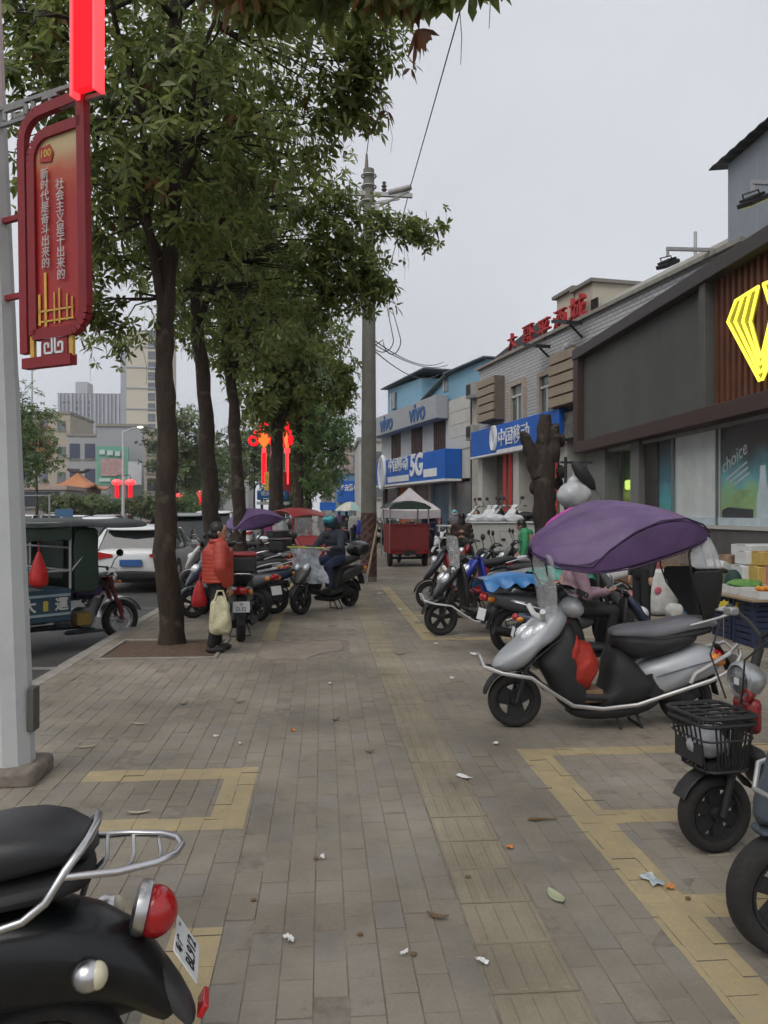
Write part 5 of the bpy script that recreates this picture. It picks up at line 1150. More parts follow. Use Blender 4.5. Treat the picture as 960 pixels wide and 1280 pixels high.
# bamboo stick leaning on the pole
p0 = G(457.5, 728) - FW * .05; st_ = thing('bamboo_pole', 'pale bamboo stick leaning against the striped pole', 'stick', p0)
e = P(472, 655, d - .22) - p0; mb = MB(); n_ = 7
pts = [Vector((0, 0, 0)).lerp(e, i / 24) for i in range(25)]; mb.tube(pts, [.024 + (.005 if i % 4 == 0 else 0) for i in range(25)], 8); obj('culm', mb, mat('bamboo', (0.42, 0.34, 0.24), 0.6), st_)
# thin second pole
b = atg(417.5, 55); p2 = thing('thin_pole', 'thin pale pole with small crossarm farther along the paving', 'pole', b); h2 = zat(534, 55)
mb = MB(); mb.cyl((0, 0, 0), (0, 0, h2), .18, .13, 14); obj('pole', mb, mat('thin_pole_grey', (0.3, 0.3, 0.29), 0.8, dirt=0.2), p2)
mb = MB(); mb.bar((-.5, -.1, h2 - .2), (.6, -.1, h2 - .2), .1, .1); obj('crossarm', mb, M_steel, p2)
mb = MB(); mb.box((-.45, -.2, zat(633, 55)), (1.1, .1, .55)); obj('sign_board', mb, M_signblue, p2)
# wires
M_wire = mat('wire', (0.03, 0.03, 0.032), 0.6)
def wire(name, label, pts, r, sag=0.0, n=14):
    a, b_ = Vector(pts[0]), Vector(pts[-1]); P_ = [a.lerp(b_, i / n) - UP * sag * 4 * (i / n) * (1 - i / n) for i in range(n + 1)]
    mb = MB(); mb.tube(P_, r, 5, cap=False); return obj(name, mb, M_wire, label=label, cat='wire', group='overhead wires from the utility pole')
base = up_.location
wa = base + Vector((.95, -.1, zA + .16)); wb_ = base + Vector((-.05, 0, zat(193, d)))
wire('power_line', 'power line from the pole crossarm overhead towards the shops side', [wa, Vector((wa.x + .05, -14, wa.z + .1))], .011, .15)
wire('power_line', 'power line running on from the crossarm to the thin far pole', [wa, p2.location + Vector((.6, -.1, h2))], .011, .5)
wire('power_line', 'power line from the pole tip up over the street trees', [wb_, Vector((wb_.x, -14, wb_.z + .1))], .01, .15)
wire('power_line', 'power line from the pole tip to the thin far pole', [wb_, p2.location + Vector((0, 0, h2))], .01, .6)
wire('power_line', 'power line from the crossarm end beside the tree crowns to the thin far pole', [base + Vector((-.9, -.05, zA + .1)), p2.location + Vector((-.5, -.1, h2))], .01, .6)
zc = zat(428, d)
for i, (py0, px1, py1, dd, sg_) in enumerate(((425, 555, 452, 37, .35), (430, 560, 456, 36.5, .3), (438, 548, 468, 38.5, .4))):
    wire('service_cable', ['upper', 'middle', 'lower'][i] + ' service cable from the pole to the blue rooftop storey', [base + Vector((.12, 0, zat(py0, d))), P(px1, py1, dd)], .014, sg_)
for i, (px, py, w_, h_) in enumerate(((478, 400, 28, 34), (490, 400, 22, 40))):
    mb = MB(); q = [P(468, 432, d)] + [P(px + w_ * .5 * math.cos(R(180 + 180 * k / 8)), 425 + h_ * .45 * math.sin(R(180 * k / 8)), d) for k in range(9)] + [P(484 + i * 6, 385, d + 3)]
    mb.tube(q, .012, 5, cap=False); obj('cable_loop', mb, M_wire, label=['small', 'large'][i] + ' slack cable loop beside the pole below the crown', cat='wire', group='slack loops')
# far street lamps and lanterns across the road
def far_lamp(px, d, pytop, lean, label, lanterns=True, lit=True):
    b = atg(px, d, -.1); l_ = thing('street_lamp', label, 'street lamp', b, 0, 'street lamps across the road'); h = zat(pytop, d) + .1
    mb = MB(); mb.tube([(0, 0, 0), (0, 0, h * .9), (0, 0, h)], [.13, .09, .07], 10); mb.tube([(0, 0, h - .15), (lean * .6, 0, h + .15), (lean, 0, h + .25)], [.06, .05, .04], 8); obj('pole', mb, mat('lamp_white', (0.5, 0.5, 0.5), 0.5), l_)
    mb = MB(); mb.ell((lean * 1.12, 0, h + .25), (abs(lean) * .22, .18, .08)); obj('lamp_head', mb, mat('lit_lamp', (0.9, 0.9, 0.85), 0.4, emit=(1, .95, .85), estr=1.5), l_)
    return b
def lantern(px, py, d, label, s=1.0, r_=None):
    c = P(px, py, d); t = thing('lantern', label, 'lantern', (c.x, c.y, 0), 0, 'red lanterns across the road')
    mb = MB(); mb.lathe([(.1 * s, .32 * s), (.42 * s, .22 * s), (.55 * s, 0), (.42 * s, -.22 * s), (.1 * s, -.32 * s)], (0, 0, c.z), 'Z', 14); obj('globe', mb, M_redneon2, t)
    mb = MB(); mb.cyl((0, 0, c.z - .3 * s), (0, 0, c.z - 1.55 * s), .2 * s, .2 * s, 8); obj('tassel', mb, M_redneon, t)
    mb = MB(); mb.cyl((0, 0, c.z + .3 * s), (0, 0, c.z + .6 * s), .03); obj('hook', mb, M_wire, t); return t
bq = far_lamp(154, 58, 538, 1.1, 'white street lamp with glowing head and two red lanterns', True)
for px, lb in ((146, 'red lantern on the road side of the white street lamp'), (163, 'red lantern on the tower side of the white street lamp')):
    t_ = lantern(px, 603, 58, lb, .72)
    mb = MB(); mb.bar((0, 0, zat(594, 58)), (bq.x - t_.location.x, 0, zat(594, 58)), .06, .06); obj('bracket', mb, M_wire, t_)
far_lamp(40, 70, 462, .9, 'street lamp with bright head behind the banner board', False)
far_lamp(215, 100, 565, 1.4, 'small far street lamp behind the nearest trunk', False)
far_lamp(268, 120, 580, 1.6, 'smallest far street lamp beyond the second trunk', False)
lantern(251, 617, 75, 'single red lantern seen between the second and third trunk', .9); lantern(224, 619, 95, 'small red lantern just right of the nearest trunk', .8)
c = atg(80, 50); tsn = thing('road_sign', 'small blue direction sign on a pole across the road', 'sign', c)
mb = MB(); mb.cyl((-.9, 0, 0), (-.9, 0, zat(618, 50)), .06); mb.bar((-.9, 0, zat(619, 50)), (-2.6, 0, zat(619.5, 50)), .06, .06); obj('post', mb, M_steel, tsn)
mb = MB(); mb.box((0, 0, zat(641, 50)), (1.1, .06, .5)); obj('board', mb, mat('direction_blue', (0.05, 0.13, 0.25), 0.5), tsn)
mb = MB(); mb.bar((-.9, 0, zat(641, 50)), (0, 0, zat(641, 50)), .05, .05); mb.box((-2.7, 0, zat(617, 50)), (.3, .25, .25)); obj('camera_head', mb, M_white, tsn)
# ================================================================== SCOOTERS
GS = 'mopeds and scooters parked on the paving'
def wheel(parent, x, z, r, w, style='alloy', y=0.0, name='wheel', yaw=0.0):
    rim = MB(); n = 28; rr = r * .66
    m = {'alloy': M_alloy, 'dark': M_darkrim, 'wire': M_steel, 'disc': M_darkrim, 'closed': M_darkrim}[style]
    prof = [(rr * .93, -w * .32), (rr * 1.02, -w * .34), (rr * 1.02, w * .34), (rr * .93, w * .32), (rr * .9, w * .1), (rr * .9, -w * .1)]
    rim.lathe(prof, (0, 0, 0), 'Y', n, closed=True)
    rim.lathe([(.0001, -w * .5), (rr * .25, -w * .5), (rr * .3, -w * .3), (rr * .3, w * .3), (rr * .25, w * .5), (.0001, w * .5)], (0, 0, 0), 'Y', 14)
    if style == 'wire':
        for k in range(18):
            a = k * 2 * math.pi / 18; b = a + (.35 if k % 2 else -.35); rim.tube([(rr * .25 * math.cos(a), (w * .3 if k % 2 else -w * .3), rr * .25 * math.sin(a)), (rr * .93 * math.cos(b), 0, rr * .93 * math.sin(b))], .0035, 4)
    else:
        ns = 5 if style == 'dark' else 3 if style in ('alloy', 'closed') else 6
        for k in range(ns):
            a = k * 2 * math.pi / ns + .4; c, s = math.cos(a), math.sin(a); t = Vector((-s, 0, c)); wd = rr * (.2 if ns == 5 else .52 if style == 'closed' else .27)
            q = []
            for (rad, ww) in ((rr * .2, wd * .75), (rr * .93, wd)):
                p = Vector((rad * c, 0, rad * s)); q.append([p + t * ww + Vector((0, w * .2, 0)), p - t * ww + Vector((0, w * .2, 0)), p - t * ww - Vector((0, w * .2, 0)), p + t * ww - Vector((0, w * .2, 0))])
            rim.loft(q)
    if style == 'disc' or style == 'alloy':
        rim.lathe([(rr * .55, -w * .42), (rr * .6, -w * .42), (rr * .6, -w * .38), (rr * .55, -w * .38)], (0, 0, 0), 'Y', 20, closed=True)
    o = obj(name, rim, m, parent); o.location = (x, y, z); o.rotation_euler = (0, 0, yaw)
    ty = MB(); prof = []
    for k in range(14):
        a = k * 2 * math.pi / 14; prof.append((r - (r - rr) * .5 + (r - rr) * .5 * math.copysign(abs(math.cos(a)) ** .8, math.cos(a)), w * .5 * math.copysign(abs(math.sin(a)) ** .8, math.sin(a))))
    ty.lathe(prof, (0, 0, 0), 'Y', 36, closed=True)
    obj('tyre', ty, M_rubber, o); return o
def arcpath(cx, cz, r, a0, a1, n=9): return [(cx + r * math.cos(R(a0 + (a1 - a0) * i / n)), cz + r * math.sin(R(a0 + (a1 - a0) * i / n))) for i in range(n + 1)]
def plate_part(t, x, z, tilt, txt='', w=.2, h=.13):
    """number plate facing backwards (-x)"""
    M = Matrix.Translation((x, 0, z)) @ Matrix.Rotation(tilt, 4, 'Y')
    mb = MB(); mb.box((0, 0, 0), (.006, w, h), M=Matrix.Identity(4)); mb.v = [tuple(M @ Vector(v)) for v in mb.v]; p = obj('number_plate', mb, M_plate, t, bevel=.002)
    if txt:
        for i, line in enumerate(txt):
            Mt = M @ frame_mat((-.0045, 0, .028 - .055 * i if len(txt) > 1 else 0), (0, -1, 0), (0, 0, 1)); lettering('plate_text', line, .062 if i else .03, M_ink, p, Mt, .0006, bold=.0006)
    return p
def mirrors(t, x, z, m=None, s=1.0, spread=.3):
    for sd in (-1, 1):
        mb = MB(); mb.tube([(x, sd * .2, z), (x + .02, sd * .24, z + .1), (x + .05, sd * spread, z + .17)], .007, 6); mb.ell((x + .05, sd * (spread + .03), z + .2), (.025, .075 * s, .05 * s), 12, 8)
        o = obj('mirror', mb, m or M_black, t); g = MB(); g.ell((x + .028, sd * (spread + .03), z + .2), (.006, .062 * s, .04 * s), 12, 6); obj('mirror_glass', g, M_mirror, o)
def bars(t, x, z, half=.33, back=.08, col=None):
    mb = MB(); mb.tube([(x - back, -half, z - .01), (x - back * .6, -half * .75, z + .01), (x, -.12, z), (x, .12, z), (x - back * .6, half * .75, z + .01), (x - back, half, z - .01)], .012, 8); hb_ = obj('handlebar', mb, col or M_steel, t)
    for sd in (-1, 1):
        g = MB(); g.tube([(x - back * .62, sd * half * .72, z + .008), (x - back, sd * half, z - .01)], .019, 10); obj('grip', g, M_black, hb_)
        g = MB(); g.tube([(x - back * .3, sd * half * .6, z + .0), (x + .03, sd * half * .75, z - .005), (x - .01, sd * half * 1.0, z - .02)], .006, 6); obj('brake_lever', g, M_steel, hb_)
    return hb_

def canopy(t, m, mu, hw=1.0, dz=0.0, dx=0.0):
    st_ = [(.54, 1.34, 1.31, 1.30, .06), (.5, 1.42, 1.27, 1.25, .2), (.42, 1.50, 1.23, 1.2, .3), (.2, 1.63, 1.21, 1.17, .4), (.08, 1.675, 1.33, 1.175, .42), (-.1, 1.695, 1.46, 1.2, .43), (-.3, 1.665, 1.535, 1.255, .41), (-.5, 1.61, 1.55, 1.31, .36), (-.66, 1.54, 1.505, 1.37, .28), (-.8, 1.455, 1.445, 1.41, .1)]
    rows_t = []; rl = []; rr_ = []
    ncr = 40
    for (x, zr, ze, zb, w_) in st_:
        w_ *= hw; row = []
        for i in range(ncr + 1):
            u = -1 + 2 * i / ncr; wr = (.012 * math.sin(9 * x + 5 * u) + .013 * math.sin(26 * (u + .3 * x) + 3)) * (1 - u * u) + .014 * math.sin(15 * u + 1.5 * x) * max(0, min(1, (x + .35) / .6)) * (1 - abs(u) ** 4)
            row.append((x + dx, u * w_, dz + ze + (zr - ze) * (1 - abs(u) ** 2.0) + wr))
        rows_t.append(row)
        for s, L_ in ((-1, rl), (1, rr_)):
            L_.append([(x + dx, s * w_, dz + ze), (x + dx, s * (w_ - .01), dz + ze * .6 + zb * .4 + .004 * math.sin(20 * x)), (x + dx, s * (w_ - .05 * (ze - zb) / .2), dz + zb)])
    mb = MB(); mb.sheet(rows_t, .004); c = obj('canopy', mb, m, t, sub=1)
    for L_ in (rl, rr_):
        mb = MB(); mb.sheet(L_, .004, (0, 1 if L_ is rl else -1, 0)); obj('canopy_side', mb, m, c, sub=1)
    mb = MB()
    for s in (-1, 1): mb.tube([(x + dx, s * w_ * hw, dz + ze + .004) for (x, zr, ze, zb, w_) in st_[2:]], .007, 6); mb.tube([(x + dx, s * (w_ * hw - .05 * (ze - zb) / .2), dz + zb) for (x, zr, ze, zb, w_) in st_], .006, 6)
    obj('piping', mb, mu, c)
    for s in (-1, 1):
        mb = MB(); mb.tube([(.36, s * .18, .95), (.46, s * .2, 1.15), (.48 + dx, s * .2, 1.27 + dz)], .008, 6); obj('canopy_pole', mb, M_black, t)
        mb = MB(); mb.tube([(-.8, s * .08, .7), (-.9, s * .07, 1.0), (-.8 + dx, s * .08, 1.43 + dz)], .008, 6); obj('canopy_pole', mb, M_black, t)
    # rear curtain wraps round the sides: clear pvc above, black cloth below
    prof = {.70: (.05, .05, -.82), .8: (.12, .09, -.86), .92: (.19, .16, -.89), 1.05: (.24, .24, -.905), 1.18: (.26, .27, -.9), 1.3: (.25, .25, -.87), 1.4: (.17, .14, -.83), 1.44: (.08, .04, -.8)}
    def cp(z, u):
        w_, dp, xb = prof[z]; a_ = abs(u); sg = 1 if u > 0 else -1
        if a_ <= .4: return (xb + dx + .05 * (a_ / .4) ** 2 * w_ / .24, sg * w_ * a_ / .4 * .9, z)
        f = (a_ - .4) / .6; return (xb + dx + .05 * w_ / .24 + dp * f, sg * w_ * (.9 + .1 * f), z + .0 * f)
    us = [-1, -.8, -.6, -.45, -.3, 0, .3, .45, .6, .8, 1]; zs = sorted(prof)
    mb = MB(); mb.sheet([[cp(z, u) for u in us] for z in zs[:5]], .003, (1, 0, 0)); obj('rear_flap', mb, M_black, t, sub=1)
    mb = MB(); mb.sheet([[cp(z, u) for u in us] for z in zs[4:]], .002, (1, 0, 0)); obj('rear_window', mb, M_clear, t, sub=1)
    mb = MB(); mb.tube([cp(z, -1) for z in zs] + [cp(z, 1) for z in reversed(zs)], .007, 6, closed=True); obj('flap_edge', mb, M_black, t)

def scooter(label, loc, heading, body, accent=None, seat=None, rim='alloy', wb=1.3, wr=.225, opts=(), plate=('',), group=GS, name='scooter', cat='scooter', lean=0.0, steer=0.0, rail=None):
    """step-through scooter; heading = direction its front points to"""
    accent = accent or M_black; seat = seat or M_seat; o = set(opts)
    t = thing(name, label, cat, loc, math.atan2(heading[1], heading[0]), group); t.rotation_euler = (lean, 0, math.atan2(heading[1], heading[0]))
    fx, rx = wb / 2, -wb / 2; w = .1
    wheel(t, fx, wr, wr, w, rim, name='front_wheel', yaw=steer); wheel(t, rx, wr, wr, w * 1.1, rim, name='rear_wheel')
    mb = MB()
    for s in (-1, 1): mb.tube([(fx, s * .075, wr), (fx - .06, s * .075, wr + .2), (fx - .14, s * .055, .62)], [.017, .02, .022], 8)
    obj('fork', mb, M_black, t)
    mb = MB(); mb.sweep(arcpath(fx, wr, wr + .035, 62 if 'shortfender' in o else 10, 165, 10), [.045, .06, .066, .068, .068, .068, .068, .066, .062, .055, .04], .012); obj('front_fender', mb, M_black if 'blackfender' in o else body, t, sub=1)
    # front apron / fairing
    if 'beak' in o:
        pth = [(fx + .2, .43), (fx + .1, .5), (fx - .02, .585), (fx - .16, .68), (fx - .27, .8), (fx - .33, .9)]; hw = [.035, .11, .165, .195, .18, .12]; ht = [.02, .065, .1, .115, .09, .05]
    elif 'retro' in o:
        pth = [(fx - .1, .4), (fx - .12, .55), (fx - .17, .72), (fx - .23, .9), (fx - .26, .98)]; hw = [.12, .17, .18, .15, .1]; ht = [.03, .05, .06, .05, .03]
    else:
        pth = [(fx + .11, .47), (fx + .03, .57), (fx - .07, .7), (fx - .17, .84), (fx - .24, .95)]; hw = [.04, .11, .165, .16, .11]; ht = [.02, .06, .075, .065, .04]
    beak = 'beak' in o
    if not beak: mb = MB(); mb.sweep(pth, hw, ht, .8); obj('front_apron', mb, body, t, sub=1)
    if not beak: mb = MB(); mb.sweep([(fx - .25, .95), (fx - .29, .75), (fx - .31, .52), (fx - .35, .33)], [.12, .185, .19, .15], [.03, .045, .045, .03], .7); obj('leg_shield', mb, accent, t, sub=1)
    zf = .25 if 'beak' in o else .3
    mb = MB(); mb.sweep([(fx - .3, zf + .07), (fx - .4, zf), (0, zf - .02), (rx + .42, zf), (rx + .34, zf + .06)], [.15, .165, .17, .165, .14], [.03, .04, .045, .045, .04], .55); obj('floorboard', mb, accent, t, sub=1)
    if not beak: mb = MB(); mb.sweep([(rx + .5, zf), (rx + .44, .42), (rx + .38, .6), (rx + .3, .7)], [.12, .14, .14, .12], [.06, .08, .1, .08], .7); obj('seat_pillar', mb, accent, t, sub=1)
    # tail body
    if 'retro' in o: pth = [(rx + .48, .48), (rx + .3, .57), (rx + .05, .6), (rx - .2, .56), (rx - .36, .46)]; hw = [.12, .18, .2, .16, .07]; ht = [.12, .15, .16, .14, .06]
    else: pth = [(rx + .5, .42), (rx + .3, .53), (rx + .05, .585), (rx - .2, .63), (rx - .36, .68)]; hw = [.11, .165, .17, .13, .055]; ht = [.08, .12, .115, .085, .03]
    if not beak: mb = MB(); mb.sweep(pth, hw, ht, .7); obj('tail_body', mb, body, t, sub=1)
    # belly, engine, swingarm, silencer
    mb = MB(); mb.sweep([(.2, .22), (-.1, .18), (rx + .3, .22)], [.09, .11, .1], [.04, .05, .06]); mb.sweep([(rx + .35, .3), (rx + .15, .27), (rx, wr)], [.05, .06, .05], [.09, .08, .06], y0=.07); mb.cyl((rx + .3, -.02, .32), (rx + .3, .14, .32), .1, .09, 14); obj('engine', mb, M_darkrim, t)
    mb = MB(); mb.tube([(rx + .35, -.08, .22), (rx + .15, -.13, .22), (rx + .05, -.14, .24), (rx - .3, -.15, .31)], [.015, .02, .05, .048], 12); obj('silencer', mb, M_steel if 'chrome' in o else M_darkrim, t)
    mb = MB(); mb.sweep(arcpath(rx, wr, wr + .04, 40, 175, 8), [.05] * 9, .009); mb.sweep([(rx - .24, .6), (rx - .31, .48), (rx - .36, .36)], [.06, .07, .06], .008); obj('rear_fender', mb, M_black, t)
    # seat
    hs_ = -.045 if beak else 0.0
    mb = MB(); mb.sweep([(x_, z_ + hs_) for x_, z_ in ((rx + .6, .735), (rx + .5, .755), (rx + .3, .75), (rx + .18, .765), (rx + .05, .8), (rx - .14, .825), (rx - .25, .8))], [.06, .115, .145, .145, .145, .13, .06], [.025, .05, .065, .065, .06, .05, .02], .75); se = obj('seat', mb, seat, t, sub=1)
    if seat is M_seatgrey:
        mb = MB(); mb.sweep([(x_, z_ + hs_) for x_, z_ in ((rx + .6, .7), (rx + .3, .695), (rx + .05, .73), (rx - .22, .77))], [.075, .15, .15, .1], .035, .7); obj('seat_skirt', mb, M_seat, se, sub=1)
    # lights
    mb = MB()
    if 'round' in o: mb.lathe([(.0001, -.02), (.075, -.01), (.085, .03), (.07, .07), (.03, .11), (.0001, .12)], (fx - .05, 0, .8), 'X', 18); mb.v = [(2 * (fx - .05) - v[0], v[1], v[2]) for v in mb.v]; hl = obj('headlight', mb, M_chrome, t); g = MB(); g.lathe([(.0001, .012), (.068, .004), (.068, -.01), (.0001, -.012)], (fx - .03, 0, .8), 'X', 18); obj('headlight_glass', g, M_glassc, hl)
    else:
        for s in (-1, 1): mb.ell((pth and (fx - .05 if 'beak' not in o else fx - .1), s * .085, .74 if 'beak' not in o else .69), (.085, .05, .06), 12, 8, Matrix.Rotation(R(38), 4, 'Y'))
        obj('headlight', mb, M_glassc, t)
    mb = MB(); mb.ell((rx - .345, 0, .66 if 'retro' not in o else .6) if not beak else (-.9, 0, .52), (.045, .085, .05) if not beak else (.04, .07, .04), 12, 8); obj('tail_light', mb, M_red, t)
    for s in (() if beak else (-1, 1)):
        mb = MB(); mb.ell((rx - .3, s * .11, .64), (.05, .03, .035), 10, 6); obj('indicator', mb, M_amber, t)
    plate_part(t, rx - .375, .47, R(14), plate if plate and plate[0] else '')
    # steering head and bars
    bx = fx - .3 if 'beak' not in o else fx - .36
    mb = MB(); mb.sweep([(bx + .1, .9), (bx + .05, .98), (bx - .03, 1.03), (bx - .1, 1.01)], [.05, .1, .12, .06], [.02, .045, .045, .02]); obj('bar_cover', mb, body if 'painthead' in o else M_black, t, sub=1)
    bars(t, bx, 1.02)
    if 'nomirror' not in o: mirrors(t, bx + .03, 1.03)
    # grab rail
    mb = MB()
    q = [(rx + .02, .13, .76), (rx - .2, .15, .82), (rx - .36, .1, .86), (rx - .4, 0, .865), (rx - .36, -.1, .86), (rx - .2, -.15, .82), (rx + .02, -.13, .76)]
    mb.tube(q, .011, 8)
    if 'rack' in o:
        for yy in (-.06, 0, .06): mb.tube([(rx - .18, yy, .83), (rx - .38, yy, .865)], .007, 6)
    obj('grab_rail', mb, rail or M_chrome, t)
    mb = MB(); mb.tube([(-.05, .1, .2), (-.1, .16, .01)], .011, 6); mb.tube([(-.2, .08, .2), (-.27, .13, .012), (-.27, -.13, .012), (-.2, -.08, .2)], .011, 6); obj('stand', mb, M_black, t)
    if 'rails' in o or 'beak' in o:
        mb = MB()
        for s in (-1, 1):
            mb.tube([(fx + .25, 0, .5), (fx + .24, s * .07, .46), (fx + .12, s * .15, .425), (fx - .08, s * .2, .4), (fx - .22, s * .215, .3), (fx - .38, s * .22, .2), (fx - .6, s * .22, .175), (-.2, s * .22, .2), (rx + .2, s * .225, .28), (rx - .1, s * .22, .37), (rx - .3, s * .17, .45), (rx - .39, s * .08, .52), (rx - .4, s * .05, .56), (rx - .36, s * .09, .6), (rx - .26, s * .16, .55), (rx + .02, s * .21, .42), (rx + .06, s * .215, .35)], .0155 if beak else .0125, 8)
        mb.tube([(fx + .24, .07, .46), (fx + .27, .04, .54), (fx + .27, -.04, .54), (fx + .24, -.07, .46)], .011, 8)
        obj('side_rail', mb, rail or M_steel, t)
    if 'windshield' in o or 'canopy' in o:
        mb = MB(); mb.sheet([[(bx + .16 - .0 * z - .05 * abs(u) ** 2 + (z - .9) * .12, u * ((.2 if 'canopy' not in o else .27) + .05 * math.sin((z - .85) * 5)), z) for u in (-1, -.6, -.2, .2, .6, 1)] for z in (.86, .98, 1.1, 1.22, 1.3)], .003, (-1, 0, 0)); obj('windshield', mb, M_clear, t, sub=1)
        mb = MB(); mb.tube([(bx + .2, -.2, .88), (bx + .18, -.12, .82), (bx + .18, .12, .82), (bx + .2, .2, .88)], .022, 8); obj('shield_mount', mb, M_white, t)
    if 'box' in o or 'redbox' in o:
        mb = MB(); mb.box((rx - .2, 0, .97), (.32, .36, .2)); bx_ = obj('top_box', mb, M_black, t, bevel=.03)
        mb = MB(); mb.box((rx - .2, 0, 1.09), (.33, .37, .05)); obj('box_lid', mb, paint('box_red', (0.3, 0.015, 0.02)) if 'redbox' in o else M_gloss, bx_, bevel=.02)
        mb = MB(); mb.box((rx - .2, 0, .868), (.2, .2, .02)); obj('box_plate', mb, M_black, bx_)
    if 'helmetbox' in o:
        mb = MB(); mb.ell((rx - .25, 0, .97), (.2, .19, .13), 16, 10, p=.8); b_ = obj('top_box', mb, M_gloss, t); mb = MB(); mb.ell((rx - .25, 0, 1.0), (.17, .16, .11), 14, 8); obj('box_lid', mb, mat('smoke_lid', (0.25, 0.25, 0.25), 0.2), b_); mb = MB(); mb.cyl((rx - .2, 0, .8), (rx - .24, 0, .87), .05); obj('box_bracket', mb, M_black, b_)
    if 'canopy' in o: canopy(t, mat('purple_cloth', (0.135, 0.075, 0.19), 0.42, var=0.25, scale=4, bump=0.6, bscale=9) if 'pink' not in o else mat('magenta_cloth', (0.5, 0.05, 0.35), 0.5), mat('purple_piping', (0.05, 0.025, 0.075), 0.5))
    if 'skirt' in o:                                       # padded wind apron over the bars
        mb = MB(); mb.sheet([[(bx + .2 + .1 * math.cos(u * 1.4) - .12 + .02 * math.sin(z * 30 + u * 4), u * (.34 if z > .6 else .3), z) for u in (-1, -.66, -.33, 0, .33, .66, 1)] for z in (.45, .6, .75, .9, 1.02)], .02, (-1, 0, 0)); obj('wind_apron', mb, mat('apron_' + ('grey' if 'skirtgrey' in o else 'blue'), (0.3, 0.31, 0.33) if 'skirtgrey' in o else (0.03, 0.06, 0.16), 0.7, var=0.3, scale=9, bump=0.4, bscale=15), t, sub=1)
    return t
def place(px, py, off, heading):
    """ground position of the scooter's middle when the ground pixel (px,py) is at local x = off"""
    g = G(px, py); h = Vector((heading[0], heading[1], 0)).normalized(); p = g - h * off; return Vector((p.x, p.y, 0)), h
M_silver = mat('silver_paint', (0.46, 0.48, 0.5), 0.28, 0.2, var=0.05, coat=0.5, dirt=0.12)
M_blue = paint('blue_paint', (0.012, 0.03, 0.3)); M_redp = paint('red_paint', (0.28, 0.012, 0.02)); M_whitep = paint('white_scooter', (0.6, 0.6, 0.6)); M_greyp = paint('grey_paint', (0.12, 0.13, 0.14)); M_teal = paint('teal_paint', (0.02, 0.2, 0.17))
M_dblue = paint('dark_blue_paint', (0.02, 0.03, 0.06))

# ---- silver canopy scooter
loc, h = place(643, 908, .655, (-1, .01))
S = scooter('silver scooter under a purple rain canopy with red bag on its floor', loc, h, M_silver, M_black, M_seatgrey, 'closed', 1.31, .2, ('beak', 'canopy', 'blackfender', 'nomirror'), rail=mat('dull_chrome', (0.62, 0.6, 0.58), 0.22, 0.95, dirt=0.2))
def sl_(q): return [((752 - x) * .00602, (907 - y) * .00602) for x, y in q]
for nm, q, w_, m_, p_ in (('front_apron', [(610, 833), (622, 818), (648, 797), (670, 773), (688, 757), (704, 750), (713, 764), (702, 790), (688, 801), (672, 810), (660, 824), (646, 838), (626, 841)], .185, M_silver, .42),
                          ('leg_shield', [(700, 775), (714, 772), (722, 808), (728, 848), (738, 878), (738, 890), (714, 889), (698, 880), (688, 860), (676, 836), (664, 824), (688, 800)], .18, M_black, .3),
                          ('tail_body', [(784, 834), (815, 823), (845, 812), (875, 804), (893, 809), (906, 826), (901, 843), (870, 853), (835, 866), (810, 875), (800, 860)], .175, M_silver, .36),
                          ('side_panel', [(757, 800), (785, 815), (800, 836), (822, 850), (816, 866), (800, 878), (770, 887), (738, 888), (738, 876), (752, 862), (756, 835)], .19, M_black, .3),
                          ('under_seat', [(757, 795), (780, 792), (830, 796), (868, 786), (878, 796), (866, 808), (830, 818), (790, 828), (768, 815)], .165, M_black, .3),
                          ('belly_pan', [(700, 882), (740, 884), (800, 880), (822, 868), (832, 876), (800, 893), (745, 898), (712, 896)], .16, M_black, .25),
                          ('knee_cowl', [(690, 757), (704, 742), (716, 740), (730, 760), (724, 772), (706, 774)], .2, M_silver, .4)):
    mb = MB(); mb.pillow(sl_(q), w_, p_); obj(nm, mb, m_, S, sub=1, ang=60)
for sd in (-1, 1):
    mb = MB(); mb.tube([(x, sd * y, z) for (x, z), y in zip(sl_([(700, 790), (680, 803), (664, 817), (650, 832), (632, 838)]), (.188, .187, .18, .16, .12))], .0035, 6); obj('panel_seam', mb, M_black, S)
    mb = MB(); mb.ell((.57, sd * .125, .56), (.075, .03, .03), 12, 8, Matrix.Rotation(R(38), 4, 'Y')); obj('front_indicator', mb, M_amber, S)
    mb = MB(); mb.ell((.49, sd * .11, .735), (.1, .055, .05), 14, 8, Matrix.Rotation(R(38), 4, 'Y')); obj('headlamp_lens', mb, M_glassc, S)
    mb = MB(); mb.tube([(x, sd * .178, z) for x, z in sl_([(812, 842), (840, 834), (870, 826), (890, 822)])], .005, 6); obj('decal_stripe', mb, mat('decal_grey', (.1, .1, .11), .4), S)
    mb = MB(); mb.ell((-.84, sd * .105, .5), (.08, .055, .045), 12, 8, Matrix.Rotation(R(-20), 4, 'Y')); obj('rear_indicator', mb, M_amber, S)
    mb = MB(); mb.tube([(.3, sd * .24, 1.03), (.42, sd * .2, 1.08), (.44, sd * .1, .98), (.4, sd * .05, .9)], .005, 6); obj('cable', mb, M_black, S)
mb = MB(); mb.tube([(-.3, -.12, .25), (-.5, -.19, .22), (-.62, -.2, .24), (-.95, -.2, .33)], [.02, .03, .05, .045], 12); obj('exhaust_shield', mb, M_darkrim, S)
mb = MB(); mb.box((.6, -.055, .29), (.05, .006, .05)); obj('sticker', mb, M_plate, S)
bg_ = thing('red_bag', 'red cloth bag on the floor of the silver scooter', 'bag', S.location + Vector((0, 0, 0)), S.rotation_euler.z)
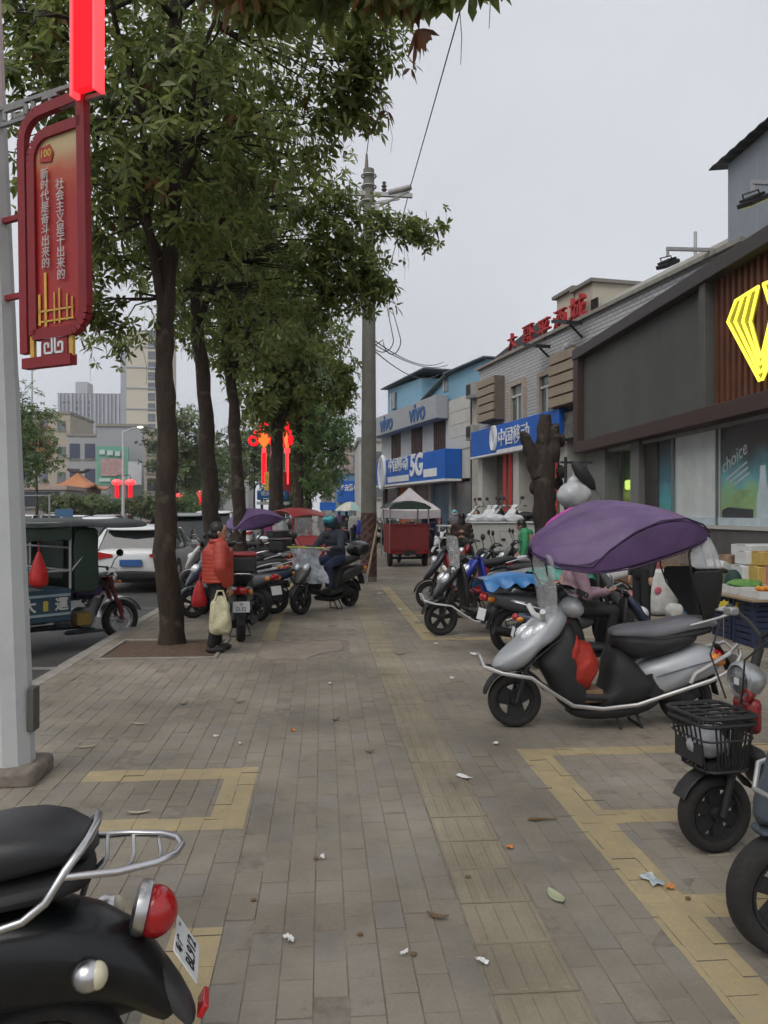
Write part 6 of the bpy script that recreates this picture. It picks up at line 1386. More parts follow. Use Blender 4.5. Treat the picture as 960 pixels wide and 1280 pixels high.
mb = MB(); mb.ell((.17, .06, .46), (.12, .15, .19), 24, 18); mb.ell((.24, .07, .57), (.075, .11, .13), 16, 12)
for i, v in enumerate(mb.v): k = .014 * math.sin(40 * v[0] + 30 * v[2]) + .01 * math.sin(70 * v[2] - 50 * v[1] + 20 * v[0]) ; mb.v[i] = (v[0] + k, v[1] + k * .6, v[2] + .3 * k)
obj('bag_body', mb, mat('red_cloth', (0.42, 0.03, 0.015), 0.7, var=0.25, scale=9, bump=0.5, bscale=18), bg_, sub=1)
mb = MB(); mb.tube([(.24, -.08, .66), (.27, -.03, .78), (.27, .05, .78), (.23, .08, .66)], .012, 6); obj('bag_handle', mb, MATS['red_cloth'], bg_)
bx_ = thing('carton', 'small brown carton on the floor of the silver scooter', 'box', S.location, S.rotation_euler.z)
mb = MB(); mb.box((.11, .05, .25), (.16, .2, .09)); obj('carton_body', mb, mat('cardboard', (0.25, 0.16, 0.09), 0.85, var=0.15, scale=10), bx_, bevel=.004)

# ---- row on the right
loc, h = place(552, 794, .63, (-1, -.16)); scooter('black scooter with white side rails parked nearest the walkway line', loc, h, M_gloss, M_black, M_seatgrey, 'dark', 1.28, .225, ('rails', 'blackfender', 'windshield'), rail=mat('white_rail', (0.6, 0.6, 0.58), 0.4))
loc, h = place(538, 762, .63, (-1, -.1)); scooter('black scooter with red front trim behind the white-railed one', loc, h, M_gloss, M_redp, M_seat, 'wire', 1.28, .235, ('blackfender', 'round', 'rack'))
loc, h = place(590, 772, .5, (-1, -.05)); scooter('bright blue scooter between the black ones', loc, h, M_blue, M_blue, M_seat, 'dark', 1.28, .22, ('blackfender',))
loc, h = place(604, 752, .55, (-1, .1)); scooter('black scooter with big round mirrors in the middle of the row', loc, h, M_gloss, M_black, M_seatgrey, 'dark', 1.28, .22, ('round', 'rack'))
loc, h = place(640, 742, .4, (-1, .15)); scooter('grey scooter with luggage rack before the white cart', loc, h, M_greyp, M_black, M_seat, 'dark', 1.28, .22, ('rack', 'redbox'))
loc, h = place(575, 738, .6, (-1, .0)); scooter('dull red scooter at the far end of the row', loc, h, M_redp, M_black, M_seat, 'wire', 1.28, .22, ('rack', 'round'))
# motorbike with blue and green covers, tail towards the walkway
loc, h = place(641, 818, -.64, (.97, .22)); bk = scooter('motorcycle with blue and green plastic covers over its seat', loc, h, M_greyp, M_black, M_seat, 'wire', 1.3, .265, ('round',), plate=('',), cat='motorcycle', name='motorcycle')
M_tarpb = mat('blue_plastic', (0.03, 0.17, 0.42), 0.35, var=0.3, scale=8, bump=0.6, bscale=14); M_tarpg = mat('green_plastic', (0.02, 0.22, 0.16), 0.35, var=0.3, scale=8, bump=0.6, bscale=14)
def drape(name, label, x0, x1, zc, m, hw, seed):
    r_ = random.Random(seed); g = []; n_ = 12
    t_ = thing(name, label, 'cover', bk.location, bk.rotation_euler.z)
    for i in range(n_ + 1):
        x = x0 + (x1 - x0) * i / n_; row = []
        for j in range(13):
            u = -1 + j / 6; row.append((x + r_.gauss(0, .008), u * hw * (1 + .1 * math.sin(i * 1.7)), zc + .06 * math.sin(3 * i / n_) - .2 * max(0, abs(u) - .45) * (1.1 + .5 * math.sin(i * 2.1 + j)) + r_.gauss(0, .007)))
        g.append(row)
    mb = MB(); mb.sheet(g, .004); obj('sheet', mb, m, t_, sub=1)
drape('plastic_cover', 'blue plastic sheet draped over motorcycle tail', -1.05, -.3, .86, M_tarpb, .24, 1); drape('plastic_cover', 'green plastic sheet draped over motorcycle seat and tank', -.42, .3, .93, M_tarpg, .22, 2)
# scooter ridden to by the phone user, hidden under the purple canopy
loc, h = place(742, 836, 0, (1, -.1)); SP = scooter('dark scooter behind the silver one, its rider using a phone', loc, h, M_dblue, M_black, M_seat, 'dark', 1.3, .22, ('blackfender', 'nomirror')); SP.scale = (.8, .8, .8)

loc, h = place(722, 762, 0, (-1, .1)); scooter('scooter under a magenta canopy behind the purple one', loc, h, M_whitep, M_black, M_seat, 'dark', 1.28, .22, ('canopy', 'pink', 'nomirror'))
# ---- left rows
LR = [((305, 802), -.64, (-.12, 1), M_gloss, ('redbox', 'rack'), 'black scooter with red-lidded top box and pale plate beside the woman', ('粤', 'D.32')),
      ((333, 776), -.6, (-.75, .66), M_greyp, ('rack',), 'grey scooter with red tail light, second behind the plated one', ('',)),
      ((348, 752), -.6, (-.8, .6), M_silver, ('rack', 'retro'), 'silver grey scooter with bare luggage rack farther along the kerb row', ('',)),
      ((252, 772), .55, (-.95, -.3), M_dblue, ('skirtgrey', 'skirt'), 'dark blue scooter with grey apron between tree and woman', ('',)),
      ((300, 745), .1, (-.9, .42), M_gloss, ('box',), 'black scooter with plain black box behind the woman', ('',)),
      ((256, 742), .4, (-.9, .3), M_whitep, (), 'white scooter partly behind the second trunk', ('',)),
      ((306, 728), .2, (-.97, .2), M_gloss, ('canopy', 'nomirror'), 'scooter under a small purple canopy in the kerb row', ('',)),
      ((310, 715), .0, (-.9, .3), M_greyp, ('box',), 'grey scooter with black box beside the third trunk', ('',))]
for (pp, off, hd, bm, op, lb, pl_) in LR:
    loc, h = place(pp[0] - (12 if pp[0] > 320 else 4), pp[1], off, hd); scooter(lb, loc, h, bm, M_black, M_seat, 'dark', 1.26, .22, op + (() if 'nomirror' in op else ()), plate=pl_, group='scooters parked in the kerb row')
# ---- ridden moped
loc, h = place(377, 768, .62, (-.62, -.78)); RM = scooter('dark ridden scooter with wind apron and black top box on the walkway', loc, h, mat('dark_olive_paint', (0.035, 0.035, 0.032), 0.35, coat=.3, dirt=.2), M_black, M_seat, 'dark', 1.28, .225, ('helmetbox', 'blackfender'), group=None)
# ---- far rows: copies of three kinds
protoA = scooter('white scooter standing on the raised shop terrace', (0, -60, 0), (1, 0), M_whitep, M_black, M_seat, 'dark', 1.28, .22, ('rack', 'painthead'), group='white scooters on the shop terrace')
protoB = scooter('scooter in the crowded far parking row under the trees', (0, -60, 0), (1, 0), M_greyp, M_black, M_seat, 'dark', 1.28, .22, ('box',), group='scooters in the far parking rows')
protoC = scooter('scooter in the crowded far parking row under the trees', (0, -60, 0), (1, 0), M_redp, M_black, M_seat, 'dark', 1.28, .22, ('rack',), group='scooters in the far parking rows')
protoD = scooter('scooter in the crowded far parking row under the trees', (0, -60, 0), (1, 0), M_whitep, M_black, M_seat, 'dark', 1.28, .22, ('rack',), group='scooters in the far parking rows')
used = set()
KIND = {}
def spawn(pr, loc, ang, where=None):
    o = pr if pr.name not in used else copy_tree(pr)
    used.add(pr.name); o.location = loc; o.rotation_euler = (0, 0, ang)
    if where: o['label'] = KIND[pr.name] + ' ' + where; o['group'] = o['label']
    return o
KIND[protoB.name] = 'grey scooter with black top box'; KIND[protoC.name] = 'dark red scooter with chrome rack'; KIND[protoD.name] = 'white scooter with chrome rack'
for i, px in enumerate((611, 621, 632, 643, 654)):
    p = atg(px, 23.9 - .35 * i + (px - 600) * -.02, TERR); spawn(protoA, p, R((170, 225, 200, 150, 215)[i]))
for i, (px, d) in enumerate(((551, 29), (559, 29.5), (568, 30), (577, 30.5), (562, 26.5), (548, 26.8))):
    p = atg(px, d); spawn([protoD, protoB][i % 2], p, R(200 + random.uniform(-30, 30)), 'before the phone shop beside the pink tent')
for i in range(16):
    d = 27 + i * 2.1; X = -1.55 + random.uniform(-.15, .15); spawn([protoB, protoC, protoD][i % 3], Vector((X, d, 0)), R(150 + random.uniform(-20, 20)), 'in the far row under the street trees')
for i in range(12):
    d = 34 + i * 2.4; X = .5 + (d - 34) * .03 + random.uniform(-.3, .3) + (1.2 if i % 2 else 0); spawn([protoC, protoD, protoB][i % 3], Vector((X + 1.0, d, 0)), R(20 + random.uniform(-40, 40)), 'in the far crowd near the rainbow umbrella')
for i, (px, d) in enumerate(((488, 33), (494, 36), (487, 38), (500, 40))):
    spawn([protoC, protoB][i % 2], atg(px, d), R(100 + random.uniform(-30, 30)), 'between striped pole and red cargo tricycle')

# ---- foreground moped at the left edge (retro, rear towards the camera's right)
hd = Vector((-math.cos(R(7)), -math.sin(R(7)), 0)); tailp = P(196, 1140, 2.06); loc = tailp - hd * (-.945) * .85; loc.z = 0
N = thing('moped', 'glossy black retro moped with chrome rack and red tail lamp in the foreground', 'moped', loc, math.atan2(hd.y, hd.x)); N.scale = (.85, .85, .85)
M_bk = mat('moped_black', (0.006, 0.007, 0.008), 0.22, coat=.25, spec=.35, var=.1, dirt=.06)
wheel(N, .62, .22, .22, .1, 'alloy', name='front_wheel'); wheel(N, -.64, .22, .22, .115, 'dark', name='rear_wheel')
mb = MB(); mb.sweep([(-.02, .5), (-.2, .55), (-.45, .58), (-.66, .575), (-.82, .53), (-.94, .43), (-1.0, .33)], [.1, .15, .17, .165, .14, .09, .065], [.1, .14, .16, .15, .12, .075, .035], .85, 20); obj('tail_body', mb, M_bk, N, sub=1)
mb = MB(); mb.sweep([(-.78, .62), (-.9, .52), (-1.0, .4), (-1.06, .29)], [.085, .08, .07, .06], [.05, .05, .035, .02], .8); obj('rear_fender', mb, mat('fender_grey', (0.05, 0.052, 0.055), .45, dirt=.3), N, sub=1)
mb = MB(); mb.sweep([(.0, .84), (-.15, .86), (-.36, .87), (-.54, .9), (-.68, .91), (-.78, .87)], [.08, .15, .175, .175, .15, .08], [.03, .06, .08, .085, .07, .025], .8, 18); obj('seat', mb, mat('moped_seat', (0.02, 0.021, 0.023), .42, bump=.1, bscale=220), N, sub=1)
mb = MB(); mb.sweep([(.0, .76), (-.4, .77), (-.69, .79), (-.77, .82)], [.1, .172, .16, .09], .045, .8); obj('seat_edge', mb, M_seat, N, sub=1)
mb = MB(); yv = .105
mb.tube([(-.5, -.19, .72), (-.6, -.185, .745), (-.66, -.18, .79), (-.71, -.165, .87), (-.76, -.1, .925), (-.77, 0, .935), (-.76, .1, .925), (-.71, .165, .87), (-.66, .18, .79), (-.6, .185, .745), (-.5, .19, .72)], .0125, 10)
mb.tube([(-.69, -.17, .83), (-.85, -.145, .84), (-.955, -.105, .845), (-1.005, -.06, .847), (-1.02, 0, .848), (-1.005, .06, .847), (-.955, .105, .845), (-.85, .145, .845), (-.7, .165, .85)], .011, 10)
for x_ in (-.78, -.86, -.94): mb.tube([(x_, -.155 + (abs(x_) - .78) * .25, .836), (x_ - .015, -.03, .82), (x_ - .015, .03, .82), (x_, .155 - (abs(x_) - .78) * .25, .84)], .0065, 8)
mb.tube([(-.8, -.02, .82), (-.74, -.03, .76), (-.72, -.05, .7)], .01, 8); obj('luggage_rack', mb, M_chrome, N)
Mr = Matrix.Rotation(R(28), 4, 'Y')
mb = MB(); mb.ell((-.94, 0, .65), (.07, .07, .078), 20, 14); 
mb.v = [v for v in mb.v]; tl = obj('tail_light', mb, M_red, N)
mb = MB(); mb.lathe([(.055, -.03), (.08, -.02), (.084, 0.0), (.08, .014), (.068, .014), (.068, 0)], (0, 0, 0), 'X', 24, closed=True); mb.v = [tuple(Matrix.Translation((-.905, 0, .665)) @ Matrix.Rotation(R(-12), 4, 'Y') @ Matrix.Rotation(R(180), 4, 'Z') @ Vector(v)) for v in mb.v]; obj('lamp_bezel', mb, M_chrome, tl)
for s in (-1, 1):
    mb = MB(); mb.cyl((-.76, s * .1, .58), (-.77, s * .17, .58), .015); mb.ell((-.775, s * .195, .58), (.045, .04, .043), 14, 10); i_ = obj('indicator', mb, M_chrome, N)
    g = MB(); g.ell((-.8, s * .195, .58), (.03, .036, .039), 12, 8); obj('indicator_lens', g, mat('clear_lens', (0.6, 0.56, 0.4), .15, coat=.4), i_)
Mp = Matrix.Translation((-1.035, 0, .525)) @ Matrix.Rotation(R(32), 4, 'Y')
mb = MB(); mb.box((0, 0, 0), (.005, .21, .13)); mb.v = [tuple(Mp @ Vector(v)) for v in mb.v]; pl_ = obj('number_plate', mb, M_plate, N, bevel=.003)
lettering('plate_text', 'BL912', .064, M_ink, pl_, Mp @ frame_mat((-.004, 0, -.02), (0, -1, 0), (0, 0, 1)), .0006, bold=.0008)
lettering('plate_text', '粤 广', .036, M_ink, pl_, Mp @ frame_mat((-.004, .04, .04), (0, -1, 0), (0, 0, 1)), .0006, bold=.0008)
mb = MB()
for s in (-1, 1): 
    c = Mp @ Vector((-.004, s * .06, .052)); mb.ell(c, (.005, .007, .007), 8, 6)
obj('plate_bolt', mb, M_steel, pl_)
mb = MB(); mb.box((-1.085, 0, .35), (.02, .1, .045), M=Matrix.Rotation(R(-30), 4, 'Y')); obj('reflector', mb, M_red, N, bevel=.005)
mb = MB(); mb.ell((-.58, -.168, .52), (.035, .012, .04), 16, 8); lk = obj('lock_badge', mb, M_chrome, N); mb = MB(); mb.ell((-.58, -.177, .52), (.02, .008, .022), 12, 8); obj('lock_core', mb, M_black, lk)
mb = MB(); mb.tube([(-.2, -.12, .2), (-.42, -.16, .2), (-.5, -.165, .235), (-.86, -.17, .31), (-.92, -.17, .32)], [.02, .03, .06, .055, .04], 14); obj('silencer', mb, mat('silencer_grey', (0.09, 0.092, 0.09), .45, .4, dirt=.3), N)
mb = MB(); mb.sweep([(-.1, .3), (-.35, .28), (-.62, .23)], [.09, .1, .06], [.08, .1, .06]); mb.cyl((-.35, -.12, .3), (-.35, .14, .3), .11, .1, 16); obj('engine', mb, M_darkrim, N)
mb = MB(); mb.sweep([(.5, .45), (.46, .6), (.4, .8), (.35, .95)], [.13, .18, .18, .12], .05); obj('leg_shield', mb, M_bk, N, sub=1)
mb = MB(); mb.sweep([(.38, .33), (.2, .28), (-.1, .28), (-.16, .4)], [.15, .17, .17, .14], .04, .6); obj('floorboard', mb, M_black, N, sub=1)
mb = MB(); mb.sweep(arcpath(.62, .22, .26, 5, 170, 8), .07, .015); obj('front_fender', mb, M_bk, N, sub=1)
mb = MB()
for s in (-1, 1): mb.tube([(.62, s * .07, .22), (.5, s * .06, .6), (.4, s * .04, .9)], .02, 8)
obj('fork', mb, M_black, N)
bars(N, .32, 1.02); mirrors(N, .33, 1.03)
mb = MB(); mb.lathe([(.0001, .02), (.08, .01), (.09, -.04), (.05, -.1), (.0001, -.11)], (.5, 0, .86), 'X', 18); obj('headlight', mb, M_chrome, N)
mb = MB(); mb.tube([(-.25, .12, .22), (-.32, .2, .012)], .012, 6); mb.tube([(-.25, -.08, .2), (-.33, -.13, .012), (-.33, .13, .012), (-.25, .08, .2)], .012, 6); obj('stand', mb, M_black, N)

# ---- electric bike with front basket at the right edge
hd = Vector((-.985, -.17, 0)); g = G(893, 1064); loc = g - hd * .55
E_ = thing('electric_bike', 'black electric bike with wire front basket and round headlight', 'electric bike', (loc.x, loc.y, 0), math.atan2(hd.y, hd.x))
wheel(E_, .55, .185, .185, .085, 'disc', name='front_wheel'); wheel(E_, -.5, .185, .185, .085, 'disc', name='rear_wheel')
mb = MB()
for s in (-1, 1): mb.tube([(.55, s * .06, .185), (.5, s * .06, .38), (.44, s * .045, .6)], [.016, .02, .022], 10)
mb.tube([(.42, 0, .58), (.3, 0, .95)], .022, 10); mb.box((.44, 0, .6), (.05, .14, .03)); obj('fork', mb, M_black, E_)
mb = MB(); mb.sweep(arcpath(.55, .185, .215, 25, 150, 8), .045, .006); obj('front_fender', mb, M_black, E_)
mb = MB(); mb.tube([(.3, 0, .95), (.29, 0, 1.0), (.28, .08, 1.05), (.26, .2, 1.09), (.2, .31, 1.09)], .012, 8); mb.tube([(.29, 0, 1.0), (.28, -.08, 1.05), (.26, -.2, 1.09), (.2, -.31, 1.09)], .012, 8); hb_ = obj('handlebar', mb, M_black, E_)
for s in (-1, 1):
    mb = MB(); mb.tube([(.265, s * .25, 1.1), (.2, s * .34, 1.1)], .02, 10); obj('grip', mb, M_black, hb_)
    mb = MB(); mb.tube([(.3, s * .2, 1.1), (.33, s * .26, 1.1), (.28, s * .34, 1.09)], .007, 6); obj('brake_lever', mb, M_steel, hb_)
    mb = MB(); mb.box((.3, s * .2, 1.1), (.05, .06, .04)); obj('switch_box', mb, M_steel, hb_, bevel=.008)
mb = MB(); mb.lathe([(.0001, -.1), (.04, -.095), (.075, -.05), (.088, .0), (.088, .03), (.072, .04), (.066, .02)], (0, 0, 0), 'X', 24); mb.v = [tuple(Vector(v) + Vector((.385, 0, .8))) for v in mb.v]; hl = obj('headlight', mb, mat('headlight_ring', (0.45, 0.46, 0.47), .3, .6), E_)
mb = MB(); mb.lathe([(.0001, .012), (.05, .008), (.068, -.004), (.0001, -.01)], (.415, 0, .8), 'X', 20); obj('headlight_glass', mb, mat('headlamp_lens', (0.13, 0.14, 0.14), .08, var=.8, scale=25), hl); mb = MB(); mb.box((.428, 0, .795), (.006, .03, .03)); obj('bulb', mb, M_white, hl)
mb = MB(); mb.box((.36, 0, .8), (.04, .05, .06)); obj('lamp_bracket', mb, M_black, hl)
mb = MB(); mb.box((.37, 0, .635), (.07, .15, .17)); hb2 = obj('front_cover', mb, paint('bike_red', (0.25, .015, .015)), E_, bevel=.03)
mb = MB(); mb.lathe([(.012, -.04), (.02, -.02), (.032, .0), (.032, .012), (.022, .012), (.01, -.01)], (0, 0, 0), 'X', 14); mb.v = [tuple(Vector(v) + Vector((.42, .06, .74))) for v in mb.v]; obj('horn', mb, MATS['bike_red'], E_)
# basket
bx0, bx1, bw0, bw1, zb, ztp = .42, .71, .115, .155, .41, .63
bk_ = MB(); M_bw = mat('basket_wire', (0.02, .02, .021), .45, dirt=.15)
def rect(x0, x1, hw, z, r=.05):
    q = []
    for (cx, cy_, a0) in ((x1 - r, hw - r, 0), (x0 + r, hw - r, 90), (x0 + r, -hw + r, 180), (x1 - r, -hw + r, 270)):
        for k in range(4): a = R(a0 + 30 * k); q.append((cx + r * math.cos(a), cy_ + r * math.sin(a), z))
    return q
bk_.tube(rect(bx0, bx1, bw1, ztp), .0095, 8, closed=True); bk_.tube(rect(bx0 + .01, bx1 - .01, bw1 - .01, ztp - .07), .005, 6, closed=True); bk_.tube(rect(bx0 + .02, bx1 - .05, bw0, zb), .008, 6, closed=True)
for k in range(9):
    f = k / 8; x1_ = bx0 + .05 + f * (bx1 - bx0 - .1); x0_ = bx0 + .06 + f * (bx1 - bx0 - .16)
    for s in (-1, 1): bk_.tube([(x1_, s * bw1, ztp), (x0_, s * bw0, zb)], .0045, 5)
for k in range(7):
    f = -1 + k / 3; 
    bk_.tube([(bx1, f * (bw1 - .05), ztp), (bx1 - .05, f * (bw0 - .03), zb)], .0045, 5); bk_.tube([(bx0, f * (bw1 - .05), ztp), (bx0 + .02, f * (bw0 - .03), zb)], .0045, 5); bk_.tube([(bx0 + .02, f * (bw0 - .02), zb), (bx1 - .05, f * (bw0 - .02), zb)], .0045, 5)
bo_ = obj('basket', bk_, M_bw, E_)
lid = MB(); lid.tube(rect(bx0 - .0, bx1 + .005, bw1 + .005, ztp + .035), .009, 8, closed=True)
for k in range(5):
    f = -.8 + k * .4; lid.tube([(bx0, f * bw1, ztp + .035), (bx1, f * bw1, ztp + .04)], .006, 6)
for x_ in (bx0 + .1, bx0 + .2): lid.tube([(x_, -bw1, ztp + .036), (x_, bw1, ztp + .036)], .006, 6)
obj('basket_lid', lid, M_bw, bo_)
mb = MB(); mb.box(((bx0 + bx1) / 2 - .01, 0, zb + .02), (bx1 - bx0 - .1, bw0 * 2 - .02, .02)); mb.box((bx1 - .022, 0, zb + .08), (.01, .2, .09)); obj('basket_panel', mb, M_black, bo_)
mb = MB(); mb.tube([(.46, .05, .45), (.56, .05, .42)], .01, 6); mb.tube([(.46, -.05, .45), (.56, -.05, .42)], .01, 6); obj('basket_bracket', mb, M_black, bo_)
bt = thing('basket_contents', 'pale folded plastic bag inside the wire basket', 'bag', E_.location, E_.rotation_euler.z)
mb = MB(); mb.ell((.6, 0, .52), (.1, .09, .07), 14, 10)
for i, v in enumerate(mb.v): mb.v[i] = (v[0] + .01 * math.sin(60 * v[1]), v[1], v[2] + .012 * math.sin(50 * v[0] + 70 * v[1]))
obj('bag_body', mb, mat('pale_plastic', (0.35, .36, .38), .4, var=.3, scale=14), bt)
mb = MB(); mb.sweep([(.36, .5), (.3, .3), (.1, .24), (-.25, .24)], [.08, .12, .13, .12], [.05, .05, .04, .04]); mb.sweep([(-.25, .25), (-.3, .5), (-.35, .68)], [.1, .1, .09], [.06, .07, .08]); obj('frame', mb, M_black, E_, sub=1)
mb = MB(); mb.sweep([(-.12, .74), (-.3, .75), (-.62, .77)], [.08, .13, .11], [.03, .045, .035]); obj('seat', mb, M_seat, E_, sub=1)
mb = MB(); mb.tube([(-.3, .05, .3), (-.5, .06, .185)], .02, 8); mb.tube([(-.3, -.05, .3), (-.5, -.06, .185)], .02, 8); mb.tube([(-.1, .08, .2), (-.14, .15, .01)], .01, 6); obj('swingarm', mb, M_black, E_)
mb = MB(); mb.tube([(.5, -.07, .6), (.48, -.12, .4), (.53, -.08, .22)], .004, 6); mb.tube([(.36, -.2, 1.06), (.46, -.15, .9), (.44, -.06, .7)], .005, 6); mb.tube([(.36, .2, 1.06), (.48, .12, .92), (.44, .05, .7)], .005, 6); obj('cable', mb, M_black, E_)

# ---- blue grey moped cut by the right edge
loc, h = place(985, 1192, .63, (-1, -.06)); H3 = scooter('blue grey scooter with cast spoked wheel at the edge of the bay', loc, h, mat('blue_grey_paint', (0.035, .05, .065), .4, coat=.3, dirt=.35), M_black, M_seat, 'dark', 1.28, .22, ('round', 'nomirror', 'shortfender'))
mb = MB(); mb.tube([(.5, -.12, .7), (.68, -.1, .66), (.72, -.06, .58), (.72, .06, .58), (.68, .1, .66), (.5, .12, .7)], .012, 8); mb.tube([(.72, 0, .58), (.5, 0, .55)], .01, 6); obj('front_carrier', mb, M_steel, H3)
# ================================================================== TRICYCLES AND CARS
# ---- blue cargo tricycle in the road, nose at the kerb
W0 = G(150, 798, ZR); hd = Vector((.70, .71, 0)); TK = thing('cargo_tricycle', 'blue cargo motor tricycle with dark tarpaulin roof parked at the kerb', 'tricycle', (W0.x, W0.y, ZR), math.atan2(hd.y, hd.x))
M_tkb = mat('tricycle_blue', (0.022, 0.06, 0.085), .45, dirt=.4, var=.15); M_tkd = mat('tricycle_dark_frame', (0.03, .035, .045), .5, .3, dirt=.3); M_tarpd = mat('dark_tarpaulin', (0.03, .036, .036), .6, var=.3, scale=3, bump=.4, bscale=9); M_tarpgreen = mat('green_tarpaulin', (0.03, .055, .04), .6, var=.2, scale=3, bump=.4, bscale=9)
wheel(TK, 0, .27, .27, .1, 'wire', name='front_wheel')
for s in (-1, 1): wheel(TK, -2.05, .27, .27, .13, 'disc', y=s * .5, name='rear_wheel')
mb = MB(); mb.sweep(arcpath(0, .27, .31, 20, 170, 9), .07, .008); obj('front_fender', mb, M_chrome, TK)
mb = MB()
for s in (-1, 1): mb.tube([(0, s * .08, .27), (-.12, s * .08, .6), (-.2, s * .07, .86)], [.024, .028, .028], 10); mb.tube([(-.02, s * .085, .36), (-.08, s * .085, .52)], .034, 10)
mb.box((-.2, 0, .85), (.06, .2, .03)); obj('fork', mb, mat('fork_red', (0.16, .03, .03), .4, dirt=.3), TK)
bars(TK, -.26, 1.0, .36, .14)
mb = MB(); mb.lathe([(.0001, .03), (.08, .01), (.09, -.03), (.05, -.09), (.0001, -.1)], (-.1, 0, .84), 'X', 16); obj('headlight', mb, M_chrome, TK)
for s in (-1, 1): mb = MB(); mb.cyl((-.12, s * .06, .8), (-.12, s * .16, .8), .01); mb.ell((-.11, s * .17, .8), (.03, .025, .025)); obj('indicator', mb, M_amber, TK)
mirrors(TK, -.25, 1.0)
mb = MB(); mb.sweep([(-.28, .66), (-.42, .72), (-.6, .7), (-.7, .64)], [.06, .13, .13, .08], [.06, .1, .09, .05]); obj('tank', mb, paint('tank_violet', (0.04, .02, .12)), TK, sub=1)
mb = MB(); mb.sweep([(-.66, .68), (-.85, .7), (-1.0, .7)], [.1, .16, .16], .05); obj('seat', mb, M_seat, TK, sub=1)
mb = MB(); mb.cyl((-.55, -.1, .35), (-.55, .1, .35), .13, .13, 14); mb.cyl((-.45, 0, .42), (-.36, 0, .6), .08, .07, 10)
for k in range(5): mb.cyl((-.44 + k * .018, 0, .44 + k * .035), (-.437 + k * .018, 0, .447 + k * .035), .1, .1, 12)
mb.box((-.75, 0, .33), (.3, .2, .16)); obj('engine', mb, M_alloy, TK)
mb = MB(); mb.box((-.68, -.22, .36), (.2, .14, .16)); obj('battery_box', mb, mat('dull_yellow', (0.3, .2, .05), .6, dirt=.4), TK, bevel=.01)
mb = MB()
for a_, b_ in (((-.2, 0, .8), (-.55, 0, .55)), ((-.25, 0, .62), (-.45, 0, .22)), ((-.45, 0, .22), (-1.0, 0, .24)), ((-.6, 0, .6), (-1.0, 0, .62))): mb.tube([a_, b_], .025, 8)
for s in (-1, 1): mb.tube([(-.9, s * .3, .3), (-2.6, s * .3, .32)], .035, 8); mb.tube([(-.5, s * .18, .2), (-.95, s * .35, .22)], .03, 8); mb.box((-.68, s * .3, .2), (.5, .16, .02))
mb.tube([(-2.05, -.5, .27), (-2.05, .5, .27)], .04, 8); obj('chassis', mb, M_tkd, TK)
# cargo bed
X0, X1, HW = -2.75, -1.02, .56; zb_, zt_ = .42, .8
mb = MB(); mb.box(((X0 + X1) / 2, 0, zb_), (X1 - X0, 2 * HW, .04)); bed_ = obj('cargo_bed', mb, M_tkd, TK)
for s in (-1, 1):
    mb = MB(); mb.box(((X0 + X1) / 2, s * HW, (zb_ + zt_) / 2), (X1 - X0, .035, zt_ - zb_)); sp_ = obj('side_panel', mb, M_tkb, bed_)
    for z_ in (zb_ + .08, zt_ - .07): mb = MB(); mb.box(((X0 + X1) / 2, s * (HW + .022), z_), (X1 - X0 - .02, .012, .03)); obj('panel_stripe', mb, mat('pale_stripe', (0.25, .32, .34), .5, dirt=.3), bed_)
for s, txx in ((-1, ('大', '運')),):
    for ch, x_ in zip(txx, (X1 - .52, X1 - .12)): lettering('panel_text', ch, .17, mat('panel_white', (.5, .5, .48), .6), bed_, frame_mat((x_, s * (HW + .021), (zb_ + zt_) / 2), (1, 0, 0), UP), .003, bold=.004)
    mb = MB(); mb.prism([(-.03, -.06), (.03, -.06), (.03, .06), (-.03, .06)], frame_mat((X1 - .32, s * (HW + .019), (zb_ + zt_) / 2), (1, 0, 0), UP), .004); obj('panel_emblem', mb, mat('emblem_yellow', (.4, .33, .04), .6), bed_)
for x_ in (X0, X1): mb = MB(); mb.box((x_, 0, (zb_ + zt_) / 2), (.035, 2 * HW - .04, zt_ - zb_)); obj('end_panel', mb, M_tkb, bed_)
# cage rails and posts
mb = MB()
for s in (-1, 1):
    for x_ in (X0, (X0 + X1) / 2, X1): mb.tube([(x_, s * HW, zt_), (x_, s * HW, 1.62)], .018, 8)
    mb.tube([(X0, s * HW, 1.02), (X1, s * HW, 1.02)], .018, 8); mb.tube([(X0, s * HW, 1.6), (X1, s * HW, 1.6)], .018, 8); mb.tube([(X1, s * HW, 1.6), (-.1, s * .5, 1.58)], .016, 8)
    mb.tube([(X1, s * HW, 1.0), (-.5, s * .5, 1.56)], .012, 6)
mb.tube([(X1, -HW, 1.02), (X1, HW, 1.02)], .018, 8); mb.tube([(X1, -HW, 1.3), (X1, HW, 1.3)], .014, 8); obj('cage', mb, M_steel, TK)
mb = MB(); n_ = 16; mb.sheet([[(X0 - .15 + (X1 + 1.05 - X0 + .3 - .15) * i / n_, y_, 1.63 + .05 * (1 - (y_ / .62) ** 2) - .025 * abs(math.sin(i * math.pi * 3 / n_)) - (.05 if abs(y_) > .6 else 0) - .05 * max(0, i / n_ - .6)) for i in range(n_ + 1)] for y_ in (-.66, -.6, -.4, -.2, 0, .2, .4, .6, .66)], .008); obj('roof_tarp', mb, M_tarpd, TK, sub=1)
mb = MB(); mb.sheet([[(X0 - .12 + (X1 - X0 + .1) * i / n_, -.63 + .01 * math.sin(i * 1.9), z_ + (.03 * math.sin(i * 2.2) if z_ < 1.5 else 0)) for i in range(n_ + 1)] for z_ in (1.6, 1.48, 1.38)], .006, (0, 1, 0)); obj('roof_valance', mb, M_tarpgreen, TK, sub=1)
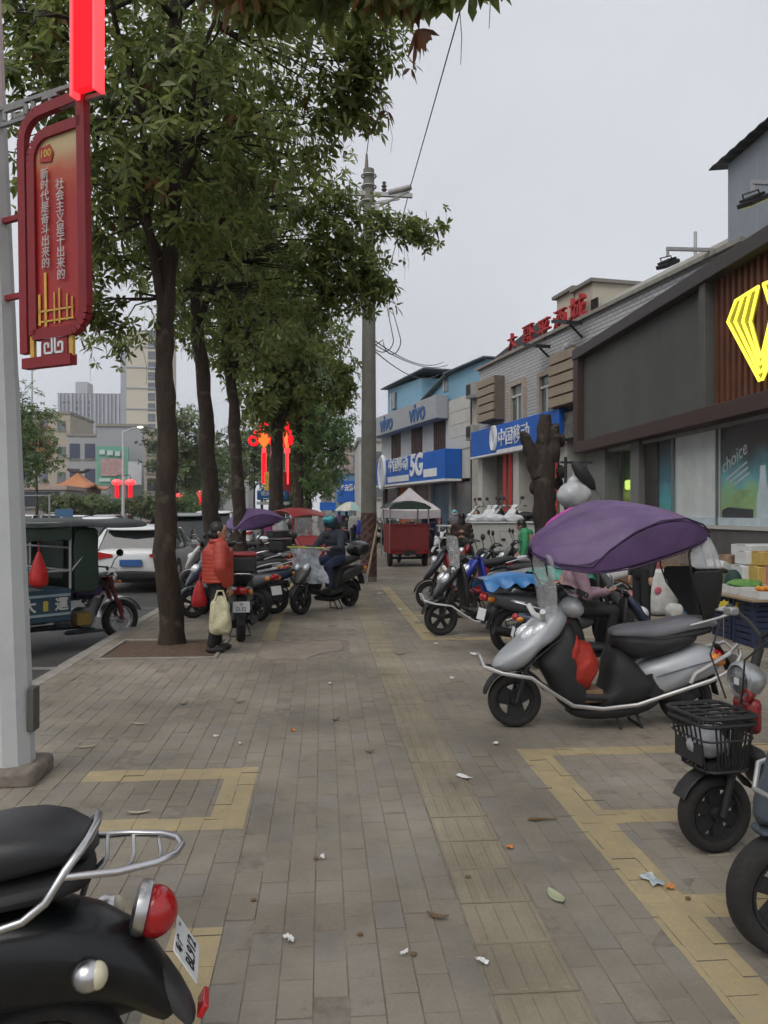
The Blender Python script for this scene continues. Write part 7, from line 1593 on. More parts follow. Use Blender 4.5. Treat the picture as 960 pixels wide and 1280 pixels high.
mb = MB(); mb.sheet([[(x_, .52 + .015 * math.sin(z_ * 20), z_) for x_ in (X1 + .02, -.7, -.35, -.12)] for z_ in (.5, .9, 1.3, 1.58)], .006, (0, 1, 0)); mb.sheet([[(-.9 + .02 * math.sin(y_ * 12), y_, z_) for y_ in (-.2, -.05, .1, .3, .5)] for z_ in (.85, 1.1, 1.35, 1.55)], .006, (1, 0, 0)); mb.sheet([[(x_ + .02 * math.sin(z_ * 9), -.54 + .015 * math.sin(z_ * 20 + x_ * 9), z_) for x_ in (X1 + .05, -.9, -.76, -.62)] for z_ in (.72, .95, 1.25, 1.56)], .006, (0, 1, 0)); obj('cab_curtain', mb, M_tarpgreen, TK, sub=1)
# cargo
sk = thing('cargo_sack', 'pale sack lying in the blue tricycle bed', 'sack', (W0.x, W0.y, ZR), TK.rotation_euler.z)
mb = MB(); mb.ell((X1 - .35, -.1, .62), (.3, .3, .18), 14, 10, p=.8); mb.ell((X1 - 1.1, 0, .66), (.34, .35, .2), 14, 10, p=.8); obj('sack_body', mb, mat('pale_sack', (.3, .31, .28), .8, var=.25, scale=6, bump=.4), sk, kind=None)
rb = thing('red_bag', 'red plastic bag hanging from the blue tricycle cage', 'bag', (W0.x, W0.y, ZR), TK.rotation_euler.z)
mb = MB(); mb.loft([[(X1 - .42 + a_ * math.cos(t), -HW - .05 + b_ * math.sin(t), z_) for t in [k * math.pi / 5 for k in range(10)]] for (a_, b_, z_) in ((.015, .015, 1.28), (.05, .03, 1.2), (.1, .06, 1.08), (.13, .08, .95), (.12, .08, .87), (.06, .04, .84))]); obj('bag_body', mb, mat('red_plastic', (.5, .02, .02), .4, var=.25, scale=10, bump=.4, bscale=20), rb, sub=1)
mb = MB(); mb.tube([(X1 - .42, -HW - .05, 1.27), (X1 - .42, -HW - .03, 1.5), (X1 - .42, -HW, 1.6)], .008, 6); obj('bag_string', mb, M_redp, rb)

# ---- red cargo tricycle seen from behind
d = 23.5; b = atg(507, d); RC = thing('red_cargo_tricycle', 'red cargo tricycle seen from behind with dark green roof', 'tricycle', b, R(93))
M_rc = mat('cargo_red', (0.2, .022, .02), .5, dirt=.35, var=.12)
for s in (-1, 1): wheel(RC, -.3, .24, .24, .12, 'disc', y=s * .52, name='rear_wheel')
wheel(RC, 1.35, .24, .24, .09, 'wire', name='front_wheel')
mb = MB(); mb.box((-.72, 0, .82), (.04, 1.12, .88)); tg = obj('tailgate', mb, M_rc, RC, bevel=.015)
mb = MB(); mb.box((-.745, 0, .42), (.015, .34, .1)); obj('plate_holder', mb, M_black, tg)
mb = MB(); mb.box((-.745, 0, 1.24), (.03, 1.14, .04)); mb.box((-.745, 0, .52), (.03, 1.14, .035)); obj('gate_rib', mb, M_rc, tg)
for s in (-1, 1): mb = MB(); mb.box((-.75, s * .48, .44), (.02, .1, .08)); obj('tail_light', mb, M_red, RC); mb = MB(); mb.box((0, s * .56, .82), (1.44, .03, .86)); obj('side_panel', mb, M_rc, RC)
mb = MB(); mb.box((0, 0, .4), (1.44, 1.1, .05)); mb.tube([(-.3, -.52, .24), (-.3, .52, .24)], .035, 8); mb.tube([(-.5, 0, .34), (1.1, 0, .34), (1.2, 0, .8)], .04, 8); mb.tube([(1.35, .08, .24), (1.15, .05, .95)], .025, 8); mb.tube([(1.35, -.08, .24), (1.15, -.05, .95)], .025, 8); obj('chassis', mb, M_tkd, RC)
mb = MB()
for s in (-1, 1): mb.tube([(-.68, s * .56, .4), (-.68, s * .57, 1.7)], .022, 8); mb.tube([(1.0, s * .5, .5), (1.0, s * .55, 1.7)], .022, 8)
obj('roof_post', mb, M_steel, RC)
mb = MB(); mb.sheet([[(x_, y_, 1.72 + .22 * (1 - (abs(y_) / .66) ** 2.4)) for y_ in (-.66, -.62, -.5, -.3, 0, .3, .5, .62, .66)] for x_ in (-.85, 0, .6, 1.2)], .02); rf = obj('roof', mb, M_tarpgreen, RC, sub=1)
mb = MB(); mb.prism([(-.6, 1.68), (.6, 1.68), (.62, 1.72), (.45, 1.85), (0, 1.92), (-.45, 1.85), (-.62, 1.72)], frame_mat((-.8, 0, 0), (0, -1, 0), UP), .01); obj('roof_end', mb, M_tarpgreen, rf)
bars(RC, 1.1, 1.02); mb = MB(); mb.sweep([(.95, .72), (.8, .74), (.72, .74)], [.14, .18, .16], .05); obj('seat', mb, M_seat, RC)
# ---- red covered passenger tricycle on the left
d = 20.5; b = atg(372, d); RT_ = thing('red_tricycle', 'red covered passenger tricycle with clear windshield under the trees', 'tricycle', b, R(-62))
M_rt = mat('bright_red_shell', (0.36, .03, .025), .4, coat=.3, dirt=.12)
wheel(RT_, .85, .22, .22, .1, 'dark', name='front_wheel')
for s in (-1, 1): wheel(RT_, -.7, .22, .22, .1, 'dark', y=s * .42, name='rear_wheel')
mb = MB(); mb.sweep([(1.0, .42), (.92, .6), (.75, .85), (.62, 1.0)], [.2, .38, .45, .45], [.06, .1, .1, .06]); obj('nose', mb, M_rt, RT_, sub=1)
mb = MB(); mb.sweep([(.7, .35), (.2, .26), (-.3, .3), (-.9, .45), (-1.05, .5)], [.4, .45, .48, .48, .44], [.08, .06, .1, .22, .12], .5); obj('body', mb, M_rt, RT_, sub=1)
mb = MB(); mb.sheet([[(x_, y_, z_ + .08 * (1 - (y_ / .5) ** 2)) for y_ in (-.5, -.3, 0, .3, .5)] for x_, z_ in ((.72, 1.45), (.5, 1.6), (0, 1.66), (-.6, 1.62), (-1.05, 1.48))], .03); obj('roof', mb, M_rt, RT_, sub=1)
mb = MB(); mb.sheet([[(x_, y_, z_) for y_ in (-.44, -.2, 0, .2, .44)] for x_, z_ in ((.64, 1.0), (.7, 1.25), (.7, 1.46))], .005, (1, 0, 0)); obj('windshield', mb, M_clear, RT_)
mb = MB()
for s in (-1, 1): mb.tube([(.62, s * .46, .95), (.72, s * .47, 1.46)], .025, 8); mb.tube([(-1.0, s * .46, .55), (-1.05, s * .47, 1.48)], .025, 8); mb.tube([(-.2, s * .48, .4), (-.25, s * .48, 1.63)], .02, 8)
obj('pillar', mb, M_rt, RT_)
mb = MB(); mb.sheet([[(x_, s_, z_) for x_ in (-1.02, -.6, -.25)] for s_, z_ in ((-.49, .6), (-.5, 1.0), (-.49, 1.5))], .008, (0, 1, 0)); obj('side_curtain', mb, mat('purple_red_cloth', (.2, .03, .12), .6), RT_)
mb = MB(); mb.sweep([(-.2, .62), (-.5, .62), (-.75, .7), (-.8, 1.0)], [.36] * 4, .06, .5); obj('seat', mb, M_seat, RT_); bars(RT_, .5, .98)
for s in (-1, 1): mb = MB(); mb.ell((.93, s * .24, .66), (.05, .08, .06)); obj('headlight', mb, M_glassc, RT_)

# ---- cars
def car(label, loc, heading, paint_m, h=1.65, L=4.5, Wd=1.8, group='cars parked and driving along the road', suv=True, plate=True):
    t = thing('car', label, 'car', loc, math.atan2(heading[1], heading[0]), group); hw = Wd / 2; hl = L / 2; r = .33
    belt = .98 if suv else .9
    mb = MB()
    def sec(x, w_, z0, z1, k=.12):
        return [(x, -w_ * .92, z0), (x, -w_, z0 + .1), (x, -w_ * 1.0, (z0 + z1) / 2), (x, -w_ * .95, z1 - .05), (x, -w_ * .82, z1), (x, w_ * .82, z1), (x, w_ * .95, z1 - .05), (x, w_, (z0 + z1) / 2), (x, w_, z0 + .1), (x, w_ * .92, z0)]
    mb.loft([sec(-hl, hw * .8, .42, belt - .12), sec(-hl + .08, hw * .93, .3, belt - .02), sec(-hl + .4, hw * .99, .24, belt + .02), sec(-.6, hw, .22, belt), sec(.6, hw, .22, belt - .02), sec(hl - 1.1, hw * .99, .22, belt - .06), sec(hl - .4, hw * .95, .25, belt - .16), sec(hl - .08, hw * .85, .32, belt - .3), sec(hl, hw * .7, .42, belt - .42)])
    bd = obj('body', mb, paint_m, t, sub=1, ang=50)
    rear = -hl + (.18 if suv else .75); fr = hl - 1.35
    def gs(x, w_, z): return [(x, -w_, z), (x, w_, z)]
    zr = h
    mb = MB(); mb.loft([[(rear, -hw * .86, belt - .05), (rear, hw * .86, belt - .05), (rear + .22, hw * .72, zr - .1), (rear + .22, -hw * .72, zr - .1)], [(rear + .5, -hw * .93, belt - .05), (rear + .5, hw * .93, belt - .05), (rear + .62, hw * .76, zr - .03), (rear + .62, -hw * .76, zr - .03)],
                        [(fr - .9, -hw * .93, belt - .05), (fr - .9, hw * .93, belt - .05), (fr - .95, hw * .76, zr - .03), (fr - .95, -hw * .76, zr - .03)], [(fr + .1, -hw * .85, belt - .1), (fr + .1, hw * .85, belt - .1), (fr - .68, hw * .7, zr - .1), (fr - .68, -hw * .7, zr - .1)]]); gh = obj('glasshouse', mb, M_window, t)
    mb = MB(); mb.sweep([(rear - .02, zr - .07), (rear + .3, zr - .02), (rear + 1.0, zr), (fr - 1.0, zr - .01), (fr - .7, zr - .07)], [hw * .7, hw * .76, hw * .78, hw * .77, hw * .7], [.02, .045, .05, .045, .02], .5); obj('roof', mb, paint_m, t, sub=1)
    for s in (-1, 1):
        for (xa, xb) in ((rear + .02, rear + .24), (rear + .55, rear + .66), (-.05, -.05), (fr + .1, fr - .68)):
            mb = MB(); mb.bar((xa, s * hw * .885, belt - .04), (xb, s * hw * .74, zr - .06), .09 if xa != fr + .1 else .06, .05); obj('pillar', mb, paint_m if xa != -.05 else M_black, t, bevel=.01)
        mb = MB(); mb.box((fr - .1, s * (hw + .06), belt + .05), (.12, .18, .12)); obj('door_mirror', mb, paint_m, t, bevel=.03)
        mb = MB(); mb.ell((hl - .22, s * hw * .66, belt - .28), (.16, .2, .08), 12, 8); obj('headlight', mb, M_glassc, t)
        mb = MB(); mb.loft([[(-hl + .05, s * hw * .45, belt - .14), (-hl + .03, s * hw * .45, belt - .2), (-hl + .0, s * hw * .45, belt - .2), (-hl + .0, s * hw * .45, belt - .14)], [(-hl + .06, s * hw * .86, belt - .08), (-hl + .06, s * hw * .86, belt - .24), (-hl + .0, s * hw * .84, belt - .24), (-hl + .0, s * hw * .84, belt - .08)], [(-hl + .4, s * hw * 1.01, belt - .1), (-hl + .4, s * hw * 1.01, belt - .17), (-hl + .3, s * hw * 1.01, belt - .2), (-hl + .3, s * hw * 1.01, belt - .08)]]); obj('tail_light', mb, M_red, t)
        for x_ in (-hl + .85, hl - .85):
            wheel(t, x_, r, r, .2, 'alloy', y=s * (hw - .1))
            mb = MB(); mb.lathe([(r * 1.0, 0), (r * 1.17, 0), (r * 1.17, .02), (r * 1.0, .02)], (x_, s * (hw - .01) - .01, r), 'Y', 24, closed=True); obj('wheel_arch', mb, M_black, t)
    mb = MB(); mb.sweep([(-hl - .04, .5), (-hl - .04, .36), (-hl + .1, .24)], [hw * .86, hw * .9, hw * .88], .05, .5); obj('rear_bumper', mb, M_black if suv else paint_m, t, sub=1)
    mb = MB(); mb.box((-hl - .03, 0, belt - .32), (.02, .46, .14)); obj('number_plate', mb, mat('plate_blue', (.03, .1, .3), .4) if plate else M_plate, t)
    return t
M_cw = mat('car_white', (.62, .63, .63), .25, coat=.6, var=.04, dirt=.08); M_cb = mat('car_black', (.012, .012, .014), .15, coat=.7, dirt=.06); M_cs = mat('car_silver', (.36, .37, .38), .3, .4, coat=.5, dirt=.08); M_cr = mat('car_red', (.25, .02, .02), .25, coat=.5, dirt=.1)
car('white hatchback with red tail lamp behind the blue tricycle', (-4.05, 17.0 + 2.1, ZR), (0, 1), M_cw, 1.42, 4.2, 1.7)
car('black estate car parked beyond the white hatchback', (-3.9, 22.2 + 2.3, ZR), (0, 1), M_cb, 1.68, 4.6, 1.82)
car('white van-like car beyond the black estate', (-4.2, 32.5, ZR), (0, 1), M_cw, 1.75, 4.6, 1.8)
pr = car('pale car in the traffic across the road', (-9.5, 34, ZR), (0, -1), M_cw, 1.5, 4.4, 1.75, suv=False)
cars2 = car('silver car in the far traffic', (-7.3, 44, ZR), (0, 1), M_cs, 1.55, 4.4, 1.75)
cars3 = car('red car in the far traffic', (-12.4, 62, ZR), (0, -1), M_cr, 1.5, 4.4, 1.75, suv=False)
cars4 = car('black car in the far traffic', (-7.4, 56, ZR), (0, 1), M_cb, 1.55, 4.4, 1.75)
for i, (pp, x, y, a) in enumerate(((pr, -4.2, 40, 90), (cars2, -4.2, 47, 90), (pr, -4.2, 54, 90), (pr, -4.2, 61, 90), (cars2, -4.2, 68, 90), (pr, -4.2, 76, 90), (pr, -9.6, 52, -90), (cars2, -12.5, 46, -90), (pr, -13, 75, -90), (pr, -7.4, 72, 90), (cars2, -7.4, 90, 90), (pr, -4.3, 90, 90), (pr, -10, 96, -90), (pr, -16, 52, -90), (cars2, -19, 57, -90), (pr, -22, 60, -90), (cars3, -18, 72, -90))):
    c = copy_tree(pp); c.location = (x, y, ZR); c.rotation_euler = (0, 0, R(a))
    c['label'] = ('silver' if pp is cars2 else 'red' if pp is cars3 else 'white') + (' car parked in the line along the kerb under the trees' if x > -5 else ' car standing on the far side near the pavilion' if x < -15 else ' car driving on the far road'); c['group'] = c['label']

# ---- damp grey air over the town
hz = MB(); hz.box((-40, 330, 45), (1100, 900, 92.6)); ho = obj('haze', hz, None, smooth=False, kind='stuff')
hm_ = bpy.data.materials.new('haze_air'); hm_.use_nodes = True; hm_.node_tree.nodes.clear()
pv_ = hm_.node_tree.nodes.new('ShaderNodeVolumePrincipled'); mo_ = hm_.node_tree.nodes.new('ShaderNodeOutputMaterial'); hm_.node_tree.links.new(pv_.outputs[0], mo_.inputs['Volume'])
pv_.inputs['Color'].default_value = (.86, .9, .97, 1); pv_.inputs['Density'].default_value = .0005; ho.data.materials.append(hm_)
# ================================================================== PEOPLE
def remesh(o, v):
    m = o.modifiers.new('remesh', 'REMESH'); m.mode = 'VOXEL'; m.voxel_size = v; m.use_smooth_shade = True
    s_ = o.modifiers.new('smooth', 'SMOOTH'); s_.iterations = 3; s_.factor = .5
def limb(mb, pts, rs, n=12):
    pts = [Vector(p) for p in pts]; mb.tube(pts, rs, n)
    for p, r in zip(pts, rs): mb.ell(p, (r, r, r), 10, 8)
def hand(mb, wrist, dirv, palmn, curl=.6, s=1.0):
    d = Vector(dirv).normalized(); n_ = Vector(palmn); n_ = (n_ - d * n_.dot(d)).normalized(); sd = d.cross(n_); w = Vector(wrist)
    Mx = Matrix((d, sd, n_)).transposed().to_4x4(); mb.ell(w + d * .05 * s, (.055 * s, .042 * s, .018 * s), 10, 8, Mx)
    for k, (off, L_) in enumerate(((-.03, .065), (-.01, .078), (.01, .074), (.03, .06))):
        b0 = w + d * .09 * s + sd * off * s; b1 = b0 + (d * math.cos(curl * .5) + n_ * math.sin(curl * .5)) * L_ * .5 * s; b2 = b1 + (d * math.cos(curl * 1.6) + n_ * math.sin(curl * 1.6)) * L_ * .5 * s
        mb.tube([b0 - d * .02 * s, b0, b1, b2], [.009 * s, .0095 * s, .0085 * s, .007 * s], 8)
    b0 = w + d * .03 * s - sd * .035 * s; mb.tube([b0, b0 + (d * .6 - sd * .6 + n_ * .4) * .035 * s, b0 + (d - sd * .3 + n_ * .8) * .055 * s], [.011 * s, .0105 * s, .008 * s], 8)
def person(label, loc, yaw, J, cloth, hair='short', H=1.6, vox=.014, rings=False, helmet=None, name='person'):
    """J: joint positions in local metres (x forward, y left); cloth: dict of materials"""
    t = thing(name, label, 'person', loc, yaw); k = H / 1.65; j = {a: Vector(b) for a, b in J.items()}
    hc = j['head']; fw = (j.get('look', Vector((1, 0, 0)))).normalized(); sdv = UP.cross(fw).normalized(); upv = fw.cross(sdv)
    Mh = Matrix((fw, sdv, upv)).transposed().to_4x4()
    b = MB()
    b.ell(hc + upv * .012 * k, (.094 * k, .074 * k, .112 * k), 18, 14, Mh); b.ell(hc + fw * .028 * k - upv * .052 * k, (.06 * k, .055 * k, .066 * k), 14, 10, Mh)      # skull, jaw
    b.ell(hc + fw * .094 * k - upv * .012 * k, (.018 * k, .013 * k, .024 * k), 8, 6, Mh)                                                                       # nose
    for s in (-1, 1): b.ell(hc + sdv * s * .075 * k - upv * .005 * k - fw * .005 * k, (.02 * k, .01 * k, .03 * k), 8, 6, Mh)                                    # ears
    limb(b, [j['neck'], hc - upv * .05 * k], [.056 * k, .052 * k]); limb(b, [j['chest'], j['neck']], [.11 * k, .06 * k]); limb(b, [j['pelvis'], j['chest']], [.13 * k, .13 * k])
    for s in 'LR':
        limb(b, [j['sh' + s], j['el' + s], j['wr' + s]], [.05 * k, .04 * k, .026 * k]); limb(b, [j['chest'], j['sh' + s]], [.08 * k, .055 * k])
        limb(b, [j['hip' + s], j['kn' + s], j['an' + s]], [.08 * k, .056 * k, .038 * k]); d_ = (j['wr' + s] - j['el' + s]).normalized()
        hand(b, j['wr' + s], j.get('hd' + s, d_), j.get('pn' + s, (0, 0, -1)), j.get('cu' + s, Vector((.6, 0, 0))).x, k)
        ft = j.get('ft' + s, Vector((1, 0, 0))); limb(b, [j['an' + s], j['an' + s] + ft * .1 * k - UP * .04 * k], [.036 * k, .03 * k])
    o = obj('body', b, cloth.get('skin', M_skin), t); remesh(o, min(vox, .009))
    e = MB()
    for s in (-1, 1): e.ell(hc + fw * .078 * k + sdv * s * .032 * k + upv * .012 * k, (.012 * k, .014 * k, .009 * k), 8, 6, Mh)
    obj('eyes', e, mat('eye_dark', (.02, .015, .012), .3), t, kind=None)
    m_ = MB(); m_.ell(hc + fw * .086 * k - upv * .056 * k, (.008 * k, .024 * k, .007 * k), 8, 6, Mh); obj('mouth', m_, mat('lips', (.25, .09, .08), .5), t)
    # hair
    hm = MB(); hm.ell(hc - fw * .018 * k + upv * .03 * k, (.098 * k, .084 * k, .108 * k), 18, 12, Mh)
    if hair == 'long':
        hm.ell(hc - fw * .06 * k - upv * .12 * k, (.05 * k, .085 * k, .2 * k), 14, 12, Mh)
    elif hair == 'bun': hm.ell(hc - fw * .1 * k - upv * .03 * k, (.05 * k, .055 * k, .055 * k), 12, 8, Mh); hm.ell(hc - fw * .04 * k - upv * .04 * k, (.06 * k, .076 * k, .08 * k), 12, 8, Mh)
    else: hm.ell(hc - fw * .04 * k - upv * .035 * k, (.062 * k, .078 * k, .07 * k), 12, 8, Mh)
    if helmet is None:
        ho = obj('hair', hm, M_hair, t)
    else:
        hm = MB(); hm.ell(hc + upv * .035 * k - fw * .01, (.135, .12, .13), 20, 12, Mh); ho = obj('helmet', hm, helmet, t)
        hm = MB(); hm.ell(hc + upv * .075 * k + fw * .05, (.1, .105, .075), 16, 10, Mh); obj('visor', hm, mat('visor_cyan', (.05, .4, .45), .08, .3, coat=.6), ho)
    # trousers
    if 'legs' in cloth:
        c = MB(); limb(c, [j['pelvis'] - UP * .02, j['pelvis'] + UP * .1 * k], [.15 * k, .145 * k])
        for s in 'LR': limb(c, [j['hip' + s], j['kn' + s], j['an' + s] + UP * .03 * k], [.1 * k, .075 * k, .062 * k]); limb(c, [j['pelvis'], j['hip' + s]], [.12 * k, .1 * k])
        o = obj('trousers', c, cloth['legs'], t); remesh(o, vox)
    # upper garment
    c = MB(); tm = cloth['top']; low = j.get('hem', j['pelvis'])
    if rings:
        ax_ = (j['neck'] - low); n_ = 34; secs = []
        for i in range(n_ + 1):
            f = i / n_; p = low.lerp(j['neck'], f); wid = (.262 - .03 * f if f < .75 else .24 - .175 * ((f - .75) / .25) ** 1.3) * k; dep = (.195 if f < .8 else .195 - .12 * ((f - .8) / .2)) * k; pf = 1 + .03 * abs(math.sin(i * math.pi / 3.2)) - .02
            secs.append([p + Vector((dep * pf * math.cos(a), wid * pf * math.sin(a), .006 * math.sin(3 * a + i))) for a in [q * 2 * math.pi / 22 for q in range(22)]])
        c.loft(secs); o = obj('jacket', c, tm, t, sub=1)
        for s in 'LR':
            a_ = MB(); pts = []; rs = []; A_ = [j['sh' + s], j['el' + s], j['wr' + s]]
            for q in range(2):
                for i in range(13):
                    f = i / 13; pts.append(A_[q].lerp(A_[q + 1], f)); g = (q + f) / 2; rs.append((.105 - .03 * g) * k * (1 + .06 * abs(math.sin(len(pts) * math.pi / 3.2)) - .04))
            a_.ell(A_[0], (.095 * k,) * 3, 14, 10); a_.tube(pts, rs, 16); obj('sleeve', a_, tm, o, sub=1)
        cl = MB(); cl.tube([j['neck'] + Vector((.08 * k * math.cos(a), .085 * k * math.sin(a), .015 * math.cos(a) + .02)) for a in [q * .524 for q in range(12)]], .03 * k, 8, closed=True); obj('collar', cl, tm, o)
    else:
        mid = low.lerp(j['neck'], .5)
        def torso(p, w_, d_): c.ell(p, (d_, w_, .13 * k), 16, 10)
        for f, w_, d_ in ((.05, .185, .135), (.25, .18, .135), (.45, .185, .135), (.65, .2, .135), (.8, .185, .12), (.93, .11, .085)): torso(low.lerp(j['neck'], f), w_ * k, d_ * k)
        for s in 'LR': limb(c, [j['sh' + s], j['el' + s], j['wr' + s].lerp(j['el' + s], .08)], [.078 * k, .06 * k, .045 * k]); limb(c, [j['neck'].lerp(low, .15), j['sh' + s]], [.09 * k, .08 * k])
        o = obj('top', c, tm, t); remesh(o, vox)
    # shoes
    for s in 'LR':
        ft = Vector(j.get('ft' + s, Vector((1, 0, 0)))).normalized(); a = j['an' + s]; sh_ = MB(); sd = UP.cross(ft); Mx = Matrix((ft, sd, UP)).transposed().to_4x4()
        z0 = a.z - .085 * k
        sh_.ell(Vector((a.x, a.y, z0 + .045 * k)) + ft * .05 * k, (.13 * k, .047 * k, .045 * k), 14, 8, Mx, p=.8); sh_.ell(Vector((a.x, a.y, z0 + .07 * k)) - ft * .01, (.055 * k, .042 * k, .05 * k), 12, 8, Mx); so_ = obj('shoe', sh_, cloth.get('shoe', M_black), t)
    return t
def standing(k=1.0, **o):
    J = dict(head=(.02, 0, 1.53), neck=(0, 0, 1.4), chest=(0, 0, 1.22), pelvis=(0, 0, .92), shL=(0, .17, 1.34), shR=(0, -.17, 1.34), elL=(-.02, .23, 1.07), elR=(-.02, -.23, 1.07), wrL=(.04, .24, .83), wrR=(.04, -.24, .83),
             hipL=(0, .09, .88), hipR=(0, -.09, .88), knL=(.02, .1, .48), knR=(.02, -.1, .48), anL=(0, .1, .085), anR=(0, -.1, .085))
    J.update(o); return {a: Vector(b) * (k if a not in ('look', 'ftL', 'ftR', 'pnL', 'pnR', 'cuL', 'cuR', 'hdL', 'hdR') else 1) for a, b in J.items()}
M_puffer = mat('puffer_red', (.38, .045, .025), .5, var=.15, scale=7, bump=.2, bscale=30); M_trb = mat('black_trousers', (.014, .013, .014), .85, var=.3, scale=8); M_navy = mat('navy_cloth', (.018, .024, .045), .8, var=.3, scale=8)
# woman in the red quilted jacket, turned to the right and away
b = G(272, 814)
wk = 1.48 / 1.65
J = standing(wk, look=(.95, -.3, .02), hem=(0, 0, .88), elR=(-.03, -.26, 1.08), wrR=(.1, -.2, .84), elL=(.03, .25, 1.08), wrL=(.13, .2, .9), anL=(.02, .08, .085), anR=(-.1, -.1, .085), knR=(-.03, -.1, .47), ftL=(.95, -.25, 0), ftR=(1, -.3, 0), cuR=(1.5, 0, 0), pnR=(0, .2, -1), hdR=(.2, 0, -1))
WO = person('woman in red quilted jacket holding a pale shopping bag beside the tree', b, R(22), J, dict(top=M_puffer, legs=M_trb, shoe=mat('dark_shoe', (.02, .018, .017), .6)), 'bun', 1.5, .014, rings=True)
ang = R(22); cw = Matrix.Rotation(ang, 4, 'Z')
hp_ = b + cw @ (J['wrR'] + Vector((.02, 0, -.1)))
sb_ = thing('shopping_bag', 'pale yellow green plastic bag carried by the woman in red', 'bag', (hp_.x - .12, hp_.y - .03, 0), R(8))
mb = MB(); zt_ = hp_.z; secs = []
rnd = random.Random(5)
for (w_, d_, z_) in ((.03, .02, zt_ + .01), (.06, .03, zt_ - .03), (.11, .04, zt_ - .07), (.125, .05, zt_ - .12), (.12, .06, zt_ - .18), (.135, .075, zt_ - .25), (.14, .085, zt_ - .32), (.145, .09, zt_ - .39), (.135, .085, zt_ - .45), (.09, .05, zt_ - .475)):
    ph_ = rnd.uniform(0, 6); secs.append([(w_ * math.copysign(abs(math.cos(a)) ** .75, math.cos(a)) * (1 + .07 * math.sin(5 * a + ph_)), -.06 + d_ * math.copysign(abs(math.sin(a)) ** .8, math.sin(a)) * (1 + .22 * math.sin(4 * a + ph_)), z_ + .012 * math.sin(3 * a + ph_)) for a in [q * 2 * math.pi / 28 for q in range(28)]])
secs = [[(x * .88, y, zt_ + (z - zt_) * .9) for x, y, z in q] for q in secs]
mb.loft(secs); obj('bag_body', mb, mat('bag_cream', (.5, .47, .3), .4, var=.3, scale=12, bump=.6, bscale=30), sb_, sub=1)
for y_ in (-.09, -.03):
    mb = MB(); mb.tube([(-.06, y_, zt_ - .04), (-.03, y_ * .8, zt_ + .06), (.03, y_ * .8, zt_ + .06), (.06, y_, zt_ - .04)], .012, 6); obj('bag_handle', mb, MATS['bag_cream'], sb_)
# red bag hanging on the scooter behind her
rb = thing('red_bag', 'red plastic bag hanging beside the tree behind the woman', 'bag', atg(249, 11.6), 0)
zc = zat(742, 11.6); mb = MB(); mb.loft([[(a_ * math.cos(t), b_ * math.sin(t), z_) for t in [k * math.pi / 5 for k in range(10)]] for (a_, b_, z_) in ((.02, .02, zc + .2), (.07, .05, zc + .12), (.1, .08, zc), (.13, .1, zc - .12), (.12, .09, zc - .19), (.05, .04, zc - .2))]); obj('bag_body', mb, MATS['red_plastic'], rb, sub=1)
mb = MB(); mb.tube([(0, 0, zc + .18), (.02, .02, zc + .32)], .012, 6); obj('bag_handle', mb, MATS['red_plastic'], rb)
# rider of the dark scooter
def seated(o=None):
    J = dict(head=(-.12, 0, 1.4), neck=(-.16, 0, 1.28), chest=(-.22, 0, 1.1), pelvis=(-.3, 0, .86), shL=(-.18, .18, 1.21), shR=(-.18, -.18, 1.21), elL=(-.02, .27, 1.0), elR=(-.02, -.27, 1.0), wrL=(.2, .27, 1.03), wrR=(.2, -.27, 1.03),
             hipL=(-.26, .1, .83), hipR=(-.26, -.1, .83), knL=(.14, .15, .76), knR=(.14, -.15, .76), anL=(.1, .13, .38), anR=(.1, -.13, .38), hem=(-.28, 0, .84), cuL=(1.4, 0, 0), cuR=(1.4, 0, 0))
    J.update(o or {}); return {a: Vector(b) for a, b in J.items()}
person('rider with cyan visor helmet and dark blue coat on the ridden scooter', RM.location, RM.rotation_euler.z, seated(dict(knL=(.16, .16, .74), anR=(.08, -.2, .36))), dict(top=mat('dark_blue_coat', (.03, .038, .055), .7, var=.3, scale=6), legs=mat('blue_jeans', (.03, .045, .1), .8, var=.3, scale=9)), helmet=mat('helmet_dark', (.02, .05, .06), .15, coat=.6))
# clear rain apron and yellow bag on the ridden scooter
ra_ = thing('rain_apron', 'crumpled clear plastic rain sheet over the ridden scooter front', 'rain cover', RM.location, RM.rotation_euler.z)
rnd = random.Random(9); mb = MB()
mb.sheet([[(.62 + .05 * math.cos(u * 1.5) - .1 * abs(u) + rnd.gauss(0, .028) - (.98 - z_) * .12, u * (.36 - .1 * math.sin(z_ * 9)) + rnd.gauss(0, .015), z_ + rnd.gauss(0, .02)) for u in [-1 + q / 6 for q in range(13)]] for z_ in (.48, .56, .64, .72, .8, .88, .96, 1.04)], .003, (-1, 0, 0)); obj('sheet', mb, mat('rain_plastic', (.6, .65, .7), .18, var=.35, scale=14, alpha=.42, bump=1.0, bscale=22), ra_, sub=1)
mb = MB(); mb.tube([(.53, -.36, 1.04), (.64, 0, 1.05), (.53, .36, 1.04)], .014, 6); obj('apron_hem', mb, mat('lime_hem', (.45, .5, .06), .5), ra_)
yb = thing('yellow_bag', 'yellow plastic bag hanging behind the rain sheet of the ridden scooter', 'bag', RM.location, RM.rotation_euler.z)
mb = MB(); mb.ell((.36, -.2, .62), (.1, .12, .17), 14, 10)
for i, v in enumerate(mb.v): mb.v[i] = (v[0] + .015 * math.sin(30 * v[2]), v[1] + .012 * math.sin(34 * v[0]), v[2])
obj('bag_body', mb, mat('yellow_plastic', (.45, .42, .06), .4, var=.3, scale=12, bump=.5), yb)
mb = MB(); mb.tube([(.34, -.2, .78), (.3, -.2, .93), (.26, -.18, 1.0)], .01, 6); obj('bag_handle', mb, MATS['yellow_plastic'], yb)
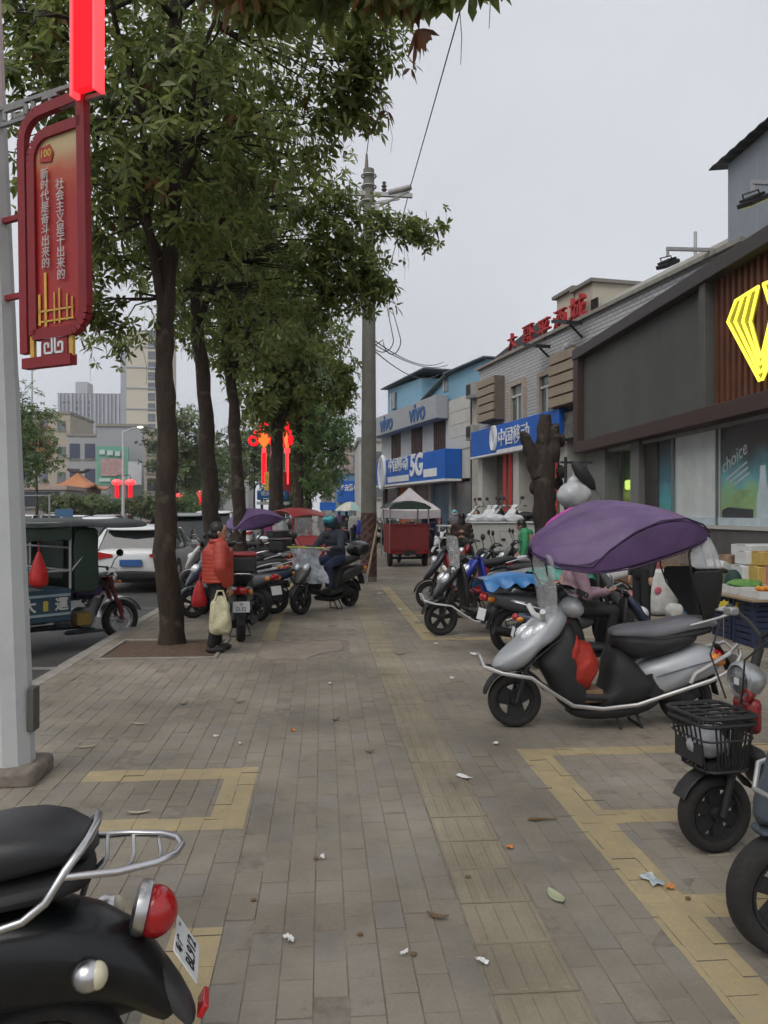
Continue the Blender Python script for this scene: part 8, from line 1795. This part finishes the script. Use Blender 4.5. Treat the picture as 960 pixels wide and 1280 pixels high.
# phone user on the scooter behind the silver one
PU = person('person in mauve sleeve sitting on dark scooter looking at a phone', SP.location - UP * .2, SP.rotation_euler.z, seated(dict(head=(-.16, 0, 1.37), look=(.8, 0, -.5), elR=(-.12, -.25, .98), wrR=(.1, -.14, 1.0), elL=(-.1, .25, .98), wrL=(.1, .12, .98), anR=(.12, -.17, .4), anL=(.1, .13, .4), knL=(.16, .15, .8), knR=(.16, -.15, .8), pnR=(0, .6, .6), pnL=(0, -.6, .6), cuR=(1.0, 0, 0), cuL=(1.0, 0, 0))), dict(top=mat('mauve_knit', (.28, .18, .22), .9, var=.15, scale=20, bump=.4, bscale=60), legs=M_trb), 'short', 1.62, .012)
ph = thing('phone', 'dark phone held by the person in mauve', 'phone', SP.location - UP * .2, SP.rotation_euler.z)
mb = MB(); mb.box((.22, -.01, 1.045), (.15, .075, .01), M=Matrix.Rotation(R(-25), 4, 'Y')); obj('case', mb, M_gloss, ph, bevel=.003); mb = MB(); mb.box((.2185, -.01, 1.0512), (.14, .067, .003), M=Matrix.Rotation(R(-25), 4, 'Y')); obj('screen', mb, mat('phone_screen', (.3, .33, .36), .1), ph)
# standing people around the stalls
person('person in black trousers standing by the white sacks', G(803, 783), R(200), standing(1.42 / 1.65, look=(.9, .3, -.3)), dict(top=mat('black_jacket', (.016, .016, .018), .8, var=.3), legs=M_trb, shoe=mat('pale_shoe', (.4, .38, .35), .6)), 'short', 1.42)
person('person with long black hair and dark brown coat, back turned', atg(577, 17.6), R(80), standing(1.58 / 1.65, hem=(0, 0, .72), look=(1, .1, 0), elR=(.05, -.22, 1.08), wrR=(.2, -.12, 1.05), elL=(.05, .22, 1.08), wrL=(.2, .12, 1.05)), dict(top=mat('brown_coat', (.045, .025, .02), .85, var=.25), legs=M_trb), 'long', 1.58)
person('person in bright green vest and tan trousers near the white cart', atg(659, 14.2), R(150), standing(1.5 / 1.65, head=(.12, 0, 1.48), neck=(.06, 0, 1.38), look=(.9, 0, -.4), wrR=(.2, -.1, .95), elR=(.08, -.25, 1.1)), dict(top=mat('green_vest', (.05, .32, .14), .6, var=.15), legs=mat('tan_trousers', (.3, .22, .13), .8)), 'short', 1.5)
person('person in long black coat under the rainbow umbrella', atg(433, 44), R(90), standing(1.0, hem=(0, 0, .5)), dict(top=M_trb, legs=M_trb), 'short', 1.65, .02)
person('person in bright blue jacket beside the striped pole', atg(454, 30), R(100), standing(1.5 / 1.65, hem=(0, 0, .75)), dict(top=mat('blue_jacket', (.02, .06, .32), .6, var=.15), legs=M_navy), 'short', 1.5, .02)
person('person in maroon coat and white cap by the pink tent', atg(546, 30.5), R(-60), standing(1.0, hem=(0, 0, .6)), dict(top=mat('maroon_coat', (.16, .012, .035), .7), legs=M_navy), 'short', 1.65, .02, helmet=M_white)
person('person in dark coat farther along under the trees', atg(404, 38), R(-80), standing(1.0), dict(top=M_navy, legs=M_trb), 'short', 1.65, .02)
person('person in grey coat with white helmet before the phone shop', atg(568, 33), R(-100), standing(1.0), dict(top=mat('grey_coat', (.14, .14, .15), .8), legs=M_trb), 'short', 1.65, .02, helmet=M_white)
person('person in white shirt walking beyond the rainbow umbrella', atg(443, 35), R(-90), standing(1.0), dict(top=mat('white_shirt', (.5, .5, .48), .8), legs=M_navy), 'short', 1.6, .02)
person('person in purple coat in the far crowd under the trees', atg(424, 47), R(60), standing(1.0), dict(top=mat('purple_coat', (.14, .05, .16), .8), legs=M_trb), 'long', 1.6, .02)
person('person in teal jacket before the grey building terrace', atg(596, 21.5), R(-120), standing(1.0), dict(top=mat('teal_jacket', (.03, .13, .14), .8), legs=M_trb), 'short', 1.6, .02)
person('person in blue striped shirt under the pink tent', atg(536, 27.5), R(-80), standing(1.0), dict(top=mat('striped_blue', (.03, .06, .2), .8, var=.5, scale=20), legs=M_navy), 'short', 1.62, .02)
# ================================================================== STALLS, GOODS, LITTER
M_card = MATS['cardboard']; M_whitebag = mat('white_sack', (.55, .55, .53), .55, var=.15, scale=6, bump=.6, bscale=10)
def lump(name, label, cat, c, r, m, seed=1, amp=.08, p=.8, nu=20, nv=14, group=None, part='body', rz=0.0):
    rr_ = random.Random(seed); t = thing(name, label, cat, (c[0], c[1], 0), rz, group); mb = MB(); mb.ell((0, 0, c[2]), r, nu, nv, p=p)
    a, b, d_ = rr_.uniform(0, 6), rr_.uniform(0, 6), rr_.uniform(0, 6)
    for i, v in enumerate(mb.v):
        k = 1 + amp * (math.sin(9 * v[0] / r[0] * .5 + a) * math.sin(4 * (v[2] - c[2]) / r[2] + b) + .6 * math.sin(7 * v[1] / r[1] + d_)); mb.v[i] = (v[0] * k, v[1] * k, max(.002, c[2] + (v[2] - c[2]) * (1 + .3 * (k - 1))))
    obj(part, mb, m, t, sub=1); return t
def carton(name, label, c, d, rz=0.0, m=None, cat='box', lid=True, group=None, tilt=0.0):
    t = thing(name, label, cat, (c[0], c[1], c[2]), rz, group); t.rotation_euler = (0, tilt, rz)
    mb = MB(); mb.box((0, 0, d[2] / 2), d); obj('carton', mb, m or M_card, t, bevel=.008)
    if lid:
        mb = MB(); mb.box((0, 0, d[2] + .006), (d[0] + .01, d[1] * .48, .008)); obj('flap', mb, m or M_card, t); mb = MB(); mb.box((0, 0, d[2] + .0125), (d[0] * .96, .05, .003)); obj('tape', mb, mat('tape', (.4, .33, .22), .3), t)
    return t
# big white woven sacks
g = G(826, 769); sk = thing('white_sack', 'big white woven sack with red print standing beside the stall', 'sack', g)
mb = MB(); rnd = random.Random(3); secs = []
for (w_, d_, z_) in ((.2, .15, .0), (.25, .19, .06), (.27, .2, .25), (.25, .18, .45), (.22, .15, .6), (.23, .16, .68), (.21, .14, .72)):
    secs.append([(w_ * math.copysign(abs(math.cos(a)) ** .8, math.cos(a)) + rnd.gauss(0, .012), d_ * math.sin(a) + rnd.gauss(0, .012), z_ + rnd.gauss(0, .008) * (z_ > 0)) for a in [q * 2 * math.pi / 20 for q in range(20)]])
mb.loft(secs); obj('sack_body', mb, M_whitebag, sk, sub=1)
mb = MB(); mb.ell((-.12, -.175, .4), (.06, .012, .06), 10, 6); obj('printed_mark', mb, mat('pink_print', (.55, .12, .16), .7), sk)
g = G(852, 766); lump('grey_bag', 'dark grey bag leaning on the white sack', 'bag', (g.x, g.y, .25), (.13, .12, .26), mat('grey_cloth', (.09, .09, .09), .8, var=.3), 4)
g = G(864, 768); carton('blue_crate', 'blue and white crate behind the silver scooter tail', (g.x + .05, g.y, 0), (.22, .26, .34), .2, mat('crate_blue', (.05, .2, .42), .5, var=.4, scale=4), 'crate')
g = G(787, 762); lump('pink_bag', 'pink plastic bag on the ground near black trousers', 'bag', (g.x, g.y, .16), (.16, .14, .17), mat('pink_plastic', (.5, .2, .22), .4, var=.3, scale=8, bump=.5), 6)
for i, (px, d, w_, h_, m, lb) in enumerate(((812, 14.2, .5, .62, mat('card_pinkish', (.36, .23, .19), .8, var=.15), 'pinkish carton behind the white sack'), (836, 14.0, .45, .7, mat('card_red', (.42, .14, .14), .8, var=.3, scale=3), 'red and white carton beside the pinkish one'), (848, 13.2, .4, .62, M_card, 'brown carton against the shop plinth'))):
    p = atg(px, d); carton('carton', lb, (p.x, p.y, 0), (w_, .4, h_), .1 * i, m); carton('carton', lb.replace('carton', 'carton stacked on another') , (p.x, p.y, h_ + .017), (w_ * .9, .38, .35), .2 + .1 * i, m)
# fruit stall
M_cratedark = mat('crate_navy', (.02, .03, .075), .5, dirt=.25); M_tray = mat('foam_tray', (.6, .61, .6), .7, var=.08)
s0 = G(948, 806); ST = thing('fruit_stall', 'fruit stall on dark blue crates with white trays', 'stall', (s0.x + .1, s0.y, 0), 0)
def crate(x, y, z, w_, d_, h_, m):
    mb = MB()
    for k in range(4):
        zz = z + h_ * (k + .5) / 4; mb.box((x, y - d_ / 2, zz), (w_, .02, h_ / 4 - .012)); mb.box((x, y + d_ / 2, zz), (w_, .02, h_ / 4 - .012)); mb.box((x - w_ / 2, y, zz), (.02, d_, h_ / 4 - .012)); mb.box((x + w_ / 2, y, zz), (.02, d_, h_ / 4 - .012))
    for sx in (-1, 1):
        for sy in (-1, 1): mb.box((x + sx * w_ / 2, y + sy * d_ / 2, z + h_ / 2), (.045, .045, h_))
    mb.box((x, y, z + .015), (w_ - .03, d_ - .03, .02)); return obj('support_crate', mb, m, ST, bevel=.003)
crate(0, 0, 0, .56, .42, .3, M_cratedark); crate(0, 0, .302, .56, .42, .25, M_cratedark); crate(.62, .02, 0, .56, .42, .3, M_cratedark); crate(.62, .02, .302, .56, .42, .25, M_cratedark); crate(.05, .6, 0, .56, .42, .3, M_cratedark); crate(.05, .6, .302, .56, .42, .25, M_cratedark)
mb = MB(); mb.box((.3, .2, .565), (1.35, 1.1, .025)); obj('counter', mb, mat('plywood', (.3, .22, .14), .8), ST)
for (x, y) in ((.0, -.1), (.62, -.1), (0, .45)):
    mb = MB(); mb.box((x, y, .585), (.54, .46, .012)); 
    for sx in (-1, 1): mb.box((x + sx * .265, y, .63), (.015, .46, .09)); mb.box((x, y + sx * .225, .63), (.515, .015, .09))
    obj('foam_tray', mb, M_tray, ST)
M_orange = mat('orange_peel', (.62, .25, .03), .5, var=.15, scale=20, bump=.2, bscale=200)
om = MB(); om.ell((0, 0, 0), (.038, .038, .036), 12, 8); ome = om.mesh('orange'); ome.materials.append(M_orange); ome.polygons.foreach_set('use_smooth', [True] * len(ome.polygons))
for (x0, y0, n_) in ((.0, -.1, 36), (.62, -.1, 30)):
    for i in range(n_):
        o = bpy.data.objects.new('orange', ome); COL.objects.link(o); lay = i // 24; q = i % 24
        o.location = ST.location + Vector((x0 - .2 + (q % 6) * .08 + lay * .04, y0 - .13 + (q // 6) * .08 + lay * .04, .63 + lay * .06)); o['label'] = 'ripe orange heaped in a white tray on the fruit stall'; o['category'] = 'orange'; o['group'] = 'oranges on the fruit stall'
M_veg = mat('green_leaf_veg', (.1, .25, .05), .6, var=.4, scale=12)
lump('green_vegetables', 'heap of green vegetables in the stall back tray', 'vegetables', (ST.location.x + 0, ST.location.y + .45, .68), (.2, .16, .07), M_veg, 12, .2)
# yellow flower price tags
for i, (px, py) in enumerate(((946, 752), (905, 757), (925, 758))):
    p = P(px, py, 9.45 + i * .05); t = thing('price_tag', ['yellow flower-shaped price tag at the orange tray', 'yellow flower price tag beside the black rack', 'half-hidden yellow price tag between trays'][i], 'tag', (p.x, p.y, 0))
    q = []
    for k in range(16): rr_ = .075 if k % 2 == 0 else .055; q.append((rr_ * math.cos(k * math.pi / 8), rr_ * math.sin(k * math.pi / 8)))
    mb = MB(); mb.prism(q, frame_mat((0, 0, p.z), (1, 0, 0), UP), .006); obj('card', mb, mat('tag_yellow', (.62, .48, .05), .6), t)
    mb = MB(); mb.cyl((0, .01, 0), (0, .01, p.z), .006, .006, 6); obj('stick', mb, M_card, t)
# black slatted rack
g = G(914, 790); t = thing('slat_rack', 'black slatted rack at the front of the fruit stall', 'rack', g, .1)
for k in range(6): mb = MB(); mb.box((-.18 + k * .072, 0, .22), (.03, .02, .42)); obj('slat', mb, M_black, t)
for z_ in (.03, .41): mb = MB(); mb.box((0, .015, z_), (.44, .02, .03)); obj('rail', mb, M_black, t)
mb = MB(); mb.box((0, .06, .21), (.4, .03, .36)); obj('back_board', mb, M_tray, t); mb = MB(); mb.box((0, .12, .02), (.4, .2, .03)); obj('foot', mb, M_black, t)
# boxes by the stall
p = atg(951, 11.4); carton('carton', 'tall dark carton behind the fruit stall', (p.x, p.y, 0), (.5, .45, .95), 0, M_cratedark); carton('carton', 'white topped carton on the tall dark one', (p.x - .05, p.y, .968), (.55, .45, .16), .1, M_tray)
p = atg(903, 11.3); carton('carton', 'open brown carton with white flap beside the clear canopy', (p.x, p.y, 0), (.38, .36, .72), .25, M_card); carton('carton', 'small white box tipped on the brown carton', (p.x - .02, p.y, .76), (.34, .3, .1), .4, M_tray, tilt=.35)
p = atg(930, 11.0); carton('carton', 'low green box between stall and cartons', (p.x, p.y, 0), (.5, .4, .72), 0, mat('card_green', (.12, .28, .17), .7, var=.3, scale=4)); 
p = atg(930, 11.8); carton('carton', 'flat wooden tray box against the plinth', (p.x, p.y, 0), (.7, .3, .95), 0, mat('card_tan', (.33, .22, .14), .8))
lump('dark_green_bag', 'dark green bag behind the price tags', 'bag', (atg(917, 10.4).x, atg(917, 10.4).y, .42), (.13, .13, .42), mat('dark_green_cloth', (.02, .045, .04), .8), 8, .04)
for i, (px, d, m, lb) in enumerate(((938, 10.9, M_tray, 'white foam box at the left of the stall back row'), (956, 10.7, mat('card_yellow', (.5, .36, .1), .8, var=.2, scale=5), 'yellow fruit carton in the stall back row'), (972, 10.6, mat('card_pink', (.5, .2, .22), .8, var=.3, scale=5), 'pink fruit carton in the stall back row'))):
    p = atg(px, d); carton('carton', lb, (p.x, p.y, 0), (.4, .32, .86), .05 * i, m); carton('carton', lb + ', smaller one on top', (p.x + .02, p.y, .878), (.34, .28, .18), .1, m)
g = G(843, 775); lump('white_bag', 'small white plastic bag in front of the big woven sack', 'bag', (g.x, g.y, .12), (.14, .12, .13), M_whitebag, 31, .12)
g = G(790, 775); lump('white_bag', 'white plastic bag beside the pink one', 'bag', (g.x - .2, g.y + .3, .14), (.15, .13, .15), M_whitebag, 33, .12)
# white vendor cart
d = 18.6; a = atg(592, d); c_ = atg(630, d); ct = thing('vendor_cart', 'white box-bodied vendor cart with a square hatch', 'cart', c_, R(-4)); hl = .74; zt_ = zat(654, d)
M_cart = mat('cart_white', (.5, .5, .47), .5, dirt=.25, var=.06)
mb = MB(); mb.box((0, .4, (zt_ + .3) / 2), (2 * hl, .8, zt_ - .3)); obj('box_body', mb, M_cart, ct, bevel=.03)
mb = MB(); mb.box((.12, -.008, .88), (.42, .012, .52)); ht_ = obj('hatch', mb, M_cart, ct, bevel=.004)
for (x0, x1, z0, z1) in ((-.1, -.085, .61, 1.15), (.325, .34, .61, 1.15), (-.085, .325, 1.135, 1.15), (-.085, .325, .61, .625)): mb = MB(); mb.box(((x0 + x1) / 2, -.005, (z0 + z1) / 2), (x1 - x0, .008, z1 - z0)); obj('hatch_seam', mb, M_greyglass, ht_)
mb = MB(); mb.box((-.02, -.03, .95), (.1, .03, .05)); obj('handle', mb, M_black, ht_, bevel=.01)
mb = MB(); mb.box((0, .4, zt_ + .015), (2 * hl + .08, .88, .03)); obj('top_rim', mb, M_white, ct, bevel=.008)
for sx in (-1, 1): wheel(ct, sx * .5, .2, .2, .07, 'disc', y=.1); wheel(ct, sx * .5, .2, .2, .07, 'disc', y=.7)
mb = MB(); mb.box((0, .4, .28), (1.3, .6, .06)); mb.tube([(.5, .1, .2), (.5, .7, .2)], .02, 8); mb.tube([(-.5, .1, .2), (-.5, .7, .2)], .02, 8); obj('undercarriage', mb, M_black, ct)
fr = thing('display_rack', 'white and black wire display rack at the cart end', 'rack', atg(564, 18.3), 0)
for k in range(4):
    mb = MB(); mb.tube([(-.28 + k * .18, .02 * k, 0), (-.28 + k * .18, .02 * k, 1.3)], .018, 6); obj('upright', mb, M_black if k % 2 else M_white, fr)
for z_ in (.4, .7, 1.0, 1.28): mb = MB(); mb.box((0, .12, z_), (.62, .3, .03)); obj('shelf', mb, M_white, fr)
for i, (px, w_, lb) in enumerate(((600, .28, 'white plastic bundle at the left end of the cart top'), (617, .3, 'white plastic bundle in the middle of the cart top'), (641, .26, 'pale bundle at the right end of the cart top'))):
    p = atg(px, d + .35); lump('plastic_bundle', lb, 'bundle', (p.x, p.y, zt_ + .115), (w_, .24, .1), mat('white_film', (.6, .62, .64), .25, var=.2, scale=8, bump=.7, bscale=12), 20 + i, .12)
# pink and white tent canopy behind the red tricycle
d = 28; c_ = atg(512, d); tn = thing('canopy_tent', 'pale pink pyramid tent canopy behind the red cargo tricycle', 'tent', c_)
za = zat(609, d); ze = zat(637, d); hw = 34 / FPX * d
mb = MB(); n_ = 10; rnd = random.Random(2)
for k in range(4):
    c0 = [(-1, -1), (1, -1), (1, 1), (-1, 1)][k]; c1 = [(-1, -1), (1, -1), (1, 1), (-1, 1)][(k + 1) % 4]
    mb.sheet([[((c0[0] + (c1[0] - c0[0]) * j / n_) * hw * f, (c0[1] + (c1[1] - c0[1]) * j / n_) * hw * f, za - (za - ze) * f ** .85 - .05 * math.sin(math.pi * j / n_) * f + rnd.gauss(0, .008)) for j in range(n_ + 1)] for f in (0.02, .25, .5, .75, 1.0)])
    mb.sheet([[((c0[0] + (c1[0] - c0[0]) * j / n_) * hw, (c0[1] + (c1[1] - c0[1]) * j / n_) * hw, ze - .05 * math.sin(math.pi * j / n_) - dz) for j in range(n_ + 1)] for dz in (0, .28)])
obj('cloth', mb, mat('tent_cloth', (.55, .45, .47), .8, var=.12, scale=2.5, col2=(.6, .58, .58)), tn)
for sx in (-1, 1):
    for sy in (-1, 1): mb = MB(); mb.cyl((sx * hw * .97, sy * hw * .97, 0), (sx * hw * .97, sy * hw * .97, ze), .025); obj('leg', mb, M_steel, tn)
# rainbow umbrella
d = 38; c_ = atg(438, d); um = thing('umbrella', 'large rainbow parasol over the far pavement', 'umbrella', c_)
zu = zat(627, d)
colz = [(.3, .42, .36), (.5, .45, .3), (.42, .3, .36), (.3, .4, .5), (.45, .5, .42), (.55, .52, .45), (.3, .45, .42), (.5, .38, .3)]
for k in range(8):
    a0, a1 = k * math.pi / 4, (k + 1) * math.pi / 4; mb = MB()
    mb.sheet([[(.75 * f * math.cos(a0 + (a1 - a0) * j / 4), .75 * f * math.sin(a0 + (a1 - a0) * j / 4), zu - .42 * f ** 2 - .03 * math.sin(math.pi * j / 4) * f) for j in range(5)] for f in (.02, .35, .7, 1.0)], .006); obj('panel', mb, mat('umbrella_%d' % k, colz[k], .7), um)
mb = MB(); mb.cyl((0, 0, 0), (0, 0, zu), .025); mb.cyl((0, 0, 0), (0, 0, .12), .3, .25); obj('pole', mb, M_steel, um)
# things hanging by the pollarded trunk: white inflated bag, folded black umbrella, post
p = atg(707, 14.6); po_ = thing('stall_post', 'thin stall post with cross rail beside the pollarded trunk', 'post', p)
zp = zat(578, 14.6); mb = MB(); mb.cyl((0, 0, 0), (0, 0, zp + .1), .03); mb.bar((-.1, 0, zp), (.5, 0, zp), .04, .04); mb.cyl((0, 0, 0), (0, 0, .06), .2, .2); obj('post', mb, M_tkd, po_)
wb_ = thing('hanging_white_bag', 'round white plastic bag hanging from the stall post', 'bag', p)
zc = zat(618, 14.5); mb = MB(); mb.ell((.12, -.08, zc - .02), (.3, .26, .26), 28, 18); mb.ell((.12, -.07, zc + .2), (.12, .1, .14), 14, 10)
for i, v in enumerate(mb.v): k = 1 + .08 * math.sin(14 * v[0] + 3 * v[1]) * math.sin(9 * v[2]) + .04 * math.sin(31 * v[0] + 17 * v[2]); mb.v[i] = (v[0] * k, v[1] * k, v[2])
obj('bag_body', mb, mat('white_film_bag', (.5, .52, .54), .35, var=.12, scale=4, bump=.5, bscale=10), wb_, sub=1)
mb = MB(); mb.tube([(.12, -.06, zc + .26), (.14, -.03, zc + .45), (.14, 0, zp)], .02, 6); obj('bag_neck', mb, MATS['white_film_bag'], wb_)
bu = thing('folded_umbrella', 'folded black stall umbrella slanting beside the white bag', 'umbrella', p)
a_ = Vector((.1, -.1, zp + .02)); b_ = Vector((.52, -.1, zat(612, 14.6))); mb = MB(); mb.tube([a_.lerp(b_, f) for f in (0, .1, .4, .8, 1)], [.02, .08, .13, .1, .03], 12); obj('cloth', mb, M_seat, bu)
mb = MB(); mb.tube([a_, a_ + (a_ - b_).normalized() * .15], .012, 6); mb.tube([b_, b_ + (b_ - a_).normalized() * .25], .015, 6); obj('shaft', mb, M_steel, bu)
# clutter along the plinth of the dark shop and by the phone shop
for i, (px, d, r_, h_) in enumerate(((760, 18.5, .25, .4), (775, 17.5, .3, .35))):
    p = atg(px, d); carton('carton', ['carton under the green display window', 'flat carton beside the green display window'][i], (p.x, p.y, 0), (r_ * 2, .4, h_ * 2), .1, M_card)

# ---- litter on the paving
def leaf_thing(px, py, L, W, rz, m, label, group, curl=.012, name='fallen_leaf', cat='leaf'):
    g = G(px, py, .006); mb = MB(); pts = []
    for i in range(9):
        f = i / 8; w_ = W * math.sin(math.pi * f ** .8) ** .8 * .5 + .0008
        pts.append([((f - .5) * L, -w_, .003 + curl * (2 * f - 1) ** 2 + .004), ((f - .5) * L, 0, .003 + curl * (2 * f - 1) ** 2), ((f - .5) * L, w_, .003 + curl * (2 * f - 1) ** 2 + .004)])
    mb.sheet(pts, .001); o = obj(name, mb, m, label=label, cat=cat, group=group); o.location = (g.x, g.y, .003); o.rotation_euler = (0, 0, rz)
M_dry = mat('dry_leaf', (.4, .36, .26), .7, var=.2, scale=30); M_brownleaf = mat('brown_leaf', (.16, .1, .05), .8, var=.3, scale=30); M_paleg = mat('pale_green_leaf', (.36, .38, .24), .6, var=.15, scale=30)
leaf_thing(694, 1120, .13, .055, 1.75, M_paleg, 'wide pale green leaf lying beside the tactile strip', None, .004)
for (px, py, L_, rz, m, lb) in ((173, 1016, .13, .1, M_dry, 'curled dry pale leaf'), (108, 934, .14, .25, M_dry, 'curled dry pale leaf'), (174, 905, .12, -.2, M_dry, 'curled dry pale leaf'), (32, 1010, .12, .2, M_dry, 'curled dry pale leaf'), (547, 1146, .09, -.4, M_brownleaf, 'small brown leaf'), (500, 818, .14, .2, M_brownleaf, 'small brown leaf'), (300, 878, .1, .5, M_brownleaf, 'small brown leaf'), (420, 900, .08, .8, M_brownleaf, 'small brown leaf'), (462, 940, .07, .3, M_brownleaf, 'small brown leaf'), (385, 785, .14, .1, M_dry, 'curled dry pale leaf'), (225, 808, .16, .3, M_dry, 'curled dry pale leaf'), (400, 800, .16, 0, M_dry, 'curled dry pale leaf'), (230, 880, .1, 1, M_brownleaf, 'small brown leaf'), (760, 900, .1, .4, M_dry, 'curled dry pale leaf')):
    leaf_thing(px, py, L_, .03, rz, m, lb + ' lying on the paving', lb.replace('leaf', 'leaves') + ' scattered on the paving')
def scrap(px, py, w_, d_, m, label, group, seed, name='paper_scrap', cat='litter'):
    g = G(px, py, .004); r_ = random.Random(seed); mb = MB(); mb.sheet([[(w_ * (i / 5 - .5) + r_.gauss(0, w_ * .06), d_ * (j / 4 - .5) + r_.gauss(0, d_ * .08), .006 + abs(r_.gauss(0, .006))) for i in range(6)] for j in range(5)], .001); o = obj(name, mb, m, label=label, cat=cat, group=group, smooth=False); o.location = (g.x, g.y, .003); o.rotation_euler = (0, 0, r_.uniform(0, 3))
M_paper = mat('paper_white', (.7, .7, .7), .8, var=.06)
for i, (px, py, w_) in enumerate(((580, 972, .09), (603, 1203, .045), (505, 1193, .03), (361, 1175, .05), (403, 1072, .04), (270, 921, .04), (545, 805, .07), (475, 742, .12), (592, 818, .13), (565, 848, .08), (500, 762, .1), (412, 855, .05), (300, 930, .03), (620, 930, .05))):
    scrap(px, py, w_, w_ * .5, M_paper, 'scrap of torn white paper on the paving', 'white paper scraps on the paving', 40 + i)
scrap(815, 1101, .1, .06, mat('blue_white_wrapper', (.35, .5, .6), .4, var=.5, scale=30, col2=(.7, .72, .72)), 'light blue and white wrapper lying on the yellow line', None, 3, 'wrapper')
M_peel = mat('orange_scrap', (.6, .22, .05), .6)
for i, (px, py, lb) in enumerate(((637, 1060, 'orange peel scrap beside the tactile strip'), (366, 914, 'orange peel scrap in the middle of the walkway'), (838, 1110, 'orange red scrap beside the blue grey scooter wheel'))): scrap(px, py, .035, .03, M_peel, lb, 'orange scraps on the paving', 70 + i, 'peel_scrap')
g = G(677, 1024, .01); tw = thing('twig', 'short black twig lying near the yellow bay line', 'twig', (g.x, g.y, .004)); mb = MB(); mb.tube([(-.07, .01, .006), (-.03, .0, .008), (.02, .006, .006), (.08, -.002, .006)], [.007, .009, .006, .003], 6); mb.tube([(-.03, 0, .008), (-.05, -.02, .007)], [.005, .003], 5); obj('stick', mb, M_brownleaf, tw)
for i, (px, py) in enumerate(((395, 1075), (585, 1098), (517, 1195), (317, 1127), (860, 1125), (450, 1170))):
    g = G(px, py); mb = MB(); mb.ell((0, 0, .006), (.012, .01, .007), 8, 6); o = obj('pebble', mb, M_brownleaf, label='tiny dark crumb lying on the paving', cat='litter', group='dark crumbs on the paving'); o.location = (g.x, g.y, .002)
